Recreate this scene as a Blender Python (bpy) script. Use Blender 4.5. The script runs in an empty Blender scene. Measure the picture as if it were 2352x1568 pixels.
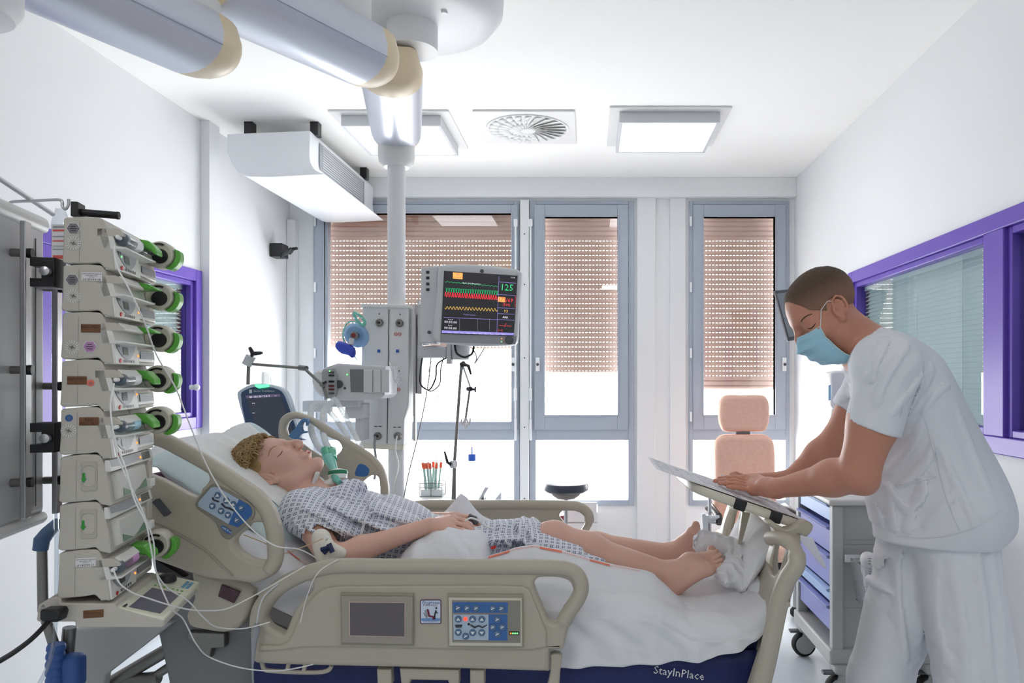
import bpy, math, random
import numpy as np
from mathutils import Vector, Matrix
R = math.radians
PI = math.pi
random.seed(7)
rng = np.random.default_rng(7)
C = bpy.context.scene.collection
SC = bpy.context.scene

# ---------------------------------------------------------------- camera, light, exposure
F = 1700.0; CX = 1355.0; CY = 870.0; CAMZ = 1.45        # focal length (px), vanishing point, eye height
cam = bpy.data.cameras.new('camera'); camo = bpy.data.objects.new('camera', cam); C.objects.link(camo)
camo.location = (0, 0, CAMZ); camo.rotation_euler = (R(90), 0, 0)
cam.sensor_width = 36; cam.lens = F / 2352 * 36; cam.clip_start = .05
cam.shift_x = (1176 - CX) / 2352; cam.shift_y = (CY - 784) / 2352
SC.camera = camo
SC.view_settings.view_transform = 'Standard'; SC.view_settings.look = 'None'
SC.view_settings.gamma = 1; SC.view_settings.use_curve_mapping = False
SC.view_settings.exposure = 0.16
SC.cycles.use_denoising = True; SC.cycles.max_bounces = 10; SC.cycles.diffuse_bounces = 7
SC.cycles.transparent_max_bounces = 16; SC.cycles.caustics_reflective = False; SC.cycles.caustics_refractive = False
SC.cycles.sample_clamp_indirect = 6
w = bpy.data.worlds.new('sky'); SC.world = w; w.use_nodes = True
WORLD = 15
w.node_tree.nodes['Background'].inputs[0].default_value = (.985, .985, 1, 1)
w.node_tree.nodes['Background'].inputs[1].default_value = WORLD
XL, XR, YB, YF, ZC = -2.41, 1.64, 5.94, -1.6, 3.05      # room
def area(name, loc, sx, sy, rot, power, col=(1, 1, 1), portal=False):
    l = bpy.data.lights.new(name, 'AREA'); l.shape = 'RECTANGLE'; l.size = sx; l.size_y = sy; l.energy = power; l.color = col
    o = bpy.data.objects.new(name, l); C.objects.link(o); o.location = loc; o.rotation_euler = rot
    if portal: l.cycles.is_portal = True
    return o
# sky portals just outside the three windows (they emit nothing)
area('window_portal', (-1.39, YB + .3, 1.6), 1.7, 2.5, (R(-90), 0, 0), 1, portal=True)
area('window_portal', (-.07, YB + .3, 1.6), .85, 2.5, (R(-90), 0, 0), 1, portal=True)
area('window_portal', (1.2, YB + .3, 1.6), .85, 2.5, (R(-90), 0, 0), 1, portal=True)

# two added fill lamps, unseen behind the camera, to brighten the near side
area('fill_light_behind', (-1.2, -.5, 2.98), .6, .6, (0, 0, 0), 9, (1, .98, .95)); area('fill_light_behind', (.5, -.5, 2.98), .6, .6, (0, 0, 0), 9, (1, .98, .95))

# ---------------------------------------------------------------- helpers
def P(px, py, Y): return Vector(((px - CX) / F * Y, Y, CAMZ - (py - CY) / F * Y))
def lin(c):
    r = []
    for x in c[:3]:
        x = x / 255
        r.append(x / 12.92 if x <= .04045 else ((x + .055) / 1.055) ** 2.4)
    return tuple(r) + (1,)
MATS = {}
def mat(name, col, rough=.5, metal=0, emit=0, noise=0, nscale=30, bump=0, bscale=200, spec=.5, alpha=1, coat=0, sss=0, ncol=None, aniso=None):
    if name in MATS: return MATS[name]
    m = bpy.data.materials.new(name); m.use_nodes = True; MATS[name] = m
    nt = m.node_tree; b = nt.nodes['Principled BSDF']; c = lin(col)
    b.inputs['Base Color'].default_value = c; b.inputs['Roughness'].default_value = rough
    b.inputs['Metallic'].default_value = metal; b.inputs['Specular IOR Level'].default_value = spec
    if coat: b.inputs['Coat Weight'].default_value = coat
    if emit:
        b.inputs['Emission Color'].default_value = c; b.inputs['Emission Strength'].default_value = emit
    if alpha < 1: b.inputs['Alpha'].default_value = alpha
    if sss:
        b.inputs['Subsurface Weight'].default_value = sss; b.inputs['Subsurface Scale'].default_value = .01
        b.inputs['Subsurface Radius'].default_value = (1, .35, .2)
    tc = nt.nodes.new('ShaderNodeTexCoord')
    if noise:
        n = nt.nodes.new('ShaderNodeTexNoise'); n.inputs['Scale'].default_value = nscale; n.inputs['Detail'].default_value = 4
        nt.links.new(tc.outputs['Object'], n.inputs['Vector'])
        mx = nt.nodes.new('ShaderNodeMix'); mx.data_type = 'RGBA'
        k = 1 - noise
        mx.inputs[6].default_value = lin(ncol) if ncol else (c[0] * k, c[1] * k, c[2] * k, 1)
        mx.inputs[7].default_value = c if ncol else tuple(min(1, x * (1 + noise * .6)) for x in c[:3]) + (1,)
        nt.links.new(n.outputs['Fac'], mx.inputs[0]); nt.links.new(mx.outputs[2], b.inputs['Base Color'])
    if bump:
        n = nt.nodes.new('ShaderNodeTexNoise'); n.inputs['Scale'].default_value = bscale; n.inputs['Detail'].default_value = 3
        if aniso:
            mp = nt.nodes.new('ShaderNodeMapping'); mp.inputs['Scale'].default_value = aniso
            nt.links.new(tc.outputs['Object'], mp.inputs['Vector']); nt.links.new(mp.outputs['Vector'], n.inputs['Vector'])
        else: nt.links.new(tc.outputs['Object'], n.inputs['Vector'])
        bp = nt.nodes.new('ShaderNodeBump'); bp.inputs['Strength'].default_value = bump; bp.inputs['Distance'].default_value = .01
        nt.links.new(n.outputs['Fac'], bp.inputs['Height']); nt.links.new(bp.outputs['Normal'], b.inputs['Normal'])
    return m
def glassmat(name, tint=(1, 1, 1), refl=.12, rough=0.0):
    if name in MATS: return MATS[name]
    m = bpy.data.materials.new(name); m.use_nodes = True; MATS[name] = m; nt = m.node_tree
    nt.nodes.remove(nt.nodes['Principled BSDF']); out = nt.nodes['Material Output']
    t = nt.nodes.new('ShaderNodeBsdfTransparent'); t.inputs[0].default_value = tint + (1,)
    g = nt.nodes.new('ShaderNodeBsdfGlossy'); g.inputs['Roughness'].default_value = rough
    lw = nt.nodes.new('ShaderNodeLayerWeight'); fr = nt.nodes.new('ShaderNodeMath'); fr.operation = 'POWER'; fr.inputs[1].default_value = 5
    nt.links.new(lw.outputs['Facing'], fr.inputs[0])
    ad = nt.nodes.new('ShaderNodeMath'); ad.operation = 'MULTIPLY_ADD'; ad.inputs[1].default_value = .9; ad.inputs[2].default_value = refl; ad.use_clamp = True
    mx = nt.nodes.new('ShaderNodeMixShader')
    nt.links.new(fr.outputs[0], ad.inputs[0]); nt.links.new(ad.outputs[0], mx.inputs[0])
    nt.links.new(t.outputs[0], mx.inputs[1]); nt.links.new(g.outputs[0], mx.inputs[2]); nt.links.new(mx.outputs[0], out.inputs['Surface'])
    return m

def spl(pts, n=6, closed=True):
    """Catmull-Rom; a point given with an extra True stays a sharp corner"""
    pts = [tuple(p) for p in pts]; k = len(pts); out = []
    dim = 2
    V = [np.array([float(x) for x in p[:3] if not isinstance(x, bool)]) for p in pts]
    S = [isinstance(p[-1], bool) for p in pts]
    rngk = range(k) if closed else range(k - 1)
    for i in rngk:
        p1 = V[i]; p2 = V[(i + 1) % k]
        p0 = V[i - 1] if (closed or i > 0) else p1
        p3 = V[(i + 2) % k] if (closed or i + 2 < k) else p2
        if S[i]: p0 = p1 - (p2 - p1)
        if S[(i + 1) % k]: p3 = p2 + (p2 - p1)
        if S[i] and S[(i + 1) % k]: out.append(p1); continue
        l0, l1, l2 = (float(np.linalg.norm(q)) + 1e-9 for q in (p1 - p0, p2 - p1, p3 - p2))
        m1 = ((p1 - p0) / l0 * l1 + (p2 - p1) / l1 * l0) / (l0 + l1) * min(l1, 1.6 * l0); m2 = ((p2 - p1) / l1 * l2 + (p3 - p2) / l2 * l1) / (l1 + l2) * min(l1, 1.6 * l2)
        for j in range(n):
            t = j / n
            out.append((2 * t ** 3 - 3 * t * t + 1) * p1 + (t ** 3 - 2 * t * t + t) * m1 + (3 * t * t - 2 * t ** 3) * p2 + (t ** 3 - t * t) * m2)
    if not closed: out.append(V[-1])
    return out
def zm(x0, y0, s): return lambda pts: [((x0 + p[0] / s), (y0 + p[1] / s)) + tuple(p[2:]) for p in pts]
def rrect(x0, y0, x1, y1, r, n=4):
    o = []
    for cx, cy, a in ((x1 - r, y1 - r, 0), (x0 + r, y1 - r, 90), (x0 + r, y0 + r, 180), (x1 - r, y0 + r, 270)):
        for j in range(n + 1):
            t = R(a + 90 * j / n); o.append((cx + r * math.cos(t), cy + r * math.sin(t)))
    return o
VIEW = Matrix(((1, 0, 0, 0), (0, 0, -1, 0), (0, 1, 0, 0), (0, 0, 0, 1)))     # local xy plane -> world xz plane, normal toward -Y

class MB:
    def __init__(s): s.v = []; s.f = []; s.m = []; s.M = Matrix.Identity(4); s.n = 0
    def add(s, vs, fs, mi=0):
        M = s.M
        vs = np.asarray([tuple(p) for p in vs], dtype=float).reshape(-1, 3) if not isinstance(vs, np.ndarray) else vs
        A = np.array(M)[:3, :3]; t = np.array(M)[:3, 3]
        s.v.append(vs @ A.T + t); b = s.n
        s.f.extend([tuple(i + b for i in f) for f in fs]); s.m.extend([mi] * len(fs)); s.n += len(vs)
        return s
    def box(s, c, d, mi=0, rot=None):
        x, y, z = d[0] / 2, d[1] / 2, d[2] / 2
        vs = [Vector((a * x, b * y, e * z)) for a in (-1, 1) for b in (-1, 1) for e in (-1, 1)]
        if rot is not None: vs = [rot @ v for v in vs]
        vs = [v + Vector(c) for v in vs]
        return s.add(vs, [(0, 1, 3, 2), (4, 6, 7, 5), (0, 4, 5, 1), (2, 3, 7, 6), (0, 2, 6, 4), (1, 5, 7, 3)], mi)
    def bx(s, x0, x1, y0, y1, z0, z1, mi=0): return s.box(((x0 + x1) / 2, (y0 + y1) / 2, (z0 + z1) / 2), (abs(x1 - x0), abs(y1 - y0), abs(z1 - z0)), mi)
    def tube(s, pts, r, n=10, mi=0, closed=False, caps=True, flat=1.0):
        pts = [Vector(tuple(p)) for p in pts]; k = len(pts)
        rs = r if isinstance(r, (list, tuple)) else [r] * k
        T = []
        for i in range(k):
            a = pts[i - 1] if (i > 0 or closed) else pts[0]; b = pts[(i + 1) % k] if (i < k - 1 or closed) else pts[-1]
            d = b - a; T.append(d.normalized() if d.length > 1e-9 else Vector((0, 0, 1)))
        N = T[0].orthogonal().normalized() if abs(T[0].z) > .95 else T[0].cross(Vector((0, 0, 1))).normalized()
        vs = []
        for i in range(k):
            N = (N - T[i] * N.dot(T[i])).normalized(); B = T[i].cross(N)
            for j in range(n):
                a = 2 * PI * j / n; vs.append(pts[i] + N * math.cos(a) * rs[i] + B * math.sin(a) * rs[i] * flat)
        fs = []
        for i in range(k if closed else k - 1):
            for j in range(n):
                a = i * n + j; b = i * n + (j + 1) % n; i2 = ((i + 1) % k) * n
                fs.append((a, b, i2 + (j + 1) % n, i2 + j))
        if caps and not closed: fs += [tuple(range(n))[::-1], tuple(range((k - 1) * n, k * n))]
        return s.add(vs, fs, mi)
    def cyl(s, a, b, r0, r1=None, n=20, mi=0): return s.tube([a, b], [r0, r0 if r1 is None else r1], n, mi)
    def lathe(s, prof, o=(0, 0, 0), ax=(0, 0, 1), n=24, mi=0, sy=1.0):
        ax = Vector(ax).normalized(); u = ax.orthogonal().normalized() if abs(ax.z) < .9 else Vector((1, 0, 0)); u = (u - ax * u.dot(ax)).normalized(); w_ = ax.cross(u)
        vs = []; o = Vector(o)
        for r, z in prof:
            for j in range(n):
                a = 2 * PI * j / n; vs.append(o + ax * z + u * (r * math.cos(a)) + w_ * (r * sy * math.sin(a)))
        fs = [(i * n + j, i * n + (j + 1) % n, (i + 1) * n + (j + 1) % n, (i + 1) * n + j) for i in range(len(prof) - 1) for j in range(n)]
        if tuple(prof[0]) != tuple(prof[-1]): fs += [tuple(range(n))[::-1], tuple(range((len(prof) - 1) * n, len(prof) * n))]
        return s.add(vs, fs, mi)
    def ball(s, c, r, n=16, mi=0, rot=None):
        r = (r, r, r) if not hasattr(r, '__len__') else r; vs = []; c = Vector(c)
        for i in range(n // 2 + 1):
            t = PI * i / (n // 2)
            for j in range(n):
                a = 2 * PI * j / n
                v = Vector((r[0] * math.sin(t) * math.cos(a), r[1] * math.sin(t) * math.sin(a), r[2] * math.cos(t)))
                vs.append(c + (rot @ v if rot is not None else v))
        fs = [(i * n + j, (i + 1) * n + j, (i + 1) * n + (j + 1) % n, i * n + (j + 1) % n) for i in range(n // 2) for j in range(n)]
        return s.add(vs, fs, mi)
    def prism(s, poly, vec, mi=0):
        k = len(poly); vec = Vector(vec); a = [Vector(tuple(p)) for p in poly]; b = [p + vec for p in a]
        return s.add(a + b, [tuple(range(k)), tuple(range(2 * k - 1, k - 1, -1))] + [(i, k + i, k + (i + 1) % k, (i + 1) % k) for i in range(k)], mi)
    def quad(s, a, b, c, d, mi=0): return s.add([a, b, c, d], [(0, 1, 2, 3)], mi)
    def grid(s, fn, nu, nv, mi=0, thick=0, nrm=None):
        vs = [Vector(tuple(fn(i / nu, j / nv))) for i in range(nu + 1) for j in range(nv + 1)]
        fs = [(i * (nv + 1) + j, (i + 1) * (nv + 1) + j, (i + 1) * (nv + 1) + j + 1, i * (nv + 1) + j + 1) for i in range(nu) for j in range(nv)]
        return s.add(vs, fs, mi)
    def plate(s, outlines, th, bev=0, M=VIEW, mi=0, res=2):
        """2-D outlines (first outer, rest holes) in local xy -> rounded slab of thickness th centred on the plane"""
        cu = bpy.data.curves.new('tmp', 'CURVE'); cu.dimensions = '2D'; cu.fill_mode = 'BOTH'
        for o in outlines:
            sp = cu.splines.new('POLY'); sp.points.add(len(o) - 1)
            for i, p in enumerate(o): sp.points[i].co = (p[0], p[1], 0, 1)
            sp.use_cyclic_u = True
        cu.extrude = max(th / 2 - bev, 0); cu.bevel_depth = bev; cu.bevel_resolution = res; cu.offset = -bev
        ob = bpy.data.objects.new('tmp', cu); C.objects.link(ob)
        dg = bpy.context.evaluated_depsgraph_get(); me = bpy.data.meshes.new_from_object(ob.evaluated_get(dg))
        vs = np.array([v.co[:] for v in me.vertices]); fs = [tuple(p.vertices) for p in me.polygons]
        bpy.data.objects.remove(ob); bpy.data.curves.remove(cu); bpy.data.meshes.remove(me)
        if len(vs):
            A = np.array(M); vs = vs @ A[:3, :3].T + A[:3, 3]; s.add(vs, fs, mi)
        return s
    def pplate(s, pix, Y, th, bev=0, mi=0, res=2):
        """outlines given as photo pixels at depth Y"""
        M = Matrix.Translation((0, Y, 0)) @ VIEW
        return s.plate([[(P(p[0], p[1], Y).x, P(p[0], p[1], Y).z) for p in o] for o in pix], th, bev, M, mi, res)
    def text(s, body, size, o, xd=(1, 0, 0), yd=(0, 0, 1), mi=0, align='LEFT', fn=None, space=1.0, shear=0):
        cu = bpy.data.curves.new('tmp', 'FONT'); cu.body = body; cu.size = size; cu.align_x = align; cu.resolution_u = 1; cu.space_character = space; cu.shear = shear
        ob = bpy.data.objects.new('tmp', cu); C.objects.link(ob)
        dg = bpy.context.evaluated_depsgraph_get(); me = bpy.data.meshes.new_from_object(ob.evaluated_get(dg))
        vs = [v.co.copy() for v in me.vertices]; fs = [tuple(p.vertices) for p in me.polygons]
        bpy.data.objects.remove(ob); bpy.data.curves.remove(cu); bpy.data.meshes.remove(me)
        o = Vector(tuple(o)); xd = Vector(xd); yd = Vector(yd)
        if fn: vs = [fn(v.x, v.y) for v in vs]
        else: vs = [o + xd * v.x + yd * v.y for v in vs]
        if vs: s.add(vs, fs, mi)
        return s
    def build(s, name, mats, parent=None, bevel=0, ang=38, seg=2, sub=0, local=False, solid=0):
        me = bpy.data.meshes.new(name)
        V = np.concatenate(s.v) if s.v else np.zeros((0, 3))
        if parent is not None and not local:
            A = np.array(WM[parent.name].inverted()); V = V @ A[:3, :3].T + A[:3, 3]
        me.from_pydata([tuple(x) for x in V], [], s.f)
        mats = mats if isinstance(mats, (list, tuple)) else [mats]
        for m in mats: me.materials.append(m)
        me.polygons.foreach_set('material_index', s.m); me.polygons.foreach_set('use_smooth', [True] * len(s.f))
        me.validate(); me.update()
        me.set_sharp_from_angle(angle=R(ang))
        o = bpy.data.objects.new(name, me); C.objects.link(o)
        if parent is not None: o.parent = parent; WM[o.name] = WM[parent.name]
        else: WM[o.name] = Matrix.Identity(4)
        if solid: md = o.modifiers.new('solid', 'SOLIDIFY'); md.thickness = solid; md.offset = 0
        if bevel:
            md = o.modifiers.new('bevel', 'BEVEL'); md.width = bevel; md.segments = seg; md.limit_method = 'ANGLE'; md.angle_limit = R(40)
        if sub: md = o.modifiers.new('sub', 'SUBSURF'); md.levels = sub; md.render_levels = sub
        return o
WM = {}
def tag(o, label, cat, group=None):
    o['label'] = label; o['category'] = cat
    if group: o['group'] = group
    return o
def thing(name, label, cat, loc=(0, 0, 0), rz=0, group=None):
    o = bpy.data.objects.new(name, None); C.objects.link(o); o.location = tuple(loc); o.rotation_euler = (0, 0, rz); o.empty_display_size = .05
    WM[o.name] = Matrix.Translation(Vector(tuple(loc))) @ Matrix.Rotation(rz, 4, 'Z')
    return tag(o, label, cat, group)
def struct(name, mb, mats, **k):
    p = k.get('parent'); o = mb.build(name, mats, **k)
    if p is None: o['kind'] = 'structure'
    return o
def dup(root, loc, label=None, group=None, rz=None):
    def cp(o, par):
        c = o.copy(); C.objects.link(c); c.parent = par
        for ch in [x for x in KIDS(o)]: cp(ch, c)
        return c
    r = cp(root, None); r.location = tuple(loc)
    if rz is not None: r.rotation_euler = (0, 0, rz)
    WM[r.name] = Matrix.Translation(Vector(tuple(loc))) @ Matrix.Rotation(r.rotation_euler[2], 4, 'Z')
    if label: r['label'] = label
    if group: r['group'] = group
    return r
def KIDS(o): return [x for x in list(C.objects) if x.parent == o]

# ---------------------------------------------------------------- implicit surfaces for bodies and cloth
class Field:
    def __init__(s, lo, hi, h):
        s.lo = np.array(lo, float); s.h = h; s.n = np.ceil((np.array(hi) - s.lo) / h).astype(int) + 1
        s.f = np.full(s.n, 1.0, np.float32)
    def _reg(s, lo, hi):
        a = np.maximum(np.floor((np.array(lo) - s.lo) / s.h).astype(int), 0); b = np.minimum(np.ceil((np.array(hi) - s.lo) / s.h).astype(int) + 1, s.n)
        if (b <= a).any(): return None
        ax = [(s.lo[i] + s.h * np.arange(a[i], b[i])).astype(np.float32) for i in range(3)]
        return (slice(a[0], b[0]), slice(a[1], b[1]), slice(a[2], b[2])), np.meshgrid(*ax, indexing='ij', sparse=True)
    def _put(s, sl, d, k, op):
        g = s.f[sl]
        if op == 'sub':
            d = -d
            if k > 0: h = np.clip(.5 + .5 * (d - g) / k, 0, 1); s.f[sl] = g + (d - g) * h + k * h * (1 - h)
            else: s.f[sl] = np.maximum(g, d)
        elif k > 0:
            h = np.clip(.5 + .5 * (g - d) / k, 0, 1); s.f[sl] = g + (d - g) * h - k * h * (1 - h)
        else: s.f[sl] = np.minimum(g, d)
    def rc(s, a, b, ra, rb=None, k=.02, op='add', sq=None):
        """round cone; sq = (axis vector, factor) flattens it along that axis"""
        a = np.array(tuple(a), float); b = np.array(tuple(b), float); rb = ra if rb is None else rb
        m = max(ra, rb) * (1.5 if sq else 1) + k + 3 * s.h
        q = s._reg(np.minimum(a, b) - m, np.maximum(a, b) + m)
        if q is None: return s
        sl, (x, y, z) = q; d = b - a; L = max(float(d @ d), 1e-9)
        t = np.clip(((x - a[0]) * d[0] + (y - a[1]) * d[1] + (z - a[2]) * d[2]) / L, 0, 1)
        ex = x - a[0] - t * d[0]; ey = y - a[1] - t * d[1]; ez = z - a[2] - t * d[2]
        if sq:
            n = np.array(tuple(sq[0]), float); n /= np.linalg.norm(n); c = ex * n[0] + ey * n[1] + ez * n[2]
            g = (1 / sq[1] - 1) * c; ex = ex + g * n[0]; ey = ey + g * n[1]; ez = ez + g * n[2]
        r = ra + (rb - ra) * t
        dd = np.sqrt(ex * ex + ey * ey + ez * ez) - r
        if sq: dd = dd * min(1, sq[1] * 1.2)
        s._put(sl, dd.astype(np.float32), k, op); return s
    def chain(s, pts, rs, k=.02, sq=None):
        for i in range(len(pts) - 1): s.rc(pts[i], pts[i + 1], rs[i], rs[i + 1], k, sq=sq)
        return s
    def ell(s, c, r, rot=None, k=.02, op='add'):
        c = np.array(tuple(c), float); r = np.array(r, float); m = r.max() + k + 3 * s.h
        q = s._reg(c - m, c + m)
        if q is None: return s
        sl, (x, y, z) = q; x = x - c[0]; y = y - c[1]; z = z - c[2]
        if rot is not None:
            A = np.array(rot)[:3, :3]; x, y, z = (A[0, 0] * x + A[1, 0] * y + A[2, 0] * z, A[0, 1] * x + A[1, 1] * y + A[2, 1] * z, A[0, 2] * x + A[1, 2] * y + A[2, 2] * z)
        k0 = np.sqrt((x / r[0]) ** 2 + (y / r[1]) ** 2 + (z / r[2]) ** 2); k1 = np.sqrt((x / r[0] ** 2) ** 2 + (y / r[1] ** 2) ** 2 + (z / r[2] ** 2) ** 2) + 1e-6
        s._put(sl, (k0 * (k0 - 1) / k1).astype(np.float32), k, op); return s
    def cut(s, p, n, k=0):
        """keep only the side the normal points away from"""
        n = np.array(tuple(n), float); n /= np.linalg.norm(n); p = np.array(tuple(p), float)
        sl, (x, y, z) = s._reg(s.lo - 1, s.lo + s.h * s.n + 1)
        d = ((x - p[0]) * n[0] + (y - p[1]) * n[1] + (z - p[2]) * n[2]).astype(np.float32)
        s.f = np.maximum(s.f, d); return s
    def warp(s, fn):
        sl, (x, y, z) = s._reg(s.lo - 1, s.lo + s.h * s.n + 1)
        s.f = s.f + fn(x, y, z).astype(np.float32); return s
    def mesh(s):
        f = s.f; f = np.pad(f, 1, constant_values=1.0); lo = s.lo - s.h; ins = f < 0
        nx, ny, nz = f.shape
        cnt = np.zeros((nx - 1, ny - 1, nz - 1), np.uint8)
        for i in (0, 1):
            for j in (0, 1):
                for k in (0, 1): cnt += ins[i:nx - 1 + i, j:ny - 1 + j, k:nz - 1 + k]
        act = (cnt > 0) & (cnt < 8); idx = np.full(act.shape, -1, np.int64); cells = np.argwhere(act); idx[act] = np.arange(len(cells))
        acc = np.zeros((len(cells), 3)); num = np.zeros(len(cells)); ci = cells
        cor = [(i, j, k) for i in (0, 1) for j in (0, 1) for k in (0, 1)]
        for a in cor:
            for ax in range(3):
                if a[ax]: continue
                b = list(a); b[ax] = 1
                fa = f[ci[:, 0] + a[0], ci[:, 1] + a[1], ci[:, 2] + a[2]]; fb = f[ci[:, 0] + b[0], ci[:, 1] + b[1], ci[:, 2] + b[2]]
                mk = (fa < 0) != (fb < 0); t = np.where(mk, fa / np.where(mk, fa - fb, 1), 0)
                p = np.array(a, float)[None, :].repeat(len(ci), 0); p[:, ax] += t
                acc += p * mk[:, None]; num += mk
        V = (cells + acc / num[:, None]) * s.h + lo
        faces = []
        for ax in range(3):
            o1, o2 = [(1, 2), (2, 0), (0, 1)][ax]
            sa = [slice(None)] * 3; sb = [slice(None)] * 3; sa[ax] = slice(0, -1); sb[ax] = slice(1, None)
            A = ins[tuple(sa)]; B = ins[tuple(sb)]; e = np.argwhere(A != B)
            e = e[(e[:, o1] > 0) & (e[:, o2] > 0) & (e[:, o1] < f.shape[o1] - 1) & (e[:, o2] < f.shape[o2] - 1)]
            d1 = np.zeros(3, int); d1[o1] = 1; d2 = np.zeros(3, int); d2[o2] = 1
            q = [e - d1 - d2, e - d2, e, e - d1]
            Q = np.stack([idx[c[:, 0], c[:, 1], c[:, 2]] for c in q], 1); fl = A[e[:, 0], e[:, 1], e[:, 2]]
            Q[~fl] = Q[~fl][:, ::-1]; faces.append(Q)
        Fq = np.concatenate(faces); Fq = Fq[(Fq >= 0).all(1)]
        return V, [tuple(int(i) for i in r) for r in Fq]
    def build(s, name, mats, parent=None, mfn=None, smooth=2):
        V, Fq = s.mesh()
        if smooth and len(Fq):
            Fa = np.array(Fq)
            for _ in range(smooth):
                acc = np.zeros_like(V); cn = np.zeros(len(V))
                for i in range(4):
                    for j in (1, 3):
                        np.add.at(acc, Fa[:, i], V[Fa[:, (i + j) % 4]]); np.add.at(cn, Fa[:, i], 1)
                V = V * .5 + .5 * acc / np.maximum(cn, 1)[:, None]
        b = MB(); b.add(V, Fq)
        if mfn is not None:
            c = V[np.array(Fq)].mean(1); b.m = [int(x) for x in mfn(c)]
        return b.build(name, mats, parent, ang=80)
    def merge(s, o, k):
        h = np.clip(.5 + .5 * (s.f - o.f) / k, 0, 1); s.f = s.f + (o.f - s.f) * h - k * h * (1 - h); return s
def folds(lines, Y, amp=.007, wd=.011):
    """cloth folds: long soft ridges (amp > 0) and creases along photo-pixel polylines"""
    segs = []
    for L in lines:
        a_ = L[-1] if not isinstance(L[-1], tuple) else 1.0; pts = [p for p in L if isinstance(p, tuple)]
        q = [P(x, y, Y) for x, y in spl(pts, 4, False)]
        n = len(q) - 1
        for i in range(n): segs.append((q[i], q[i + 1], a_ , i, n))
    def fn(x, y, z):
        o = 0
        for a, b, a_, i, n in segs:
            dx, dz = b.x - a.x, b.z - a.z; l2 = dx * dx + dz * dz
            t = np.clip(((x - a.x) * dx + (z - a.z) * dz) / l2, 0, 1); ex = x - a.x - t * dx; ez = z - a.z - t * dz
            d = np.sqrt(ex * ex + ez * ez); fade = np.sin(np.pi * np.clip((i + t + .15) / (n + .3), 0, 1)) ** .6
            g = a_ * fade * (np.exp(-(d / wd) ** 2) - .45 * np.exp(-((d - 2.1 * wd) / wd) ** 2)); o = np.where(np.abs(g) > np.abs(o), g, o) if not isinstance(o, int) else g
        return -amp * o
    return fn
def waves(seed, n=10, fmin=8, fmax=40, stretch=(1, 1, 1)):
    r = np.random.default_rng(seed); K = r.normal(size=(n, 3)); K /= np.linalg.norm(K, axis=1)[:, None]
    fr = np.geomspace(fmin, fmax, n); ph = r.uniform(0, 6.28, n); K = K * fr[:, None] * np.array(stretch); A = (fmin / fr) ** .8
    def fn(x, y, z):
        o = 0
        for i in range(n): o = o + A[i] * np.sin(K[i, 0] * x + K[i, 1] * y + K[i, 2] * z + ph[i] + 1.5 * np.sin(K[(i + 3) % n, 0] * x * .7 + K[(i + 3) % n, 1] * y * .7 + K[(i + 3) % n, 2] * z * .7))
        return o / A.sum()
    return fn

# ---------------------------------------------------------------- materials used all over
M_wall = mat('painted_wall', (236, 237, 238), .75, noise=.02, nscale=3, bump=.05, bscale=300)
M_white = mat('white_plastic', (232, 232, 230), .35)
M_wpaint = mat('white_paint', (228, 229, 230), .45)
M_cream = mat('cream_plastic', (232, 214, 180), .4)
M_beige = mat('beige_plastic', (180, 173, 158), .42, noise=.03, nscale=6, bump=.03, bscale=900)
M_beige2 = mat('pale_beige_plastic', (206, 201, 186), .4)
M_pump = mat('pump_casing_plastic', (190, 185, 175), .45, bump=.03, bscale=900)
M_pumpl = mat('pump_light_plastic', (222, 222, 216), .35)
M_grey = mat('grey_plastic', (150, 153, 158), .4)
M_lgrey = mat('light_grey_plastic', (205, 207, 210), .4)
M_dgrey = mat('dark_grey_plastic', (78, 80, 86), .4)
M_black = mat('black_plastic', (22, 22, 25), .4)
M_rubber = mat('black_rubber', (28, 28, 30), .7)
M_steel = mat('brushed_steel', (190, 190, 192), .28, metal=1)
M_dsteel = mat('dull_steel', (135, 133, 130), .4, metal=.9)
M_alu = mat('silver_aluminium', (212, 215, 226), .33, metal=.55, noise=.04, nscale=5)
M_purple = mat('purple_lacquer', (104, 78, 182), .35)
M_green = mat('green_plastic', (92, 172, 62), .35)
M_blue = mat('blue_plastic', (52, 96, 160), .4)
M_navy = mat('navy_fabric', (24, 34, 92), .8)
M_label = mat('white_label', (222, 220, 222), .5)
M_ink = mat('dark_ink', (45, 48, 56), .6)
M_red = mat('red_ink', (196, 48, 44), .5)
M_clear = glassmat('clear_plastic', (.93, .95, .96), .12, .08)
M_glass = glassmat('window_glass', (.96, .97, .97), .07)
M_bed = mat('white_bed_linen', (226, 227, 232), .85, bump=.15, bscale=60)
M_wirew = mat('white_tubing', (228, 228, 226), .35)
M_led_g = mat('green_led', (110, 255, 120), .4, emit=2)
M_led_o = mat('orange_led', (255, 130, 50), .4, emit=2)
# ================================================================ THE ROOM
M_floor = mat('pale_vinyl_floor', (212, 219, 225), .28, noise=.04, nscale=60)
M_ceil = mat('ceiling_paint', (250, 249, 245), .8, noise=.015, nscale=4)
M_frame = mat('grey_window_frame', (168, 176, 188), .4)
M_shut = mat('beige_roller_shutter', (206, 176, 158), .55)
def translucent(m, f):
    nt = m.node_tree; b = nt.nodes['Principled BSDF']; o = nt.nodes['Material Output']; t = nt.nodes.new('ShaderNodeBsdfTranslucent'); t.inputs[0].default_value = b.inputs['Base Color'].default_value
    x = nt.nodes.new('ShaderNodeMixShader'); x.inputs[0].default_value = f; nt.links.new(b.outputs[0], x.inputs[1]); nt.links.new(t.outputs[0], x.inputs[2]); nt.links.new(x.outputs[0], o.inputs['Surface'])
translucent(M_shut, .11)
M_blind = mat('pale_venetian_slats', (206, 214, 214), .45)
M_brown = mat('brown_spacer', (98, 62, 58), .6)
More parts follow.
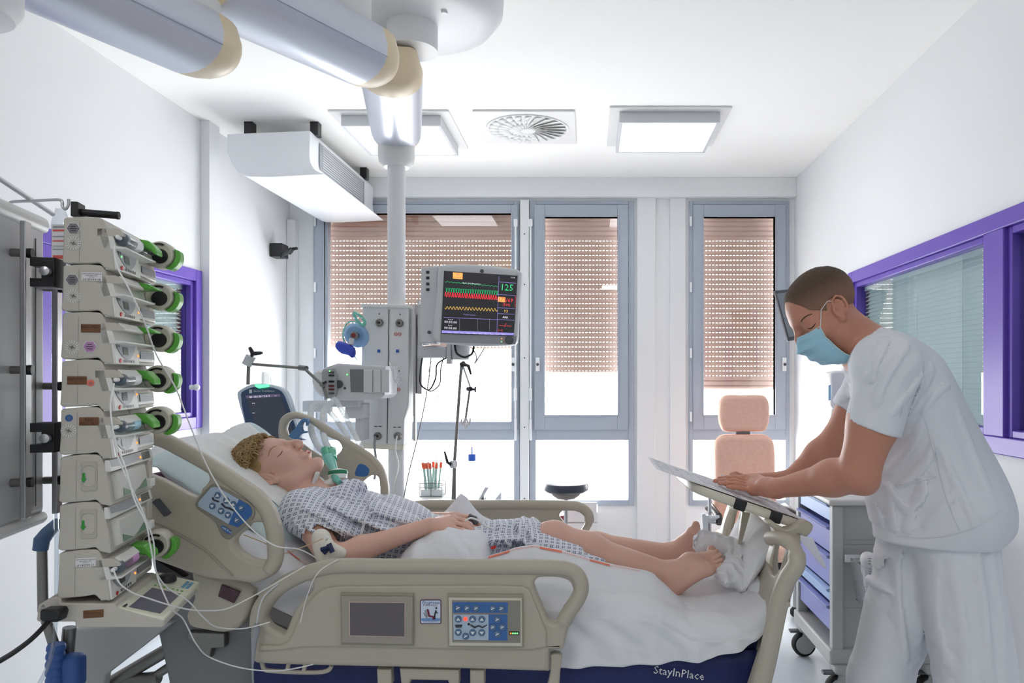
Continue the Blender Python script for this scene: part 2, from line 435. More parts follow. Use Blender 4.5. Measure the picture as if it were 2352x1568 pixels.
struct('floor', MB().bx(XL - .1, XR + .1, YF, YB + .1, -.1, 0), M_floor)
struct('ceiling', MB().bx(XL - .1, XR + .1, YF, YB + .1, ZC, ZC + .1), M_ceil)
def X5(px): return (px - CX) / F * YB
def Z5(py): return CAMZ - (py - CY) / F * YB
WT, WBt = Z5(462), Z5(1160)
wins = [(X5(722), X5(1194)), (X5(1217), X5(1456)), (X5(1582), X5(1812))]
b = MB(); y0, y1 = YB, YB + .12
b.bx(XL - .1, XR + .1, y0, y1, -.1, WBt); b.bx(XL - .1, XR + .1, y0, y1, WT, ZC + .1)
xs = [XL - .1] + [v for p_ in wins for v in p_] + [XR + .1]
for i in range(0, 8, 2): b.bx(xs[i], xs[i + 1], y0, y1, WBt, WT)
struct('wall_back', b, M_wall)
struct('wall_front', MB().bx(XL - .1, XR + .1, YF - .1, YF, -.1, ZC + .1), M_wall)
# side walls with the openings of the purple corridor windows
WZ0, WZ1 = 1.15, 2.115
def sidewall(name, x0, x1, ya, yb_):
    b = MB(); b.bx(x0, x1, YF, YB, -.1, WZ0); b.bx(x0, x1, YF, YB, WZ1, ZC + .1); b.bx(x0, x1, YF, ya, WZ0, WZ1); b.bx(x0, x1, yb_, YB, WZ0, WZ1)
    return struct(name, b, M_wall)
sidewall('wall_left', XL - .1, XL, 2.3, 4.57)
sidewall('wall_right', XR, XR + .1, 1.1, 4.66)
# the closed-off rooms behind the corridor windows (pale, lit by added fill lamps)
for nm, x0, x1, a, c in (('wall_left_beyond', XL - .75, XL - .7, 2.0, 4.9), ('wall_right_beyond', XR + .7, XR + .75, .8, 5.0)):
    xa, xb = (x0, XL - .1) if x0 < 0 else (XR + .1, x1)
    b = MB().bx(x0, x1, a, c, .8, 2.5).bx(xa, xb, a - .05, a, .8, 2.5).bx(xa, xb, c, c + .05, .8, 2.5).bx(xa, xb, a, c, .75, .8).bx(xa, xb, a, c, 2.5, 2.55)
    struct(nm, b, M_wall)
area('blind_fill_light', (XL - .4, 3.4, 2.48), .3, 1.6, (0, 0, 0), 9); area('blind_fill_light', (XR + .4, 3.0, 2.48), .3, 2.4, (0, 0, 0), 12)  # unseen lamps added behind the blinds to brighten them
# piers and trims
struct('trim_1', MB().bx(XL, XL + .055, 4.58, 4.71, 0, ZC), M_wall, bevel=.003)
struct('trim_2', MB().bx(XL, XL + .07, YB - .07, YB, 0, 2.72), M_wpaint, bevel=.01)
struct('trim_3', MB().bx(X5(560), XR, YB - .07, YB, Z5(456), ZC), M_wall, bevel=.004)
struct('trim_4', MB().bx(X5(1463), X5(1505), YB - .04, YB, 0, Z5(456)).bx(X5(1538), X5(1574), YB - .03, YB, 0, Z5(456)), M_wpaint, bevel=.004)
struct('baseboard_left', MB().bx(XL, XL + .012, YF, 4.58, 0, .08), M_lgrey)
struct('baseboard_right', MB().bx(XR - .012, XR, YF, YB, 0, .08), M_lgrey)
b = MB().bx(X5(1196), X5(1216), YB - .05, YB + .02, WBt, WT)
for py in (540, 655, 822, 980, 1142): b.cyl((X5(1206), YB - .051, Z5(py)), (X5(1206), YB - .056, Z5(py)), .006, n=8, mi=1)
struct('trim_5', b, [M_wpaint, M_dgrey], bevel=.003)
# outer windows
def rframe(b, x0, x1, z0, z1, w_, ya, yb_, mi=0, wb=None, wt=None):
    wb = wb or w_; wt = wt or w_
    b.bx(x0, x0 + w_, ya, yb_, z0, z1, mi); b.bx(x1 - w_, x1, ya, yb_, z0, z1, mi)
    b.bx(x0 + w_, x1 - w_, ya, yb_, z0, z0 + wb, mi); b.bx(x0 + w_, x1 - w_, ya, yb_, z1 - wt, z1, mi)
specs = [  # outer px, glass px x0 x1, glass top, glass bottom, lower pane x0 x1, shutter bottom
    (722, 1194, 748, 1175, 492, 968, 760, 1175, 800),
    (1217, 1456, 1252, 1418, 500, 952, 1237, 1437, 855),
    (1582, 1812, 1615, 1778, 500, 952, 1597, 1797, 895)]
M_hw = mat('white_handle_paint', (238, 240, 242), .3)
for n_, (o0, o1, g0, g1, gt, gb, l0, l1, sb) in enumerate(specs):
    e = bpy.data.objects.new('window_%d' % (n_ + 1), None); C.objects.link(e); e['kind'] = 'structure'
    e.location = (X5((o0 + o1) / 2), YB, WBt); WM[e.name] = Matrix.Translation(e.location)
    b = MB(); xa, xb = X5(o0), X5(o1); ya, yb_ = YB - .02, YB + .06
    b.bx(xa, X5(l0) - .02, ya, yb_, WBt, WT); b.bx(X5(l1) + .02, xb, ya, yb_, WBt, WT)
    b.bx(X5(l0) - .02, X5(l1) + .02, ya, yb_, WT - .03, WT); b.bx(X5(l0) - .02, X5(l1) + .02, ya, yb_, WBt, Z5(1147))
    b.bx(X5(l0) - .02, X5(l1) + .02, ya, yb_, Z5(1010), Z5(976))
    b.build('window_frame', M_frame, e, bevel=.003)
    b = MB(); yc, yd = YB - .035, YB + .03
    x0, x1, z0, z1 = X5(g0), X5(g1), Z5(gb), Z5(gt); sx0, sx1 = max(x0 - .085, xa + .012), min(x1 + .085, xb - .012)
    sz0, sz1 = Z5(986), Z5(472)
    b.bx(sx0, x0, yc, yd, sz0, sz1); b.bx(x1, sx1, yc, yd, sz0, sz1); b.bx(x0, x1, yc, yd, sz0, z0); b.bx(x0, x1, yc, yd, z1, sz1)
    t = .012; b.bx(x0 - t, x0, yc - .006, yd, z0 - t, z1 + t); b.bx(x1, x1 + t, yc - .006, yd, z0 - t, z1 + t); b.bx(x0, x1, yc - .006, yd, z0 - t, z0); b.bx(x0, x1, yc - .006, yd, z1, z1 + t)
    b.build('window_sash', M_frame, e, bevel=.003)
    MB().bx(x0, x1, YB, YB + .008, z0, z1).build('glass', M_glass, e)
    MB().bx(X5(l0) - .02, X5(l1) + .02, YB, YB + .008, Z5(1147), Z5(1010)).build('lower_glass', M_glass, e)
    # roller shutter with rows of light slots
    b = MB(); ys = YB + .13; ztop = WT + .02; zb = Z5(sb); pitch = .0395; X0, X1 = x0 - .06, x1 + .06; z = ztop; i = 0
    zsolid = Z5(860) if n_ == 2 else zb + .01; ztops = Z5(530)
    while z > zb:
        z2 = max(z - pitch, zb)
        b.prism([(X0, ys, z), (X0, ys - .009, z - .006), (X0, ys - .009, z2 + .012), (X0, ys, z2 + .004 if z2 > zb else z2), (X0, ys + .004, z2 + .004), (X0, ys + .004, z)], (X1 - X0, 0, 0))
        if z2 > zb:
            if z < ztops and z > zsolid:
                x = X0
                while x < X1: b.bx(x, x + .013, ys, ys + .003, z2 - .001, z2 + .005); x += .0285
            else: b.bx(X0, X1, ys, ys + .003, z2 - .001, z2 + .0075)
        z = z2
    b.build('roller_shutter', M_shut, e)
    b = MB()
    if n_ < 2:
        hx = X5(1186 if n_ == 0 else 1220)
        b.tube([(hx, YB - .06, Z5(508)), (hx, YB - .06, Z5(1010))], .008, 8); b.box((hx, YB - .055, Z5(905)), (.022, .05, .1)); b.box((hx, YB - .06, Z5(985)), (.02, .02, .17)); b.box((hx, YB - .05, Z5(515)), (.03, .03, .06))
    hx = X5({0: 1180, 1: 1236, 2: 1798}[n_]) ; b.box((hx, YB - .045, Z5(837)), (.03, .025, .11)); b.cyl((hx, YB - .06, Z5(837)), (hx, YB - .07, Z5(837)), .012, mi=1)
    b.build('window_handle', [M_hw, M_dgrey], e, bevel=.003)
    if n_ != 1:
        b = MB()
        for py in (500, 650, 800, 945): b.cyl((X5(1585 if n_ == 2 else 728), YB - .045, Z5(py + 22)), (X5(1585 if n_ == 2 else 728), YB - .045, Z5(py)), .009, n=8)
        b.build('hinge', M_hw, e)
# corridor windows in the side walls
def purple(n_, x, s, ya, yb_, mull):
    e = bpy.data.objects.new('window_%d' % n_, None); C.objects.link(e); e['kind'] = 'structure'; e.location = (x, (ya + yb_) / 2, WZ0); WM[e.name] = Matrix.Translation(e.location)
    b = MB()
    def fr(a, c, z0, z1, wd, d0, d1, mi=0):
        b.bx(x + s * d0, x + s * d1, a, a + wd, z0, z1, mi); b.bx(x + s * d0, x + s * d1, c - wd, c, z0, z1, mi)
        b.bx(x + s * d0, x + s * d1, a + wd, c - wd, z0, z0 + wd, mi); b.bx(x + s * d0, x + s * d1, a + wd, c - wd, z1 - wd, z1, mi)
    fr(ya, yb_, WZ0, WZ1, .07, -.1, .018)
    for m in mull: b.bx(x - s * .1, x + s * .018, m - .075, m + .075, WZ0 + .07, WZ1 - .07)
    ed = [ya + .07] + [v for m in mull for v in (m - .075, m + .075)] + [yb_ - .07]
    for i in range(0, len(ed), 2): fr(ed[i], ed[i + 1], WZ0 + .07, WZ1 - .07, .03, -.1, .0)
    b.build('window_frame', M_purple, e, bevel=.004)
    b = MB()
    for i in range(0, len(ed), 2): b.bx(x - s * .03, x - s * .036, ed[i] + .03, ed[i + 1] - .03, WZ0 + .1, WZ1 - .1)
    b.build('glass', glassmat('corridor_glass', (.9, .95, .95), .05), e)
    b = MB()
    for i in range(0, len(ed), 2):
        a, c = ed[i] + .035, ed[i + 1] - .035; z = WZ1 - .13
        b.bx(x - s * .05, x - s * .085, a, c, z + .004, WZ1 - .1)
        while z > WZ0 + .115:
            b.prism([(x - s * .056, a, z - .0135), (x - s * .072, a, z + .0125), (x - s * .0735, a, z + .0115), (x - s * .0575, a, z - .0145)], (0, c - a, 0)); z -= .0235
        for q in (.18, .5, .82): b.bx(x - s * .049, x - s * .051, a + (c - a) * q, a + (c - a) * q + .003, WZ0 + .11, WZ1 - .12)
        b.bx(x - s * .05, x - s * .08, a, c, WZ0 + .1, WZ0 + .112)
    b.build('venetian_blind', M_blind, e)
    b = MB()
    for i in range(0, len(ed), 2):
        for a in (ed[i] + .03, ed[i + 1] - .065): b.bx(x - s * .06, x - s * .09, a, a + .035, WZ0 + .1, WZ1 - .1)
    b.build('spacer', M_brown, e)
    return e
purple(4, XL, 1, 2.3, 4.57, [3.3]); e5 = purple(5, XR, -1, 1.1, 4.66, [2.98])
b = MB().cyl((XL + .018, 4.43, 1.4), (XL + .05, 4.43, 1.4), .015, n=12).ball((XL + .055, 4.43, 1.4), .02)
b.build('window_knob', M_white, bpy.data.objects['window_4'])
# ================================================================ CEILING: luminaires, vent, air conditioner, pendant arms
M_lamp = mat('lit_opal_diffuser', (250, 252, 255), .5, emit=3.2)
def luminaire(x0, y0, label, group=None):
    t = thing('ceiling_light', label, 'ceiling light', (x0 + .3, y0 + .3, ZC), group=group)
    MB().bx(x0 - .06, x0 + .66, y0 - .06, y0 + .66, ZC - .012, ZC).build('frame', M_white, t, bevel=.003)
    b = MB(); rf = lambda a, c, d, e, f: b.bx(a, c, d, e, f, ZC - .012)
    z = ZC - .075; rf(x0, x0 + .6, y0, y0 + .02, z); rf(x0, x0 + .6, y0 + .58, y0 + .6, z); rf(x0, x0 + .02, y0 + .02, y0 + .58, z); rf(x0 + .58, x0 + .6, y0 + .02, y0 + .58, z)
    b.build('housing', M_lgrey, t, bevel=.002)
    MB().bx(x0 + .02, x0 + .58, y0 + .02, y0 + .58, z + .004, z + .012).build('diffuser', M_lamp, t)
luminaire(.175, 4.40, 'square surface ceiling light, the right one of the two, right of the round vent', 'square ceiling lights')
luminaire(-1.50, 4.46, 'square surface ceiling light, the left one, partly hidden by the silver pendant arm', 'square ceiling lights')
# ceiling vent with a swirl of slots
t = thing('ceiling_vent', 'square white ceiling vent plate with a round swirl of dark slots', 'vent', (-.395, 4.7, ZC))
MB().bx(-.70, -.09, 4.40, 5.01, ZC - .012, ZC).build('plate', M_white, t, bevel=.003)
b = MB(); cx, cy = -.395, 4.705; zz = ZC - .0135
b.lathe([(0.01, 0), (.255, 0), (.255, .004), (0.01, .004)], (cx, cy, zz), n=48)
b.build('slot_recess', mat('vent_dark', (74, 76, 80), .8), t)
b = MB()
for i in range(24):
    a = 2 * PI * i / 24; pa = []
    for r_, da, in ((.05, .02), (.12, .16), (.19, .25), (.245, .28)): pa.append((r_, a + da))
    L = [(cx + r_ * math.cos(q), cy + r_ * math.sin(q), zz - .012) for r_, q in pa]
    Rr = [(cx + r_ * math.cos(q + wd), cy + r_ * math.sin(q + wd), zz) for (r_, q), wd in zip(pa, (.16, .15, .16, .18))]
    for j in range(3): b.quad(L[j], L[j + 1], Rr[j + 1], Rr[j])
b.lathe([(.245, 0), (.262, -.004), (.262, .004)], (cx, cy, zz), n=48); b.lathe([(.001, -.014), (.045, -.014), (.06, 0), (.001, 0)], (cx, cy, zz), n=24)
b.build('swirl_blades', M_white, t, solid=.002)
# air conditioner under the ceiling
t = thing('air_conditioner', 'long white ceiling air conditioner above the left window with louvred side', 'air conditioner', (-1.96, 5.2, 2.97))
pz = lambda py: CAMZ - (py - CY) / F * 4.53
px_ = lambda px: (px - CX) / F * 4.53
prof = [(522, 308, True), (712, 300, True), (713, 372), (722, 388), (745, 400, True), (600, 428 - 22), (560, 402), (540, 388), (521, 346, True)]
prof = [(px_(a[0]), pz(a[1])) + a[2:] for a in prof]
pl = [(p[0], 4.53, p[1]) for p in spl(prof, 5)]
MB().prism(pl, (0, 1.32, 0)).build('casing', mat('air_conditioner_white', (236, 238, 242), .35), t, bevel=.012, seg=3)
b = MB()
for i in range(10): b.bx(-1.722, -1.702, 4.72 + i * .0, 5.55, 2.925 - i * .016, 2.931 - i * .016)
b.build('louvres', M_lgrey, t)
b = MB(); b.bx(-1.712, -1.706, 4.68, 5.6, 2.77, 2.94); b.build('louvre_recess', M_grey, t)
b = MB()
for y in (4.6, 5.6):
    for x in (-2.15, -1.74): b.bx(x, x + .05, y, y + .06, 2.965, ZC)
b.build('bracket', M_black, t)
b = MB(); 
for k in range(4): b.tube([(-2.33 + .02 * k, 5.60, 2.40), (-2.3 + .03 * k, 5.52, 2.36 + .02 * k), (-2.24 + .02 * k, 5.5, 2.42)], .012, 6)
b.box((-2.36, 5.62, 2.42), (.09, .12, .1)); tag(b.build('camera_bracket', M_black), 'small black bracket with cables on the left wall under the air conditioner', 'bracket')

# ---- ceiling supply pendants
def arm_mesh(b, A, D, L, w0, w1, zb, zt, n=14, mi=0):
    """trough-bottomed arm along D, from A"""
    D = Vector(D).normalized(); S = Vector((D.y, -D.x, 0)); secs = []
    prof = []
    for i in range(n + 1):
        a = PI * i / n; prof.append((-math.cos(a), -math.sin(a) ** .75))
    for k in range(2):
        w_ = (w0, w1)[k] / 2; o = Vector(A) + D * (L * k); h = (zt - zb) * .62
        ring = [o + S * (p[0] * w_) + Vector((0, 0, zt - (zt - zb) + h + p[1] * h - o.z)) for p in prof] + [o + S * w_ * .82 + Vector((0, 0, zt - o.z)), o - S * w_ * .82 + Vector((0, 0, zt - o.z))]
        secs.append(ring)
    m = len(secs[0]); b.add(secs[0] + secs[1], [(i, (i + 1) % m, m + (i + 1) % m, m + i) for i in range(m)] + [tuple(range(m))[::-1], tuple(range(m, 2 * m))], mi)
def cap_mesh(b, A, D, wd, zb, zt, bulge, n=14, mi=0):
    D = Vector(D).normalized(); S = Vector((D.y, -D.x, 0)); h = (zt - zb) * .62; rows = []
    for j in range(7):
        f = math.sin(PI / 2 * j / 6); g = math.cos(PI / 2 * j / 6) * .999 + .001; o = Vector(A) + D * (bulge * f)
        sc = 1 if j == 0 else g ** .5
        ring = []
        for i in range(n + 1):
            a = PI * i / n; ring.append(o + S * (-math.cos(a) * wd / 2 * sc) + Vector((0, 0, zb + h - (math.sin(a) ** .75) * h * (.25 + .75 * sc) - o.z)))
        ring += [o + S * wd / 2 * .82 * sc + Vector((0, 0, zt - (1 - sc) * .04 - o.z)), o - S * wd / 2 * .82 * sc + Vector((0, 0, zt - (1 - sc) * .04 - o.z))]
        rows.append(ring)
    m = len(rows[0]); vs = [v for r_ in rows for v in r_]
    b.add(vs, [(j * m + i, j * m + (i + 1) % m, (j + 1) * m + (i + 1) % m, (j + 1) * m + i) for j in range(6) for i in range(m)] + [tuple(range(6 * m, 7 * m))], mi)
# pendant A : ceiling pivot, two arms, service head at the left edge of the picture
piv = Vector((-.80, 2.40, 0)); j1 = Vector((-1.065, 1.95, 0)); j2 = Vector((-1.29, 1.44, 0))
pendA = thing('ceiling_pendant', 'foreground ceiling pendant with two silver arms and a grey service head at left', 'pendant', (piv.x, piv.y, ZC))
b = MB().lathe([(.088, 2.56), (.088, 3.02), (.2, 3.03), (.2, ZC)], (piv.x, piv.y, 0), n=32); b.build('ceiling_column', M_wpaint, pendA)
D1 = (piv - j1).normalized(); b = MB(); arm_mesh(b, j1 + D1 * .06, D1, (piv - j1).length + .02, .27, .235, 2.435, 2.60); b.build('upper_arm', M_alu, pendA)
b = MB(); cap_mesh(b, piv + D1 * .08, D1, .235, 2.435, 2.60, .1); b.build('arm_end_cap', M_cream, pendA); b = MB(); cap_mesh(b, j1 + D1 * .06, -D1, .27, 2.435, 2.60, .12); b.build('arm_end_cap', M_cream, pendA)
b = MB().cyl((j1.x, j1.y, 2.39), (j1.x, j1.y, 2.46), .085, n=28); b.build('pivot', M_wpaint, pendA)
D2 = (j1 - j2).normalized(); b = MB(); arm_mesh(b, j2, D2, (j1 - j2).length + .02, .24, .235, 2.265, 2.405); b.build('lower_arm', M_alu, pendA)
b = MB(); cap_mesh(b, j1 + D2 * .02, D2, .235, 2.265, 2.405, .1); b.build('arm_end_cap', M_cream, pendA); b = MB(); cap_mesh(b, j2, -D2, .24, 2.265, 2.405, .12); b.build('arm_end_cap', M_cream, pendA)
YW = R(14); DD = Vector((-math.sin(YW), math.cos(YW), 0)); UU = Vector((math.cos(YW), math.sin(YW), 0))
b = MB().lathe([(.05, 1.86), (.05, 2.18), (.1, 2.195), (.115, 2.22), (.115, 2.28)], (j2.x + .0, j2.y + .06, 0), n=28); b.build('drop_tube', M_wpaint, pendA)
# service head : face plane through FP, along DD
FP = P(106, 870, 1.80); FP.z = 0
def H(u, d, z): return FP + UU * u + DD * d + Vector((0, 0, z))
def hbox(b, u0, u1, d0, d1, z0, z1, mi=0):
    p = [H(u, d, z) for u in (u0, u1) for d in (d0, d1) for z in (z0, z1)]
    b.add(p, [(0, 1, 3, 2), (4, 6, 7, 5), (0, 4, 5, 1), (2, 3, 7, 6), (0, 2, 6, 4), (1, 5, 7, 3)], mi)
M_pan = mat('pendant_panel_grey', (188, 189, 192), .45); M_pan2 = mat('pendant_panel_light', (214, 214, 212), .45)
zt, zb = CAMZ + (CY - 510) / F * 1.8, CAMZ - (1200 - CY) / F * 1.8
b = MB(); hbox(b, -.3, 0, -.62, 0, zb + .02, zt - .01); b.build('service_head', M_pan, pendA, bevel=.02, seg=4)
b = MB(); hbox(b, -.31, .008, -.63, .008, zt - .03, zt + .01); b.build('head_cover', M_pan2, pendA, bevel=.015, seg=3); b = MB(); hbox(b, -.31, .006, -.63, .006, zb - .0, zb + .03); b.build('head_cover', M_pan2, pendA, bevel=.015, seg=3)
b = MB()
for d in (-.055, -.30):  hbox(b, .0005, .002, d - .001, d + .001, zb + .05, zt - .05)
b.build('panel_seam', M_dgrey, pendA)
for d, za, zc in ((-.012, 1.74, 1.125), (-.165, 1.80, 1.14)):
    b = MB(); hbox(b, .022, .034, d - .014, d + .014, zc, za); rl = b.build('equipment_rail', M_steel, pendA, bevel=.002)
    b = MB()
    for z in (zc + .08, (za + zc) / 2, za - .07):
        b.cyl(H(0, d, z), H(.022, d, z), .009, n=10); b.cyl(H(.034, d, z), H(.042, d, z), .011, n=12, mi=1)
    b.build('rail_fixing', [M_dsteel, M_black], rl)
# pendant B : far side of the bed
pB = Vector((-.80, 2.98, 0)); cB = Vector((-.962, 3.68, 0))
pendB = thing('ceiling_pendant', 'rear ceiling pendant with vertical silver arm, white tube and tall supply column beyond the bed', 'pendant', (pB.x + .05, pB.y, ZC))
b = MB().lathe([(.1, 2.76), (.1, 2.86), (.26, 2.865), (.32, 2.88), (.36, 2.93), (.37, ZC)], (pB.x + .09, pB.y - .02, 0), n=48)
b.lathe([(.001, 2.855), (.012, 2.855), (.012, 2.87)], (pB.x + .24, pB.y - .13, 0), n=12); b.build('ceiling_canopy', M_wpaint, pendB)
for A0_, D_, L_, w_, zz_ in ((j1 + D1 * .06, D1, (piv - j1).length + .02, .25, 2.497), (j2, D2, (j1 - j2).length + .02, .238, 2.318)):
    S_ = Vector((D_.y, -D_.x, 0)); b = MB(); b.tube([A0_ + S_ * (w_ * .507) + Vector((0, 0, zz_)), A0_ + D_ * L_ + S_ * (w_ * .475) + Vector((0, 0, zz_))], .0009, 5); b.build('arm_seam', M_grey, pendA)
DB = (cB - pB).normalized(); b = MB(); arm_mesh(b, pB, DB, (cB - pB).length - .02, .25, .245, 2.58, 2.76); b.build('pendant_arm', M_alu, pendB)
b = MB(); cap_mesh(b, pB, -DB, .25, 2.58, 2.76, .12); b.build('arm_end_cap', M_cream, pendB); b = MB(); cap_mesh(b, cB - DB * .02, DB, .245, 2.58, 2.76, .12); b.build('arm_end_cap', M_cream, pendB)
b = MB().lathe([(.06, 2.50), (.085, 2.525), (.09, 2.56), (.09, 2.62)], (cB.x, cB.y, 0), n=32); b.build('pivot_collar', M_white, pendB)
ztc = CAMZ + (CY - 700) / F * 3.6; zbc = CAMZ - (1030 - CY) / F * 3.6
b = MB().cyl((cB.x, cB.y, ztc - .02), (cB.x, cB.y, 2.53), .044, n=28); b.build('drop_tube', M_wpaint, pendB)
b = MB().cyl((cB.x + .0, cB.y, .35), (cB.x, cB.y, zbc), .04, n=24); b.build('lower_tube', M_wpaint, pendB)
x0c, x1c = P(845, 0, 3.6).x, P(948, 0, 3.6).x
pb = [(841, 712), (850, 703), (952, 706), (950, 870), (941, 985), (935, 1028), (840, 1026), (843, 930), (840, 860)]
b = MB(); b.pplate([[ (845, 706), (950, 708), (950, 850), (948, 930), (938, 962), (937, 1020), (840, 1018), (842, 850)]], 3.70, .18, .008); b.build('supply_column', M_wpaint, pendB)
b = MB(); b.pplate([[(843, 701), (951, 704), (952, 712), (843, 710)]], 3.70, .2, .006); b.build('column_cap', M_white, pendB); b = MB(); b.pplate([[(839, 1014), (938, 1018), (936, 1029), (840, 1026)]], 3.70, .19, .004); b.build('column_base', mat('cream_base', (226, 222, 206), .5), pendB)
Yf = 3.606
b = MB(); q = lambda a, c, y_: P(a, c, y_)
b.add([P(892.5, 710, Yf), P(894.5, 710, Yf), P(890, 1018, Yf), P(888, 1018, Yf)], [(0, 1, 2, 3)]); b.build('panel_seam', M_dgrey, pendB)
for px, py, r_ in ((872, 741, 9), (918, 742, 9), (868, 1001, 9), (914, 1001, 9)):
    b = MB(); c = P(px, py, Yf); k = r_ / F * Yf
    b.lathe([(k, 0), (k, .008), (k * .8, .016), (k * .5, .017), (k * .45, .012), (0.0005, .012)], c, (0, -1, 0), 20); b.ball(c + Vector((0, -.013, 0)), k * .3, 8, 1)
    b.build('gas_outlet', [M_dsteel, M_black], pendB)
b = MB()
for px, py in ((870, 806), (913, 806)): b.quad(P(px - 3.5, py - 3.5, Yf - .001), P(px + 3.5, py - 3.5, Yf - .001), P(px + 3.5, py + 3.5, Yf - .001), P(px - 3.5, py + 3.5, Yf - .001), 0)
for px, py in ((909, 767), (918, 767), (907, 894), (916, 894)):
    b.lathe([(.0065, 0), (.0085, 0), (.0085, .001), (.0065, .001), (.0065, 0)], P(px, py, Yf), (0, -1, 0), 16, 1)
    b.box(P(px, py, Yf - .001), (.013, .001, .0015), 1, Matrix.Rotation(R(45), 3, 'Y'))
for px, py in ((871, 720), (919, 721), (917, 851)): b.prism([P(px - 2, py + 2, Yf - .001), P(px + 2, py + 2, Yf - .001), P(px, py - 2, Yf - .001)], (0, -.0005, 0), 2)
for px, py in ((868, 979), (912, 981)): b.box(P(px, py, Yf - .001), (.036, .001, .004), 2); b.box(P(px, py, Yf - .0016), (.01, .001, .004), 3)
b.build('column_marking', [mat('blue_mark', (40, 84, 170), .5), M_red, M_ink, M_lgrey], pendB)
for px, yy, a, c in ((842, 3.64, 724, 880), (838, 3.72, 850, 1010), (957, 3.66, 722, 860), (962, 3.73, 690, 905), (953, 3.62, 700, 1012)):
    b = MB(); p0 = P(px, a, yy); p1 = P(px, c, yy); b.bx(p0.x - .006, p0.x + .006, yy - .012, yy + .012, p1.z, p0.z); b.build('side_rail', M_steel, pendB)
# ================================================================ THE PUMP STACK at the left
M_disp = mat('grey_green_lcd', (96, 104, 98), .3); M_dispd = mat('dark_lcd', (44, 48, 52), .25)
M_panelg = mat('pump_panel_grey', (168, 172, 176), .4); M_brownl = mat('brown_label', (112, 72, 40), .5); M_hexg = mat('grey_sticker', (120, 118, 122), .5)
M_hexp = mat('mauve_sticker', (176, 132, 176), .5); M_salmon = mat('salmon_sticker', (226, 120, 100), .5)
X0p = P(142, 0, 1.6).x; cw, sw = math.cos(YW), math.sin(YW)
def LP(px, py, d=0, off=0):
    q = (px - CX) / F; u = (q * (1.6 + cw * d) - X0p + sw * d) / (cw - sw * q)
    Y = 1.6 + sw * u + cw * d
    return Vector((u + off, d, CAMZ - (py - CY) / F * Y))
def side(px, py): return LP(px, py, 0)
PITCH = 110 / F * 1.6
BODY = [(146, 503), (150, 499), (200, 497), (230, 500), (238, 504), (245, 520), (252, 546), (258, 570), (264, 617), (262, 621), (238, 614), (231, 606), (226, 603), (208, 605), (152, 605), (144, 602), (142, 598), (145, 560)]
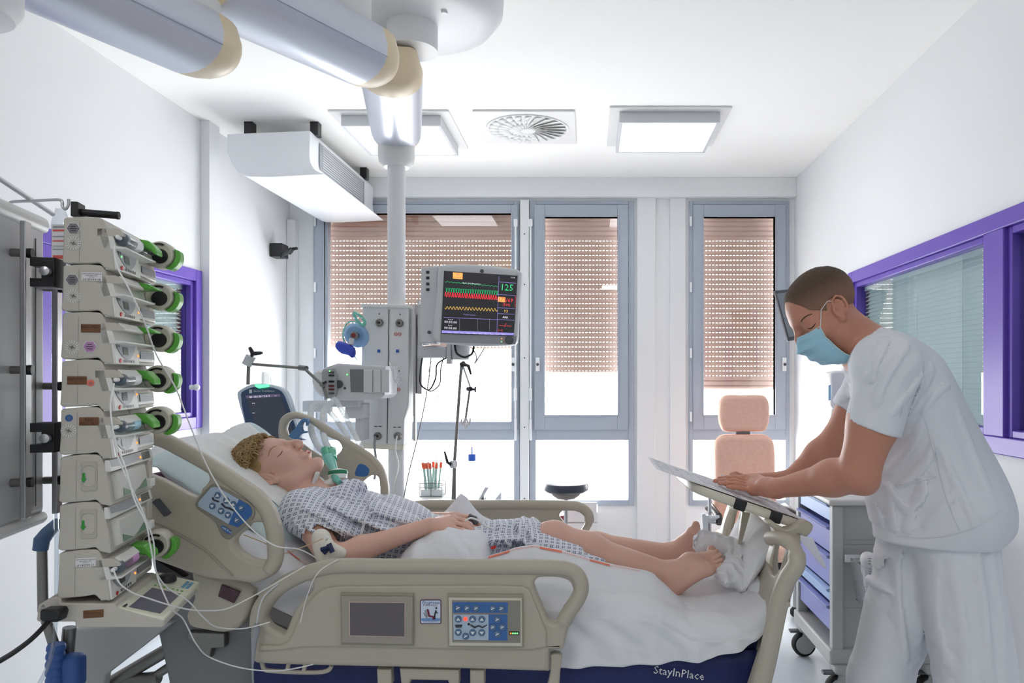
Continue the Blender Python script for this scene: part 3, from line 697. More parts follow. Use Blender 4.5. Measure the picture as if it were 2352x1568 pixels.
def pump(idx, kind, label, stickers, name='infusion_pump'):
    """one module; modelled at the top slot, then lowered by its index"""
    dz = Vector((-.0013 * idx, 0, -PITCH * idx)); base = Vector((X0p, 1.6, 0))
    zb = side(142, 605).z + dz.z
    t = thing(name, label, 'infusion pump', (X0p, 1.6, zb), YW, 'infusion pumps in the stack')
    T = Matrix.Translation(dz - Vector((0, 0, zb)))
    def nb(): m = MB(); m.M = T; return m
    body = [side(*p) for p in BODY]
    b = nb(); b.prism([p + Vector((0, 0, 0)) for p in body], (0, .155, 0)); b.prism([Vector((min(p.x, .1), .155, p.z)) for p in body], (0, .125, 0))
    b.build('pump_body', M_pump, t, bevel=.003, local=True, ang=30)
    b = nb(); s0 = side(182, 512); b.add([side(183, 508) + Vector((0, -.0006, 0)), side(184.2, 508) + Vector((0, -.0006, 0)), side(183.2, 602) + Vector((0, -.0006, 0)), side(182, 602) + Vector((0, -.0006, 0))], [(0, 1, 2, 3)]); b.build('casing_seam', mat('seam_shade', (160, 156, 147), .5), t, local=True)
    f0, f1 = side(257, 568), side(264, 619)
    def face(s_, d, off=0): v = f0.lerp(f1, s_); return Vector((v.x + off, d, v.z))
    def fq(b, s0, s1, d0, d1, off, mi=0): b.add([face(s0, d0, off), face(s0, d1, off), face(s1, d1, off), face(s1, d0, off)], [(0, 1, 2, 3)], mi)
    if kind != 'vol':
        b = nb(); b.prism([face(0, .002, -.02), face(0, .002, .004), face(1, .002, .004), face(1, .002, -.02)], (0, .15, 0)); fp = b.build('front_panel', M_pumpl, t, bevel=.002, local=True)
        b = nb()
        n = 12; vs = [face(.04, .012, .0052)] + [face(.04 + .72 * math.sin(PI * i / n) ** .7, .012 + .125 * i / n, .0052) for i in range(n + 1)]
        b.add(vs, [tuple(range(n + 2))]); b.build('panel_inlay', M_panelg, fp, local=True)
        b = nb(); fq(b, .18, .56, .05, .082, .006); b.build('display', M_dispd if idx in (3, 7) else M_disp, fp, local=True)
        b = nb()
        for k in range(5): fq(b, .78, .9, .05 + .014 * k, .057 + .014 * k, .006, 0)
        fq(b, .1, .22, .018, .024, .006, 0); fq(b, .1, .22, .028, .034, .006, 0)
        b.build('buttons', M_dgrey, fp, local=True)
        b = nb(); b.lathe([(.005, 0), (.005, .0015), (0.001, .0015)], face(.84, .028, .005), (1, 0, -.1), 12); b.build('stop_button', M_red, fp, local=True)
        b = nb(); b.ball(face(.3 if idx in (0, 3) else .55, .036 if idx == 0 else .148, .004), .0028, 8); b.build('status_led', M_led_g if idx in (0,) else M_led_o, fp, local=True)
        b = nb(); e0, e1 = face(.25, .155), face(.85, .155); b.prism([e0 + Vector((-.03, 0, 0)), e0 + Vector((.004, 0, 0)), e1 + Vector((.002, 0, 0)), e1 + Vector((-.03, 0, 0))], (0, .12, 0)); kx = b.build('keypad', M_pumpl, t, bevel=.002, local=True)
        b = nb(); fq(b, .3, .68, .165, .262, .0052); b.build('keypad_inlay', mat('keypad_grey', (132, 136, 140), .4), kx, local=True)
        # cradle, clamp cover, syringe, lever, drive head
        c0 = side(250, 543); ax = Vector((c0.x + .022, 0, c0.z - .003))
        b = nb(); b.prism([(c0.x - .02, .0, c0.z + .004), (c0.x + .008, 0, c0.z + .002), (c0.x + .014, 0, c0.z - .02), (c0.x + .035, 0, c0.z - .022), (c0.x + .035, 0, c0.z - .026), (c0.x - .01, 0, c0.z - .03)], (0, .2, 0)); b.build('syringe_cradle', M_pumpl, t, bevel=.002, local=True)
        b = nb(); top = side(245, 523); b.prism([(top.x - .02, 0, top.z), (top.x + .018, 0, top.z), (top.x + .035, 0, top.z - .013), (top.x + .035, 0, top.z - .018), (top.x - .02, 0, top.z - .02)], (0, .13, 0))
        b.build('clamp_cover', M_pump, t, bevel=.002, local=True)
        b = nb(); b.prism([(top.x + .034, .012, top.z - .016), (top.x + .019, .012, top.z - .001), (top.x + .023, .012, top.z + .001), (top.x + .037, .012, top.z - .014)], (0, .11, 0)); b.build('cover_plate', M_pumpl, t, bevel=.0015, local=True)
        g0 = Vector((top.x + .012, .13, top.z - .004)); b = nb()
        up = .0 if kind == 'loaded' else .01
        b.prism([g0 + Vector(v) for v in ((0, 0, .006), (.03, 0, .002), (.046, 0, -.016 + up), (.048, 0, -.03 + up * 2), (.042, 0, -.03 + up * 2), (.034, 0, -.02 + up), (0, 0, -.012))], (0, .05, 0)); b.build('green_lever', M_green, t, bevel=.003, local=True)
        hx, hz = ax.x + .012, ax.z + (.002 if kind == 'loaded' else .0); b = nb()
        b.lathe([(.012, 0), (.03, -.004), (.034, .006), (.034, .04), (.026, .055), (.005, .058)], (hx, .225, hz), (0, 1, 0), 28); b.box((hx - .03, .25, hz - .004), (.05, .05, .03)); dh = b.build('drive_head', M_beige2, t, bevel=.002, local=True)
        b = nb(); b.lathe([(.0005, -.0065), (.017, -.0065), (.019, .0)], (hx + .002, .2245, hz - .005), (0, 1, 0), 24)
        n = 10; a0 = [(hx + .027 * math.cos(R(60 + 90 * i / n)), .2195, hz + .026 * math.sin(R(60 + 90 * i / n)) + .002) for i in range(n + 1)]; a1 = [(hx + .019 * math.cos(R(150 - 90 * i / n)), .2195, hz + .019 * math.sin(R(150 - 90 * i / n)) + .004) for i in range(n + 1)]
        b.build('grip_disc', M_black, dh, local=True)
        b = nb(); b.add(a0 + a1, [tuple(range(22))]); b.build('grip_slot', M_black, dh, local=True)
        b = nb(); gp = []
        for i in range(9): a = R(-70 + 95 * i / 8); gp.append((hx + .036 * math.cos(a), 0, hz + .036 * math.sin(a)))
        b.prism([(p[0], .225, p[2]) for p in gp] + [(p[0] + .012, .225, p[2] - .004) for p in reversed(gp)], (0, .035, 0)); b.build('green_release', M_green, dh, bevel=.002, local=True)
    else:
        # volumetric pump: raised shutter shape and green arrow on the side, door and display in front
        o = [side(*p) for p in ((194, 515), (200, 513), (230, 513), (230, 583), (200, 583), (194, 581))]
        b = nb(); c = side(212, 549)
        b.plate([[(c.x + (px - 212) * .00083, c.z - (py - 549) * .00094) for px, py in rrect(194, 514, 232, 582, 5)], [(c.x + (px - 212) * .00083, c.z - (py - 549) * .00094) for px, py in rrect(197, 524, 228, 572, 11)]], .003, .001, Matrix.Translation((0, -.0005, 0)) @ VIEW)
        b.build('side_recess', mat('recess_shade', (178, 173, 162), .5), t, local=True)
        b = nb()
        for poly in ([(198.5, 539), (203.5, 539), (203.5, 552), (198.5, 552)], [(194.5, 552), (207.5, 552), (201, 562)]): b.add([side(*p) + Vector((0, -.0022, 0)) for p in poly], [tuple(range(len(poly)))])
        b.build('arrow_mark', mat('arrow_green', (40, 150, 50), .5), t, local=True)
        b = nb(); d0, d1 = side(246, 514), side(264, 618)
        b.prism([(d0.x, .002, d0.z), (d0.x + .008, .002, d0.z), (d0.x + .014, .002, d0.z - .026), (d0.x, .002, d0.z - .026)], (0, .28, 0)); uph = b.build('display_panel', M_pumpl, t, bevel=.002, local=True)
        b = nb(); b.prism([(d0.x, .02, d0.z - .028), (d0.x + .024, .02, d0.z - .03), (d0.x + .03, .02, d0.z - .085), (d0.x + .01, .02, d0.z - .095)], (0, .17, 0)); dr = b.build('pump_door', mat('pump_door_plastic', (205, 205, 198), .6, spec=.2), t, bevel=.003, local=True)
        b = nb(); b.box((d0.x + .02, .212, d0.z - .078), (.03, .03, .02)); b.build('door_latch', M_pumpl, dr, bevel=.003, local=True)
        fx = lambda s_, d: Vector((d0.x + .0085 + .006 * s_, d, d0.z - .026 * s_))
        b = nb(); b.add([fx(.12, .205), fx(.12, .262), fx(.8, .262), fx(.8, .205)], [(0, 1, 2, 3)]); b.build('display', M_disp, uph, local=True)
        b = nb(); b.add([fx(.1, .01), fx(.1, .2), fx(.7, .2), fx(.8, .1), fx(.6, .01)], [(0, 1, 2, 3, 4)]); b.build('panel_inlay', M_panelg, uph, local=True)
        b = nb(); b.ball(fx(.5, .192), .003, 8); b.build('status_led', M_led_o, uph, local=True)
        b = nb(); b.box((d0.x + .0, .26, d0.z - .05), (.03, .03, .05)); b.build('tube_guide', M_pump, t, bevel=.004, local=True)
        b = nb(); fxx = lambda s_, d: Vector((d0.x + .0252 + .006 * s_, d, d0.z - .032 - .053 * s_))
        b.add([fxx(.95, .03), fxx(.95, .09), fxx(.62, .03)], [(0, 1, 2)]); b.add([fxx(.95, .18), fxx(.55, .18), fxx(.85, .13), fxx(.95, .1)], [(0, 1, 2, 3)]); b.build('door_marking', mat('green_grey_mark', (112, 142, 116), .5), dr, local=True)
    for st in stickers:
        k, px, py = st[:3]; c = side(px, py - 0) ; m_ = 1.6 / F; b = nb(); y_ = -.0012
        if k == 'hexg' or k == 'hexp':
            b.add([Vector((c.x + 15 * m_ * math.cos(R(60 * i)), y_, c.z + 15 * m_ * math.sin(R(60 * i)))) for i in range(6)], [tuple(range(6))], 0)
            b.add([Vector((c.x + 13.6 * m_ * math.cos(R(60 * i)), y_ - .0003, c.z + 13.6 * m_ * math.sin(R(60 * i)))) for i in range(6)], [tuple(range(6))], 1)
            for j, wd in ((-5, 9), (0, 14), (5, 11)): b.box((c.x, y_ - .0006, c.z - j * m_), (wd * m_, .0002, 1.6 * m_), 2)
            b.build('sticker', [M_label, M_hexg if k == 'hexg' else M_hexp, M_ink], t, local=True)
        elif k == 'wheel':
            for i in range(16):
                a = 2 * PI * i / 16
                for r_ in (14, 10.5): b.box((c.x + r_ * m_ * math.cos(a), y_, c.z + r_ * m_ * math.sin(a)), (3.2 * m_, .0002, 2.2 * m_), 0, Matrix.Rotation(-a, 3, 'Y'))
            b.lathe([(15.4 * m_, 0), (16 * m_, 0), (16 * m_, .0003), (15.4 * m_, .0003), (15.4 * m_, 0)], (c.x, y_, c.z), (0, -1, 0), 12, 0)
            b.box((c.x, y_, c.z), (12 * m_, .0002, 2 * m_), 1, Matrix.Rotation(R(20), 3, 'Y')); b.box((c.x, y_, c.z), (8 * m_, .0002, 3 * m_), 1, Matrix.Rotation(R(-70), 3, 'Y'))
            b.build('sticker', [M_label, M_hexg], t, local=True)
        elif k == 'brown':
            b.box((c.x, y_, c.z), (40 * m_, .0003, 19 * m_), 0); b.text(st[3], .009, (c.x, y_ - .0006, c.z + .0005), mi=1, align='CENTER'); b.text(st[4], .009, (c.x, y_ - .0006, c.z - .0078), mi=1, align='CENTER')
            b.build('sticker', [M_brownl, mat('brown_label_ink', (70, 42, 26), .5)], t, local=True)
        elif k == 'round': b.lathe([(.0075, 0), (.0075, .0004), (.0005, .0004)], (c.x, y_ + .0008, c.z), (0, -1, 0), 18); b.text('@', .009, (c.x, y_ - .0002, c.z - .003), mi=1, align='CENTER'); b.build('sticker', [st[3], M_hexg], t, local=True)
        elif k == 'white':
            b.box((c.x, y_, c.z), (42 * m_, .0003, 20 * m_), 0)
            for j, l in enumerate(('CHR HOPITAUX RENNES', 'REA MEDICALE', 'CP 0001')): b.text(l, .0034, (c.x, y_ - .0006, c.z + .0046 - .0036 * j), mi=1, align='CENTER')
            b.text(st[3], .0062, (c.x, y_ - .0006, c.z - .0084), mi=1, align='CENTER', space=1.1); b.build('sticker', [M_label, M_ink], t, local=True)
    t.name = name; return t, ((T, ax, zb) if kind != 'vol' else (T, None, zb))
def syringe(idx, label, tape, T, ax, zb):
    t = thing('syringe', label, 'syringe', (X0p, 1.6, zb), YW, 'syringes in the pumps')
    def nb(): m = MB(); m.M = T; return m
    a = Vector(ax); b = nb(); b.lathe([(.0125, .012), (.0128, .016), (.0128, .145)], a, (0, 1, 0), 24); b.build('barrel', M_clear, t, local=True)
    b = nb(); b.lathe([(.002, -.004), (.005, 0), (.006, .006), (.0135, .009), (.0142, .013), (.0142, .02), (.011, .021)], a, (0, 1, 0), 24); b.build('syringe_nose', mat('syringe_nose_grey', (86, 98, 108), .35), t, local=True)
    b = nb(); b.lathe([(.002, -.018), (.0045, -.016), (.0045, 0)], a, (0, 1, 0), 14); b.build('luer_lock', M_white, t, local=True)
    if tape: b = nb(); b.lathe([(.0132, .07), (.0132, .11)], a, (0, 1, 0), 24); b.build('drug_label', tape, t, local=True)
    b = nb(); b.lathe([(.0115, .085), (.0115, .1), (.004, .101), (.004, .225)], a, (0, 1, 0), 16); b.build('plunger', M_dgrey, t, local=True)
M_pinkt = mat('pink_drug_label', (204, 150, 200), .5); M_bluet = mat('pale_blue_drug_label', (150, 198, 214), .5); M_whitet = mat('white_drug_label', (226, 228, 230), .5)
rows = [(0, 'loaded', 'topmost infusion pump of the stack, right under the black handle, with a syringe loaded', [('hexg', 169, 525), ('wheel', 169, 559)], M_whitet, 'clear syringe with a white label in the topmost pump of the stack'),
        (1, 'empty', 'second infusion pump from the top, empty, with white sticker reading 2018/544-08', [('hexg', 168, 533), ('wheel', 170, 570), ('white', 213, 526, '2018/544-08')], None, ''),
        (2, 'empty', 'third infusion pump from the top, empty, with brown sticker and mauve hexagon sticker', [('brown', 212, 536, 'REA-MED', ''), ('wheel', 169, 578), ('hexp', 210, 578)], None, ''),
        (3, 'loaded', 'fourth infusion pump from the top with brown sticker and small salmon round sticker', [('brown', 182, 545, 'REA-MED', '1'), ('round', 213, 552, M_salmon)], M_whitet, 'clear syringe in the fourth pump from the top'),
        (4, 'loaded', 'fifth infusion pump from the top with blue round sticker and pale blue syringe label', [('round', 165, 521, M_blue), ('brown', 211, 531, 'REA', 'MED-NO'), ('wheel', 164, 550)], M_bluet, 'clear syringe with a pale blue label in the fifth pump from the top'),
        (5, 'vol', 'upper of the two volumetric pumps with a green arrow on the side', [], None, ''),
        (6, 'vol', 'lower of the two volumetric pumps with a green arrow on the side', [], None, ''),
        (7, 'loaded', 'lowest infusion pump of the stack with white sticker reading 2018/544-21', [('white', 208, 526, '2018/544-21')], M_pinkt, 'clear syringe with a pink label in the lowest pump')]
for idx, kind, lab, st, tape, sl in rows:
    tt, (T, ax, zb) = pump(idx, kind, lab, st)
    if kind == 'loaded': syringe(idx, sl, tape, T, ax, zb)
# base station with screen
zb8 = side(142, 605).z - PITCH * 7
base = thing('pump_base_station', 'beige base station with grey screen and black dial under the pump stack', 'pump base', (X0p, 1.6, zb8 - .075), YW)
BL = lambda px, py, d=0: LP(px, py, d) - Vector((0, 0, zb8 - .075))
def nbb(): return MB()
b = nbb(); b.prism([BL(88, 1389), BL(120, 1371), BL(140, 1370), BL(140, 1385), BL(262, 1386), BL(268, 1396), BL(376, 1425), BL(378, 1437), BL(370, 1441), BL(176, 1441), BL(172, 1436), BL(172, 1428), BL(88, 1428), BL(83, 1424)], (0, .27, 0)); b.build('base_body', M_pump, base, bevel=.004, local=True)
A = BL(264, 1394, .002); Bq = BL(378, 1418, .002); up = Vector((0, 0, .001))
ext = Vector((0, .27, 0)); b = nbb()
b.prism([A, Bq, Bq - Vector((.004, 0, .02)), A - Vector((0, 0, .02))], (0, .3, 0)); kp = b.build('control_deck', mat('deck_cream', (224, 224, 204), .4), base, bevel=.004, local=True)
def dk(s_, d): return A.lerp(Bq, s_) + Vector((0, d * .3, .0008))
b = nbb(); b.add([dk(.22, .06), dk(.86, .06), dk(.86, .58), dk(.22, .58)], [(0, 1, 2, 3)]); b.build('screen', mat('grey_violet_screen', (112, 110, 128), .2), kp, local=True)
b = nbb(); c = dk(.35, .82); b.lathe([(.022, 0), (.022, .008), (.019, .016), (.001, .018)], c, (0, 0, 1), 12, sy=1); b.build('dial', M_black, kp, local=True)
b = nbb()
for i in range(7): b.add([dk(.2 + .1 * i, .64), dk(.25 + .1 * i, .64), dk(.25 + .1 * i, .67), dk(.2 + .1 * i, .67)], [(0, 1, 2, 3)], 0)
for i in range(2):
    for j in range(4): b.add([dk(.72 + .1 * i, .74 + .05 * j), dk(.8 + .1 * i, .74 + .05 * j), dk(.8 + .1 * i, .78 + .05 * j), dk(.72 + .1 * i, .78 + .05 * j)], [(0, 1, 2, 3)], 1)
b.add([dk(.1, .04), dk(.16, .04), dk(.16, .1), dk(.12, .12)], [(0, 1, 2, 3)], 2)
b.build('deck_marking', [M_green, mat('sky_mark', (100, 165, 205), .5), M_ink], kp, local=True)
b = nbb(); c = BL(215, 1409); b.box((c.x, -.001, c.z), (.039, .0006, .0165), 0); b.text('REA-CP 01', .006, (c.x, -.0016, c.z), mi=1, align='CENTER'); b.build('sticker', [M_brownl, M_ink], base, local=True)
b = nbb(); c = BL(99, 1402); b.lathe([(.0065, 0), (.0072, 0), (.0072, .0004), (.0065, .0004), (.0065, 0)], (c.x, 0, c.z), (0, -1, 0), 8); b.prism([(c.x - .004, -.0004, c.z + .008), (c.x + .004, -.0004, c.z + .008), (c.x, -.0004, c.z + .014)], (0, -.0003, 0)); b.box((c.x, -.0006, c.z), (.008, .0003, .008)); b.build('symbol', M_hexg, base, local=True)
# handle on the top, clamps toward the rail
ht = side(160, 498)
t = thing('carry_handle', 'black T-shaped carrying handle on top of the pump stack', 'handle', (X0p, 1.6, ht.z), YW)
q = lambda px, py, d=.0: LP(px, py, d) - Vector((0, 0, ht.z))
b = MB(); a = q(160, 497, .06); c = q(185, 464, .06); b.box(((a.x + c.x) / 2, .075, (a.z + c.z) / 2), (c.x - a.x - .006, .04, c.z - a.z)); b.build('bracket', M_black, t, bevel=.002, local=True)
b = MB(); a = q(176, 487, .075); c = q(274, 495, .075); b.tube([a, a.lerp(c, .93), a.lerp(c, .95), c], [.0085, .0085, .0092, .009], 16); b.build('grip', M_black, t, local=True)
for lab, yy in (('upper black clamp between the pump stack and the rail', (594, 622, 640, 662)), ('lower black clamp between the pump stack and the rail', (970, 988, 1016, 1036))):
    t = thing('rail_clamp', lab, 'clamp', (X0p, 1.6, 1.2), YW, 'rail clamps of the pump stack')
    b = MB(); w0 = LP(83, yy[0], .07); w1 = LP(139, yy[3], .07); zt_, zb_ = w0.z, w1.z; h_ = (zt_ - zb_)
    O = [(w0.x, zt_), (w1.x, zt_), (w1.x, zb_), (w0.x, zb_), (w0.x, zb_ + h_ * .28), (w0.x + .022, zb_ + h_ * .28), (w0.x + .022, zt_ - h_ * .3), (w0.x, zt_ - h_ * .3)]
    b.plate([[(p[0], p[1] - 1.2) for p in O]], .06, .002, Matrix.Translation((0, .07, 0)) @ VIEW); b.build('clamp_body', M_black, t, local=True)
    b = MB(); b.lathe([(.01, 0), (.01, .012), (.004, .014)], (w0.x + .035, .034, (zt_ + zb_) / 2 - 1.2), (0, -1, 0), 14); b.build('clamp_screw', M_steel, t, local=True)
t = thing('stack_pole', 'short black pole end behind the foot of the pump stack', 'pole', (X0p, 1.6, .9), YW)
b = MB(); b.bx(-.03, -.008, .1, .14, side(0, 1375).z - .9, side(0, 1342).z - .9); b.build('pole_bar', M_black, t, local=True)
# mains plug and cord
t = thing('power_cord', 'black mains plug and cord in the left end of the pump base', 'power cord', P(135, 1400, 1.58))
b = MB(); c = P(138, 1404, 1.6); b.prism([P(x, y, 1.59) for x, y in ((115, 1392), (120, 1390), (155, 1390), (160, 1400), (154, 1419), (120, 1418), (114, 1412))], (0, -.03, 0)); b.build('plug', M_black, t, bevel=.003)
b = MB(); pts = [P(x, y, Y) for x, y, Y in ((122, 1412, 1.575), (108, 1430, 1.56), (80, 1460, 1.52), (40, 1492, 1.46), (0, 1517, 1.4), (-60, 1545, 1.32))]; pts = [Vector(p) for p in spl([tuple(p) for p in pts], 5, False)]
b.tube(pts, [.009] * 4 + [.0052] * (len(pts) - 4), 10); b.build('cord', M_black, t)
# drip rail, hooks and infusion bag behind the head
t = thing('drip_rail', 'thin steel overhead rail with bent hooks above the service head', 'rail', P(60, 450, 2.0))
b = MB(); b.tube([P(-120, 330, 1.75), P(0, 411, 1.9), P(122, 492, 2.08)], .0065, 10); b.build('rail_bar', M_steel, t)
b = MB(); b.tube([Vector(p) for p in spl([tuple(P(x, y, 1.95)) for x, y in ((20, 468), (26, 464), (80, 461), (138, 459), (143, 463), (144, 475), (150, 480), (156, 475), (158, 457))], 4, False)], .004, 8); b.build('hook', M_steel, t)
t = thing('infusion_bag', 'clear infusion bag with red and white printed label hanging behind the pumps', 'infusion bag', P(132, 480, 1.95))
def bagf(u, v):
    px = 117 + (160 - 117) * u; py = 478 + (600 - 478) * v; s_ = math.sin(PI * min(max(u, 0), 1)) * math.sin(PI * min(max(v * .96 + .02, 0), 1)); 
    px = 138 + (px - 138) * (1 - .5 * max(0, .25 - v) / .25) ; return px, py, s_
b = MB()
for sg in (-1, 1): b.grid(lambda u, v: P(bagf(u, v)[0], bagf(u, v)[1], 1.95 + sg * .018 * bagf(u, v)[2] ** .5), 10, 14)
b.build('bag', glassmat('infusion_bag_film', (.86, .88, .9), .1, .1), t)
b = MB(); Yb = 1.928
b.quad(P(119, 515, Yb), P(150, 515, Yb), P(150, 600, Yb), P(119, 600, Yb)); 
for y_, h_, m_ in ((521, 5, 2), (529, 4, 1), (553, 3, 1), (590, 8, 1), (543, 3, 2), (565, 2, 2), (572, 2, 2)): b.quad(P(121, y_ - h_ / 2, Yb - .001), P(148, y_ - h_ / 2, Yb - .001), P(148, y_ + h_ / 2, Yb - .001), P(121, y_ + h_ / 2, Yb - .001), m_)
b.build('printed_label', [M_label, mat('bag_red', (214, 84, 72), .5), M_grey], t)
# ================================================================ THE BED
YN, YFr = 2.0, 2.95
z1 = zm(340, 920, 3.7333); z2 = zm(560, 1240, 2.868); z3 = zm(900, 1100, 3.92); z4 = zm(1380, 1020, 2.8615)
bed = thing('hospital_bed', 'beige plastic hospital bed with raised back and control panels in the side rails', 'bed', (-.35, 2.47, 0))
M_bgroove = mat('beige_groove', (158, 151, 138), .5)
M_keyblue = mat('keypad_blue', (58, 104, 168), .4); M_keypale = mat('keypad_pale_blue', (172, 190, 210), .4); M_keygrey = mat('keypad_grey_frame', (138, 134, 126), .4)
M_btn = mat('button_blue_grey', (84, 112, 146), .35); M_arrow = mat('button_arrow_white', (226, 230, 236), .5)
# ---- near foot-side rail
outer = spl(z2([(560, 150), (720, 143), (2080, 155), (2170, 178), (2225, 225), (2252, 290), (2245, 350), (2215, 410), (2150, 530), (2110, 690), (2100, 705, True), (2014, 710, True), (2012, 850, True), (1440, 832, True), (100, 795), (70, 770), (62, 700), (64, 560), (100, 430), (165, 340), (260, 260), (400, 190)]), 5)
hl = spl(z2([(452, 264), (472, 290), (455, 330), (400, 385), (340, 470), (305, 560), (280, 600), (240, 585), (180, 545), (160, 500), (180, 450), (240, 375), (330, 305), (400, 272)]), 5)
hr = spl(z2([(1935, 242), (2090, 240), (2145, 262), (2170, 310), (2165, 370), (2110, 460), (2072, 520), (2042, 532), (2010, 515), (1975, 440), (1925, 320), (1915, 272)]), 5)
b = MB(); b.pplate([outer, hl, hr], YN, .042, .012, res=3); fr = b.build('foot_side_rail', M_beige, bed, ang=30)
fr['label'] = 'near foot-side rail with the two control panels'
b = MB(); pts = spl(z2([(2105, 540), (2150, 460), (2200, 385), (2222, 325), (2215, 265), (2180, 215), (2120, 188), (2040, 180), (1700, 177), (1000, 172), (560, 178), (400, 222), (260, 292), (165, 370), (105, 460), (92, 560)]), 6, False)
b.tube([P(x, y, YN - .012) for x, y in pts], .021, 12); b.build('rail_handle', M_beige, fr)
# raised panel with groove line
b = MB(); pn = spl(z2([(640, 300, True), (1830, 300), (1880, 325), (1905, 380), (1995, 600, True), (1995, 700, True), (1900, 720), (420, 700), (250, 720), (100, 730, True), (110, 690, True), (280, 675), (330, 600), (380, 480), (450, 380), (540, 315)]), 4)
b.pplate([pn], YN - .022, .012, .005); b.build('rail_panel', M_beige, fr, ang=30)
b = MB(); q = z2([(640, 345), (1120, 350), (1122, 690), (646, 684)]); b.pplate([q], YN - .029, .012, .002, mi=0); b.build('screen_recess', M_bgroove, fr)
b = MB(); b.pplate([z2([(648, 362), (1118, 367), (1118, 682), (650, 672)])], YN - .034, .02, .004); sc = b.build('touch_screen_housing', mat('screen_housing_grey', (158, 152, 142), .4), fr)
b = MB(); b.pplate([z2([(692, 404), (1066, 408), (1064, 640), (694, 632)])], YN - .0445, .003, .0005); b.build('screen_bezel', mat('pinkish_bezel', (196, 174, 166), .4), sc)
b = MB(); b.pplate([z2([(700, 412), (1058, 415), (1057, 634), (701, 626)])], YN - .0465, .002); b.build('screen', mat('dark_violet_grey_screen', (98, 92, 98), .3), sc)
b = MB(); q = z2([(1345, 352), (1840, 355), (1842, 700), (1350, 695)]); b.pplate([q], YN - .029, .012, .002); b.build('keypad_recess', M_bgroove, fr)
b = MB(); b.pplate([z2([(1352, 375), (1834, 378), (1836, 694), (1356, 690)])], YN - .034, .02, .004); kp = b.build('keypad_housing', M_beige2, fr)
b = MB(); b.pplate([z2([(1372, 396), (1822, 398), (1822, 676), (1374, 672)])], YN - .0445, .003, .0005); b.build('keypad_face', M_keygrey, kp)
YK = YN - .0465
def qd(b, pts, off=0, mi=0): b.add([P(x, y, YK - off) for x, y in pts], [tuple(range(len(pts)))], mi)
b = MB(); qd(b, z2([(1376, 408), (1740, 410), (1738, 480), (1378, 478)])); qd(b, z2([(1612, 490), (1736, 490), (1736, 662), (1612, 660)])); b.build('blue_field', M_keyblue, kp)
b = MB(); qd(b, z2([(1380, 490), (1612, 490), (1612, 658), (1382, 656)])); b.build('pale_field', M_keypale, kp)
def buttons(parent, Y, ups, downs, rounds, zf, r):
    for kind, L in (('u', ups), ('d', downs), ('o', rounds)):
        for x, y in L:
            (px, py), = zf([(x, y)]); b = MB(); c = P(px, py, Y); k = r / F * Y
            b.lathe([(k, -.001), (k, .001), (k * .9, .002), (.0005, .002)], c, (0, -1, 0), 20)
            s_ = k * .62
            if kind != 'o':
                g = 1 if kind == 'u' else -1
                b.add([c + Vector((-s_, -.0026, -s_ * .6 * g)), c + Vector((s_, -.0026, -s_ * .6 * g)), c + Vector((0, -.0026, s_ * .85 * g))], [(0, 1, 2)], 1)
            else:
                b.box(c + Vector((0, -.0026, 0)), (s_ * 1.7, .0003, s_ * .45), 1, Matrix.Rotation(R(-30), 3, 'Y')); b.box(c + Vector((-s_ * .3, -.0026, s_ * .55)), (s_ * .5, .0003, s_ * .35), 1)
            b.build('button', [M_btn, M_arrow], parent)
buttons(kp, YK - .0005, [(1413, 520), (1507, 520), (1568, 521)], [(1413, 607), (1508, 609), (1568, 609)], [(1410, 447), (1470, 448), (1530, 449), (1640, 450), (1697, 450), (1670, 523), (1640, 573), (1703, 573), (1670, 619), (1462, 633)], z2, 8)
b = MB(); c = P(*z2([(1460, 519)])[0], YK - .001); b.lathe([(.0035, 0), (.0052, 0), (.0052, .001), (.0035, .001), (.0035, 0)], c, (0, -1, 0), 16); b.prism([c + Vector((-.003, -.001, -.002)), c + Vector((.003, -.001, -.002)), c + Vector((0, -.001, .003))], (0, -.0006, 0)); b.build('warning_light', mat('red_light', (255, 70, 40), .4, emit=1.5), kp)
def lying(b, x0, y0, s_, Y, zf, mi=0):                     # little lying figure on the keypad
    (px, py), = zf([(x0, y0)]); b.lathe([(3 * s_ / F * Y, 0), (3 * s_ / F * Y, .0005), (.0001, .0005)], P(px, py, Y), (0, -1, 0), 12, mi)
    pts = [(x0 + 12 * s_, y0 + 6), (x0 + 40 * s_, y0 + 22), (x0 + 65 * s_, y0 + 10), (x0 + 90 * s_, y0 + 22), (x0 + 120 * s_, y0 + 5)]
    b.tube([P(*zf([p])[0], Y - .0004) for p in pts], [.0018 * s_, .0026 * s_, .0018 * s_, .0018 * s_, .001], 6, mi)
b = MB(); lying(b, 1482, 553, 1, YK - .001, z2); b.box(P(*z2([(1415, 562)])[0], YK - .001), (.019, .0006, .004)); b.box(P(*z2([(1415, 572)])[0], YK - .001), (.016, .0006, .003)); b.build('pictogram', M_ink, kp)
b = MB(); c0 = P(*z2([(1780, 613)])[0], YK - .001); b.box(c0, (.026, .001, .009), 0)
for i in range(4): b.lathe([(.0022, 0), (.0022, .0012), (.0003, .0012)], c0 + Vector((-.0085 + .0057 * i, -.0004, 0)), (0, -1, 0), 12, 1 if i == 0 else 2)
b.build('charge_lights', [M_black, M_led_o, M_led_g], kp)
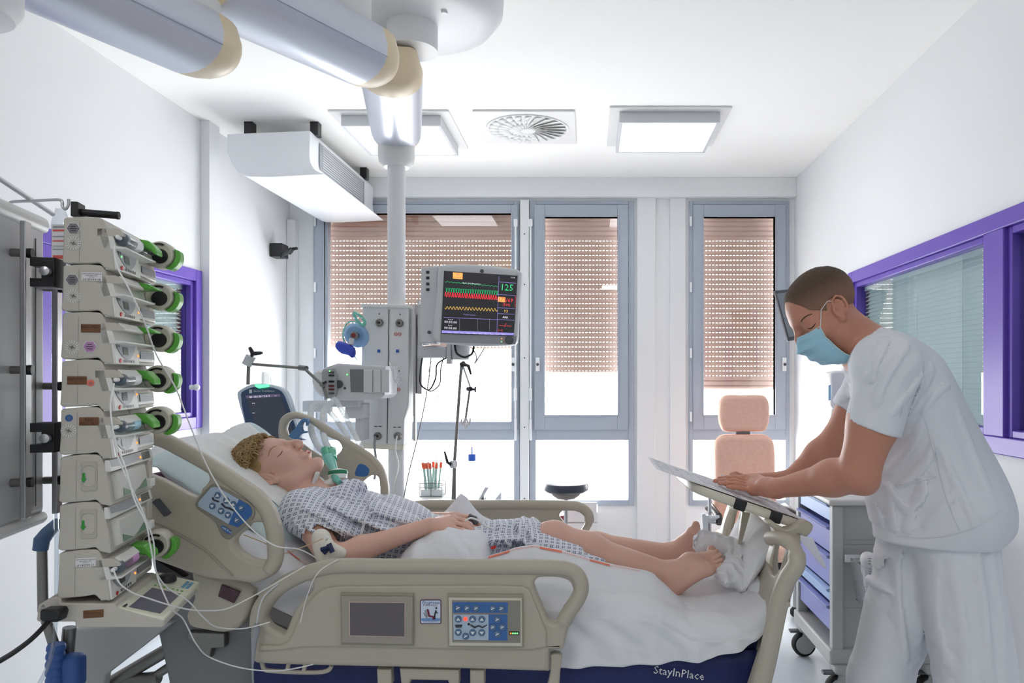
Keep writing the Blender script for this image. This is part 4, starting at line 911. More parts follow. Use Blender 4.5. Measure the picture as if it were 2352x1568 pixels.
# mascot-free brand label of the bed
b = MB(); yl = YN - .0305
b.pplate([[(x, y) for x, y in z2(rrect(1162, 392, 1300, 552, 12))]], yl, .0016, 0, 0); b.pplate([z2(rrect(1167, 397, 1295, 547, 9))], yl - .0012, .001, 0, 1)
L = lambda x, y: P(*z2([(x, y)])[0], yl - .0022)
b.text('Progressa', .0118, L(1231, 420), align='CENTER', mi=2, shear=.3); b.text('Pulmonary', .0088, L(1229, 434), align='CENTER', mi=3); b.text('with StayInPlace', .0062, L(1232, 542), align='CENTER', mi=2, shear=.2)
b.tube([L(1210, 455), L(1222, 500), L(1248, 505), L(1250, 522)], .0028, 6, 3); b.tube([L(1195, 462), L(1210, 505)], .0018, 6, 5); b.tube([L(1186, 478), L(1206, 512)], .0018, 6, 5)
b.tube([L(1266, 462), L(1258, 490), L(1258, 520)], .002, 6, 4); b.tube([L(1264, 468), L(1276, 482)], .0015, 6, 4); b.ball(L(1268, 448), .0028, 8, 4)
b.add([L(1168, 515), L(1294, 515), L(1294, 532), L(1168, 532)], [(0, 1, 2, 3)], 6)
b.build('rail_label', [mat('maroon_edge', (96, 48, 78), .5), mat('pale_blue_label', (204, 216, 236), .5), mat('blue_label_ink', (40, 66, 130), .5), mat('maroon_ink', (120, 40, 60), .5), M_ink, M_grey, mat('label_blue_band', (110, 150, 205), .5)], fr)
# lower brackets of the rail
for nm, pts in (('rail_bracket', [(885, 835), (980, 838), (985, 935), (890, 935)]), ('rail_bracket', [(1495, 838), (1590, 840), (1590, 941), (1495, 941)]), ('release_handle', [(1035, 830), (1425, 838), (1425, 935), (1360, 935), (1350, 910), (1110, 905), (1100, 935), (1045, 932)]), ('bumper_post', [(2020, 745), (2040, 735), (2085, 740), (2098, 760), (2085, 860), (2080, 941), (2000, 941), (2020, 860)])):
    b = MB(); b.pplate([z2(pts)], YN + .012, .035, .006); b.build(nm, M_beige, bed)
b = MB(); b.tube([P(*p, YN - .0) for p in spl(z2([(120, 800), (135, 850), (200, 862), (520, 868), (565, 850), (578, 825)]), 4, False)], .006, 8); b.tube([P(*p, YN) for p in z2([(300, 800), (285, 860)])], .006, 8); b.tube([P(*p, YN) for p in z2([(410, 800), (395, 860)])], .006, 8); b.build('bag_hook', M_beige, bed)
# ---- near head-side rail
outer = spl([(320, 975), (370, 990), (428, 1019), (490, 1054), (562, 1102), (606, 1133), (630, 1166), (644, 1204), (649, 1245), (648, 1286), (638, 1310), (615, 1327), (590, 1335), (545, 1330), (480, 1322), (400, 1296), (322, 1262)], 5)
ho = spl(z1([(0, 330), (120, 375), (300, 450), (440, 535), (535, 620), (548, 665), (520, 715), (485, 750), (470, 795), (430, 820), (380, 805), (130, 668), (0, 610)]), 4)
hl = spl(z1([(960, 1035), (1015, 1045), (1040, 1090), (1050, 1180), (1052, 1320), (1030, 1355), (960, 1362), (860, 1325), (785, 1265), (764, 1205), (788, 1150), (850, 1105), (890, 1055)]), 5)
b = MB(); b.pplate([outer, ho, hl], YN, .042, .013, res=3); hrn = b.build('head_side_rail', M_beige, bed, ang=30)
b = MB(); pts = spl([(330, 1000), (372, 1010), (425, 1036), (488, 1072), (552, 1116), (592, 1146), (612, 1172), (625, 1206), (631, 1245), (630, 1290), (618, 1308)], 5, False); b.tube([P(x, y, YN - .01) for x, y in pts], .02, 12); b.build('rail_handle', M_beige, hrn)
b = MB(); b.pplate([spl(z1([(560, 712), (610, 730), (870, 870), (905, 910), (918, 965), (905, 1010), (800, 1105), (720, 1175), (690, 1185), (640, 1160), (580, 1040), (430, 925), (410, 890), (425, 850), (500, 760)]), 4)], YN - .022, .008, .003); cp = b.build('control_panel', M_keygrey, hrn, ang=30)
YK = YN - .0275
b = MB(); qd(b, z1([(575, 738), (610, 750), (778, 845), (690, 1058), (430, 905), (432, 868), (540, 745)])); b.build('pale_field', M_keypale, cp)
b = MB(); qd(b, z1([(778, 845), (865, 893), (890, 935), (885, 985), (770, 1085), (690, 1058)])); b.build('blue_field', M_keyblue, cp)
buttons(cp, YK - .0005, [(598, 810), (672, 855), (732, 888)], [(552, 903), (627, 945), (687, 980)], [(800, 920), (762, 1023)], z1, 7.5)
b = MB(); b.tube([P(*p, YK - .0008) for p in z1([(632, 880), (660, 912), (700, 922), (738, 945)])], [.003, .0022, .003, .0015], 6); b.tube([P(*p, YK - .0008) for p in z1([(556, 830), (560, 850), (608, 866)])], [.003, .002, .002], 6); b.build('pictogram', M_ink, cp)
b = MB(); b.pplate([spl(z1([(625, 1075), (640, 1070), (715, 1120), (715, 1140), (690, 1140), (630, 1095)]), 3)], YK - .0005, .001); dr = P(*z1([(632, 1092)])[0], YK - .0016); e_ = (P(*z1([(712, 1135)])[0], YK) - P(*z1([(632, 1088)])[0], YK)).normalized(); b.text('Hill-Rom', .0085, dr, tuple(e_), (-e_.z, 0, e_.x), 1); b.build('maker_badge', [M_keyblue, M_label], cp)
b = MB(); b.tube([P(x, y, YN - .023) for x, y in spl([(350, 1200), (420, 1232), (470, 1262), (510, 1300), (535, 1322)], 4, False)], .0025, 6); b.build('moulding_line', M_bgroove, hrn)
b = MB(); b.box(P(372, 1165, YN - .03), (.012, .02, .05), 0, Matrix.Rotation(R(-40), 3, 'Y')); b.build('clip', M_dgrey, hrn)
# ---- far rails
outer = spl(z1([(1128, 230), (1145, 155), (1195, 108), (1260, 95), (1350, 118), (1480, 180), (1620, 270), (1780, 370), (1930, 470), (2010, 560), (2050, 660), (2066, 760), (2052, 860), (1990, 925), (1900, 960), (1700, 960), (1450, 860), (1250, 640), (1150, 420)]), 5)
h1 = spl(z1([(1192, 230), (1215, 180), (1260, 155), (1320, 160), (1420, 205), (1540, 300), (1650, 355), (1672, 400), (1640, 450), (1560, 490), (1430, 440), (1300, 350), (1215, 310)]), 4)
h2 = spl(z1([(1930, 637), (1975, 645), (1995, 740), (1985, 840), (1950, 862), (1860, 825), (1800, 765), (1850, 690)]), 5)
b = MB(); b.pplate([outer, h1, h2], YFr, .042, .013, res=3); fh = b.build('head_side_rail', M_beige, bed, ang=30)
b = MB(); b.pplate([spl(z1([(1815, 540), (1880, 565), (1898, 590), (1885, 640), (1820, 650), (1775, 635), (1780, 600)]), 3)], YFr - .023, .003, .001); b.build('rail_label', M_keyblue, fh)
b = MB(); b.pplate([spl(z1([(1600, 520), (1700, 430), (1900, 530), (1960, 600), (1900, 640), (1800, 760), (1760, 860), (1600, 760)]), 4)], YFr - .018, .012, .004); b.build('rail_panel', M_beige, fh)
outer = spl(z3([(-60, 360), (0, 300), (100, 240), (250, 210), (500, 204), (1650, 212), (1740, 240), (1800, 310), (1810, 385), (1780, 450), (1740, 520), (1690, 620), (1660, 720, True), (-60, 720, True)]), 5)
h1 = spl(z3([(1530, 285), (1680, 284), (1730, 310), (1745, 365), (1720, 430), (1685, 475), (1640, 500), (1600, 480), (1540, 370), (1508, 320)]), 5)
b = MB(); b.pplate([outer, h1], YFr, .042, .013, res=3); ff = b.build('foot_side_rail', M_beige, bed, ang=30)
ff['label'] = 'far foot-side rail seen from its inner side'
b = MB(); b.pplate([z3([(790, 362), (948, 362), (948, 480), (790, 480)])], YFr - .022, .004, .001); cp = b.build('keypad', M_keypale, ff); buttons(cp, YFr - .025, [(848, 402), (908, 405)], [(848, 450), (908, 452)], [], z3, 5)
b = MB(); b.pplate([z3([(970, 345), (1500, 350), (1500, 400), (1400, 480), (970, 480)])], YFr - .022, .004, .002); b.build('rail_panel', M_beige, ff)
b = MB(); b.tube([P(*p, YFr - .012) for p in spl(z3([(0, 325), (110, 265), (260, 235), (600, 232), (1650, 240), (1720, 265), (1772, 320), (1778, 380)]), 4, False)], .02, 10); b.build('rail_handle', M_beige, ff)
# ---- footboard, leaning outward
FBX = lambda z: .562 + (z - .955) * .28
Mfb = Matrix(((0, math.sin(R(15.6)), math.cos(R(15.6)), FBX(0)), (1, 0, 0, 0), (0, math.cos(R(15.6)), -math.sin(R(15.6)), 0), (0, 0, 0, 1)))
k_ = 1 / math.cos(R(15.6))
o = spl([(2.03, .3 * k_, True), (2.02, .75 * k_), (2.03, .95 * k_), (2.10, 1.03 * k_), (2.28, 1.05 * k_), (2.66, 1.05 * k_), (2.86, 1.03 * k_), (2.93, .95 * k_), (2.93, .75 * k_), (2.92, .3 * k_, True)], 5)
ha = spl([(2.09, .90 * k_), (2.09, .97 * k_), (2.14, .995 * k_), (2.22, .995 * k_), (2.24, .95 * k_), (2.2, .90 * k_)], 4); hb = [(4.95 - p[0], p[1]) for p in ha]
b = MB(); b.plate([o, ha, hb], .035, .01, Mfb); fb = b.build('footboard', M_beige, bed, ang=30)
b = MB(); pts = spl([tuple(P(x, y, Y)) for x, y, Y in ((1768, 1236, 2.12), (1800, 1238, 2.05), (1826, 1262, 2.0), (1830, 1292, 1.98), (1808, 1330, 1.98), (1792, 1372, 1.98), (1780, 1430, 1.98), (1765, 1500, 1.98), (1742, 1600, 1.98), (1722, 1690, 1.98))], 5, False)
b.tube([Vector(p) for p in pts], [.02] * 12 + [.024] * (len(pts) - 12), 14); b.build('corner_handle', M_beige, fb)
b = MB(); b.pplate([spl([(1788, 1380), (1812, 1372), (1806, 1392), (1768, 1568), (1735, 1680), (1700, 1680), (1730, 1540), (1762, 1460)], 4)], 1.99, .06, .015); b.build('corner_post', M_beige, fb, ang=30)
b = MB(); b.pplate([spl([(1655, 1238), (1668, 1180), (1676, 1165), (1688, 1165), (1688, 1182), (1684, 1205), (1690, 1240), (1700, 1262), (1660, 1262)], 4)], 2.72, .05, .012); b.build('handle_grip', M_beige2, fb, ang=30)
# chart tray hinged on the footboard
tr = thing('chart_tray', 'beige fold-out chart tray with two black straps on top of the footboard', 'tray', (.47, 2.3, 1.08))
def TP(px, py, Y): return P(px, py, Y)
TA, TB = P(1590, 1120, 2.12), P(1838, 1206, 2.12); tdir = (TB - TA).normalized(); tn = Vector((-tdir.z, 0, tdir.x)); tl = (TB - TA).length
Mt = Matrix(((tdir.x, 0, tn.x, TA.x), (0, 1, 0, 2.12), (tdir.z, 0, tn.z, TA.z), (0, 0, 0, 1)))
b = MB(); b.plate([spl([(.0, .03), (.02, .0), (.06, -.012), (tl - .04, -.012), (tl, .0), (tl, .40), (tl - .04, .42), (.05, .42), (.0, .38)], 4)], .026, .009, Mt); b.build('tray_board', M_beige2, tr, ang=30)
for s_ in (.125, .232):
    b = MB(); b.plate([[(s_, -.017), (s_ + .034, -.017), (s_ + .034, .06), (s_, .06)]], .032, .004, Mt); b.build('strap', M_black, tr)
b = MB(); b.pplate([spl([(1764, 1190), (1800, 1212), (1846, 1192), (1862, 1202), (1858, 1218), (1846, 1228), (1828, 1222), (1816, 1238), (1802, 1240), (1786, 1232), (1770, 1300), (1762, 1290), (1778, 1215), (1756, 1198)], 4)], 2.10, .05, .006); b.build('hinge_bracket', M_beige, tr, ang=30)
b = MB(); b.pplate([[(1704, 1175), (1722, 1178), (1702, 1248), (1694, 1248)]], 2.35, .02, .002); b.build('tray_stay', M_beige, tr)
# ---- base, frame and deck
b = MB(); b.bx(-1.12, .42, 2.12, 2.80, .33, .40); b.bx(-1.0, .4, 2.05, 2.12, .34, .42); b.build('bed_frame', M_dsteel, bed, bevel=.006)
b = MB(); b.prism([(-1.18, 2.14, .40), (.45, 2.14, .40), (.5, 2.14, .60), (-.62, 2.14, .61), (-1.25, 2.14, .90), (-1.28, 2.14, .86)], (0, .66, 0)); b.build('mattress_deck', mat('deck_grey', (128, 128, 130), .5), bed, bevel=.006)
for x in (-1.05, .35):
    for y in (2.16, 2.78):
        b = MB(); b.lathe([(.02, -.02), (.06, -.018), (.065, 0), (.06, .018), (.02, .02)], (x, y, .066), (0, 1, 0), 20, 1); b.box((x, y, .13), (.07, .06, .05), 0); b.cyl((x, y, .14), (x, y, .34), .02, n=12, mi=0); b.build('caster', [M_beige, M_rubber], bed, bevel=.003)
b = MB(); b.pplate([[(172, 1443), (405, 1425), (250, 1545), (225, 1700), (190, 1700)]], 2.12, .03, .006); b.build('head_end_cover', mat('bed_cover_grey', (176, 176, 176), .5), bed)
for a, c, r_ in (((255, 1568), (452, 1452), .02), ((300, 1590), (490, 1462), .013), ((350, 1610), (520, 1478), .013), ((250, 1565), (366, 1555), .018)):
    b = MB(); b.cyl(P(*a, 2.16), P(*c, 2.16), r_, n=14); b.build('lift_arm', M_dsteel, bed)
b = MB(); b.pplate([[(440, 1445), (525, 1447), (525, 1480), (495, 1482), (492, 1505), (440, 1460)]], 2.14, .05, .004); b.build('lift_bracket', M_dsteel, bed, bevel=.002)
b = MB(); b.pplate([spl([(452, 1300), (478, 1312), (590, 1352), (580, 1400), (560, 1432), (535, 1445), (478, 1440), (445, 1430), (438, 1410), (455, 1370)], 4)], 2.06, .05, .012); b.build('back_section_arm', M_beige, bed, ang=30)
b = MB(); b.pplate([[(510, 1342), (552, 1358), (538, 1384), (502, 1368)]], 2.03, .008, .001); b.build('warning_plate', mat('maroon_plate', (72, 44, 54), .4), bed)
b = MB(); b.pplate([[(362, 1281), (430, 1322), (362, 1308)]], 2.06, .03, .001); b.build('dark_gap_patch', M_black, bed)  # black patch in place of the dark gap under the rail, no real part
# ---- mattress
def base(x): 
    t = (-.6 - x) / .05
    return .775 + .58 * .05 * (math.log1p(math.exp(min(t, 30))) if t < 30 else t)
def poly_m(x0, x1, n, top, bot): return [(x0 + (x1 - x0) * i / n, 2.09, base(x0 + (x1 - x0) * i / n) + top) for i in range(n + 1)] + [(x1 + (x0 - x1) * i / n, 2.09, base(x1 + (x0 - x1) * i / n) + bot) for i in range(n + 1)]
M_maroon = mat('maroon_mattress_cover', (92, 40, 54), .55)
mt = thing('mattress', 'maroon and navy air mattress with white lettering on its navy side', 'mattress', (-.4, 2.47, .62))
b = MB(); b.prism(poly_m(-1.34, -.58, 10, -.03, -.15), (0, .76, 0)); b.build('back_section', M_maroon, mt, bevel=.03, seg=4)
b = MB(); b.prism(poly_m(-.575, .50, 8, -.012, -.15), (0, .76, 0)); b.build('foot_section', mat('navy_mattress_cover', (26, 36, 92), .6, bump=.2, bscale=20), mt, bevel=.03, seg=4)
b = MB(); b.grid(lambda u, v: (-.95 + 1.43 * u, 2.075 + .012 * math.sin(14 * u + 3 * v) * v, .69 - .20 * v), 40, 4); sk = b.build('navy_skirt', MATS['navy_mattress_cover'], mt, solid=.003)
b = MB(); a = P(1500, 1541, 2.062); c = P(1612, 1556, 2.062); e_ = (c - a).normalized(); b.text('StayInPlace', .032, a + Vector((0, 0, -.006)), tuple(e_), (-e_.z, 0, e_.x), 0, shear=.0); b.build('printed_name', M_label, mt)
# ---- sheet : one cloth that covers the mattress and hangs over its near side
rx = [-.9, -.5, -.33, -.30, -.226, -.16, -.093, .005, .10, .188, .24, .28]; rz = [0, .02, .125, .152, .178, .184, .168, .135, .112, .09, .045, .0]
wv = waves(3, 9, 9, 55, (1, .7, 1)); wv2 = waves(5, 8, 14, 70)
def Hs(x, y):
    r = float(np.interp(x, rx, rz)); z = base(x)
    z += r * (math.exp(-((y - 2.20) / .085) ** 2) if y < 2.2 else math.exp(-((y - 2.20) / .06) ** 2) * .75 + .25 * math.exp(-((y - 2.2) / .2) ** 2))
    if x > .36: z += .035 * ((x - .36) / .14) ** 2
    return z + .010 * wv(x, y, 0)
def hem(x): return float(np.interp(x, [-1.3, -.9, -.5, -.1, .1, .3, .42, .5, .53], [1.0, .80, .66, .645, .655, .67, .70, .76, .80]))
wv3 = waves(7, 8, 9, 34, (1, .8, 1)); wv4 = waves(8, 8, 16, 60)
def crease(x, y, z): return max(0, 1 - abs(wv3(x, y, z)) * 5) * .8 + max(0, 1 - abs(wv4(x, y, z)) * 6) * .4
def sheet(u, v):
    q = sheet0(u, v); k = min(1, max(0, (q[0] + .05) / .2)) * .8 + .2; c = crease(q[0] + .4 * q[1], q[1], q[2]) * .011 * k
    if v > .66: return (q[0], q[1] - c, q[2])
    return (q[0], q[1], q[2] + c * .8)
def sheet0(u, v):
    x = -1.22 + 1.745 * u
    if v < .62:
        y = 2.86 - (2.86 - 2.13) * v / .62; z = Hs(x, y); e = max(0, (y - 2.80) / .06); return (x, y, z - .05 * e * e)
    t = (v - .62) / .38; z0 = Hs(x, 2.13); h = hem(x) if x > -.62 else base(x) - .12
    ang = min(t / .3, 1) * PI / 2; 
    if t < .3: return (x + .0 * t, 2.13 - .062 * math.sin(ang) + .004 * wv2(x, z0, t), z0 - .05 * (1 - math.cos(ang)))
    q = (t - .3) / .7; z = z0 - .05 - (z0 - .05 - h) * q
    am = .020 * min(1, q * 2 + .2)
    return (x + .02 * wv2(x * .5, z, 1.3) * q, 2.068 - .004 * q + am * wv2(x * 1.2, z * .8, .2) + am * .5 * math.sin(x * 60 + z * 30 + 2 * math.sin(z * 25)) * .6 - (.012 if x > -.62 else 0), z)
b = MB(); b.grid(sheet, 230, 96); sh = b.build('bed_sheet', M_bed, None, ang=180, solid=.002); tag(sh, 'white bed sheet over the mattress with red woven stripes, hanging over the near side', 'bed sheet')
def ribbon(b, f, s0, s1, wd, mi=0):
    n = max(2, int((s1 - s0) / .006)); vs = []
    for i in range(n + 1):
        s_ = s0 + (s1 - s0) * i / n
        vs += [f(s_, -wd / 2), f(s_, wd / 2)]
    b.add(vs, [(2 * i, 2 * i + 2, 2 * i + 3, 2 * i + 1) for i in range(n)], mi)
M_stripe = mat('red_woven_stripe', (232, 128, 104), .8)
def sf(s_, o): y = 2.187 + o; return Vector((s_, y - .002, Hs(s_, y) + .0035))
b = MB()
for a, c in ((-.30, -.237), (-.148, -.082), (.0, .06)): ribbon(b, sf, a, c, .007)
for a in (-.234, -.079, .063): b.text('HOMINVAX DE SERVICE', .0085, (0, 0, 0), fn=lambda x, y, a=a: sf(a + x, y - .003), space=.9)
def sg(s_, o): y = 2.16 + o - (s_ + .86) * .35; return Vector((s_, y, Hs(s_, y) + .004))
b.build('woven_stripe', M_stripe, sh); b = MB(); ribbon(b, sg, -.885, -.845, .007); b.text('HOPITAUX', .0085, (0, 0, 0), fn=lambda x, y: sg(-.843 + x, y - .003))
b.build('woven_stripe', M_stripe, sh)
# rolled part of the sheet at the foot end and pillow between feet and footboard
def cushion(name, c, sx, sy, sz, rot, m, seed, parent=None, amp=.006, n=48, pw=.45):
    w_ = waves(seed, 8, 20, 90); b = MB(); vs = []
    for i in range(n + 1):
        for j in range(2 * n):
            th = PI * i / n; ph = PI * j / n
            f = lambda v, p: math.copysign(abs(v) ** p, v)
            x = f(math.sin(th), pw) * f(math.cos(ph), pw); y = f(math.sin(th), pw) * f(math.sin(ph), pw); z = f(math.cos(th), .8)
            pinch = 1 - .62 * (min(1, abs(x)) ** 5 + min(1, abs(y)) ** 5) * .5 - .2 * abs(x * y)
            v = Vector((x * sx * (1 - .08 * abs(y) ** 3 * 0), y * sy, z * sz * pinch))
            v *= 1 + 0; d = w_(v.x * 1, v.y * 1, v.z * .3) * amp; v.z += d * (1 if z > 0 else -1); v.x += d * .5
            vs.append(Vector(c) + rot @ v)
    m2 = 2 * n; b.add(vs, [(i * m2 + j, (i + 1) * m2 + j, (i + 1) * m2 + (j + 1) % m2, i * m2 + (j + 1) % m2) for i in range(n) for j in range(m2)])
    return b.build(name, m, parent, ang=180)
RY = lambda a: Matrix.Rotation(R(a), 3, 'Y'); RX = lambda a: Matrix.Rotation(R(a), 3, 'X'); RZ = lambda a: Matrix.Rotation(R(a), 3, 'Z')
M_pill = mat('white_pillow_cotton', (230, 231, 234), .85, bump=.2, bscale=35)
o = cushion('foot_pillow', P(1712, 1262, 2.42), .115, .2, .034, RY(-62), M_pill, 11, amp=.008); tag(o, 'white pillow wedged upright between the feet and the footboard', 'pillow')
# crumpled cloth
f = Field((.24, 2.15, .76), (.60, 2.62, .96), .005)
for a, c, r1, r2 in (((1612, 1250, 2.50), (1700, 1285, 2.44), .026, .036), ((1625, 1240, 2.48), (1690, 1265, 2.40), .028, .03), ((1690, 1290, 2.36), (1755, 1240, 2.36), .03, .02), ((1668, 1320, 2.3), (1740, 1350, 2.25), .022, .03), ((1690, 1300, 2.3), (1665, 1322, 2.26), .026, .016)): f.rc(P(*a), P(*c), r1, r2, .03)
wq = waves(21, 9, 22, 90); wq2 = waves(22, 8, 50, 160); f.warp(lambda x, y, z: .012 * wq(x, y, z) - .012 * np.clip(1 - np.abs(wq2(x, y, z)) * 4, 0, 1)); o = f.build('foot_cloth', M_bed); tag(o, 'crumpled white cloth rolled up against the toes at the foot of the bed', 'cloth')
# head pillow and disposable pad over it
Rp = RY(33)
o = cushion('head_pillow', (-1.13, 2.50, 1.10), .27, .32, .062, Rp, M_pill, 12, amp=.009); tag(o, 'large white pillow under the patient head on the raised back', 'pillow')
M_pad = mat('pale_blue_absorbent_pad', (208, 224, 226), .8, noise=.05, nscale=14, bump=.3, bscale=25)
wpd = waves(31, 10, 22, 130)
def padf(u, v):
    x = -.215 + .50 * u; y = -.335 + .67 * v
    ed = max(0, abs(x - .03) - .2) * 1.6 + max(0, abs(y) - .25) * .9
    z = .066 * (1 - .5 * (abs(x) / .27) ** 4 - .45 * (abs(y) / .33) ** 4) + .013 * wpd(x, y, 0) + .004 - ed * .4
    q = Vector((-1.13, 2.50, 1.10)) + Rp @ Vector((x, y, z)); q.z += .045 * math.exp(-((x + .16) / .09) ** 2 - ((y - .2) / .13) ** 2)
    return q
b = MB(); b.grid(padf, 70, 80); o = b.build('absorbent_pad', [M_pad], ang=180, solid=.003); tag(o, 'pale blue quilted disposable pad spread over the head pillow', 'pad')
b = MB(); b.grid(lambda u, v: padf(.02 + .96 * u, .14 + .6 * v) + Vector((.001, -.0, .006)), 50, 50); b.build('quilted_centre', mat('white_quilted_centre', (232, 234, 232), .85, bump=.4, bscale=30), o, ang=180)
# waist cover over the belly
wc = waves(41, 9, 14, 90)
cx_ = [-.66, -.594, -.516, -.4375, -.346, -.315, -.285]; cz_ = [.80, .895, .962, .982, .976, .95, .86]
def cover(u, v):
    x = -.66 + .385 * u; y = 2.085 + .58 * v; cr = float(np.interp(x, cx_, cz_))
    g = 1 - (max(0, 2.235 - y) / .15) ** 2 * .75
    if y > 2.3: g = 1 - min(1, (y - 2.3) / .2) * .25
    z = .78 + (cr - .78) * g
    pk = .105 * max(0, 1 - abs(x + .455) / .13) * math.exp(-((y - 2.60) / .05) ** 2); z += pk
    return (x + .004 * wc(y, z, x), y, z + .010 * wc(x, y, 0) + .010 * crease(x * 1.3 + y * .3, y * 1.2, z)  + .004 * math.sin(60 * (x + .3 * y)) * (1 if y < 2.25 else .3))
b = MB(); b.grid(cover, 80, 90); o = b.build('waist_cloth', M_bed, ang=180, solid=.002); tag(o, 'folded white cloth heaped over the patient waist under the hand', 'cloth')
# ================================================================ PEOPLE
M_skinp = mat('fair_skin', (218, 174, 156), .5, noise=.08, nscale=9, sss=.12, bump=.08, bscale=160)
M_skinn = mat('tanned_skin', (194, 136, 112), .48, noise=.08, nscale=8, sss=.1, bump=.08, bscale=160)
M_lip = mat('lip_skin', (176, 104, 96), .45); M_nail = mat('finger_nail', (222, 178, 164), .3)
def headf(f, O, fw, up, s_=1.0, mouth=True, jaw=1.0):
    """head in a field; O = centre between the ears; fw, up = unit vectors"""
    fw = Vector(fw).normalized(); up = Vector(up); up = (up - fw * up.dot(fw)).normalized(); lf = up.cross(fw)
    A = Matrix((fw, lf, up)).transposed()
    p = lambda x, y, z: Vector(O) + (A @ Vector((x, y, z))) * s_
    e = lambda c, r, k=.02, op='add', rt=None: f.ell(p(*c), [v * s_ for v in r], (A @ rt) if rt is not None else A, k, op)
    r_ = lambda a, b, ra, rb, k=.012: f.rc(p(*a), p(*b), ra * s_, rb * s_, k)
    e((-.012, 0, .048), (.098, .077, .084)); e((.03, 0, .03), (.068, .066, .078), .03); e((.03, 0, -.03), (.058, .058, .072), .03)
    for sd in (-1, 1):
        r_((-.002, sd * .056, -.035), (.012, sd * .05, -.07), .022, .02, .025); r_((.012, sd * .05, -.07), (.07, sd * .016, -.097), .02, .017, .025)
        e((.055, sd * .042, -.015), (.026, .024, .026), .03); r_((.088, sd * .012, .036), (.07, sd * .048, .034), .012, .01, .014)
        e((-.012, sd * .083, .002), (.019, .0065, .030), .003, rt=Matrix.Rotation(R(-12), 3, 'Y') @ Matrix.Rotation(R(-24 * sd), 3, 'Z'))
        e((-.006, sd * .0925, .005), (.0125, .0085, .021), .002, 'sub', Matrix.Rotation(R(-12), 3, 'Y')); e((-.007, sd * .087, .004), (.004, .004, .014), .002); e((.0, sd * .081, -.026), (.010, .008, .010), .004)
    for sd in (-1, 1):
        cp_ = []
        for j in range(11):
            t = R(-60 + 285 * j / 10); ex, ez = .019 * math.cos(t), .033 * math.sin(t) if math.sin(t) > 0 else .027 * math.sin(t)
            cp_.append(p(-.014 - ex * .95 + .006 * math.sin(t) * -1, sd * (.0865 + .35 * (.012 + ex)), .004 + ez))
        for j in range(10): f.rc(cp_[j], cp_[j + 1], .0042 * s_, .0042 * s_, .0015)
        e((-.004, sd * .083, -.027), (.009, .006, .010), .003); r_((.004, sd * .079, .004), (.004, sd * .079, -.012), .006, .006, .003)
    e((.08, 0, -.098), (.02, .022, .018), .018)
    for sd in (-1, 1): e((.1, sd * .033, .012), (.016, .018, .013), .01, 'sub'); e((.077, sd * .032, .012), (.0145, .015, .0135), .003)
    r_((.092, 0, .03), (.113, 0, -.008), .008, .0105, .012); r_((.113, 0, -.008), (.116, 0, -.018), .0105, .0115, .008)
    for sd in (-1, 1): e((.106, sd * .013, -.022), (.011, .008, .008), .007); e((.113, sd * .007, -.031), (.005, .0035, .004), .002, 'sub')
    if mouth:
        e((.088, 0, -.052), (.014, .028, .018), .012); e((.1, 0, -.048), (.007, .02, .0055), .004); e((.098, 0, -.06), (.008, .017, .006), .004); r = .002
        f.rc(p(.106, -.02, -.0545), p(.106, .02, -.0545), .0016, .0016, .002, 'sub')
        e((.094, 0, -.073), (.006, .02, .005), .006, 'sub')
    return p, A
def handf(f, wrist, fingers, thumb, palm=None, rp=.017, k=.008, sq=None):
    """wrist point, fingers = list of point chains with radii, palm spokes run from the wrist to each finger root"""
    for pts, r0, r1 in fingers:
        f.rc(wrist, pts[0], rp * .9, rp * .72, .012)
        n = len(pts); f.chain(pts, [r0 + (r1 - r0) * i / (n - 1) for i in range(n)], .0035)
        for q in pts[1:-1]: f.ell(q, [r0 * 1.06] * 3, None, .004)
    pts, r0, r1 = thumb; n = len(pts); f.chain(pts, [r0 + (r1 - r0) * i / (n - 1) for i in range(n)], .006)
    f.rc(wrist, pts[1] if n > 3 else pts[0], rp, r0 * 1.1, .014)
# ---------------- the patient
pat = thing('person', 'person lying in the bed on a breathing tube, in a blue-patterned hospital gown, legs bare', 'person', (-.4, 2.45, .8))
f = Field((-1.2, 2.06, .74), (.44, 2.74, 1.36), .0042)
fwp, upp = Vector((.42, -.02, .9)), Vector((-.9, 0, .44))
Oc = P(615, 1071, 2.45); up_ = Vector(upp).normalized(); fw_ = fwp.normalized()
Oh = Oc - up_ * .046 * 1.0
php, Ap = headf(f, Oh, fwp, upp, 1.0)
neck = P(700, 1160, 2.45)
f.rc(php(-.02, 0, -.05), neck, .056, .062, .03); f.rc(php(.03, 0, -.085), P(712, 1128, 2.45), .03, .035, .03)
# torso
f.ell((-.84, 2.46, .985), (.15, .17, .085), RY(24), .05); f.ell((-.66, 2.47, .925), (.17, .16, .10), RY(20), .06); f.ell((-.47, 2.47, .87), (.15, .17, .095), None, .05)
f.rc((-.89, 2.31, 1.025), (-.89, 2.61, 1.025), .06, .06, .05)
sh, el, wr = Vector((-.875, 2.27, 1.04)), P(762, 1283, 2.14), P(985, 1207, 2.27)
f.rc(sh, el, .046, .036, .03); f.rc(el, el.lerp(wr, .3), .036, .036, .02); f.rc(el.lerp(wr, .3), wr, .036, .023, .02)
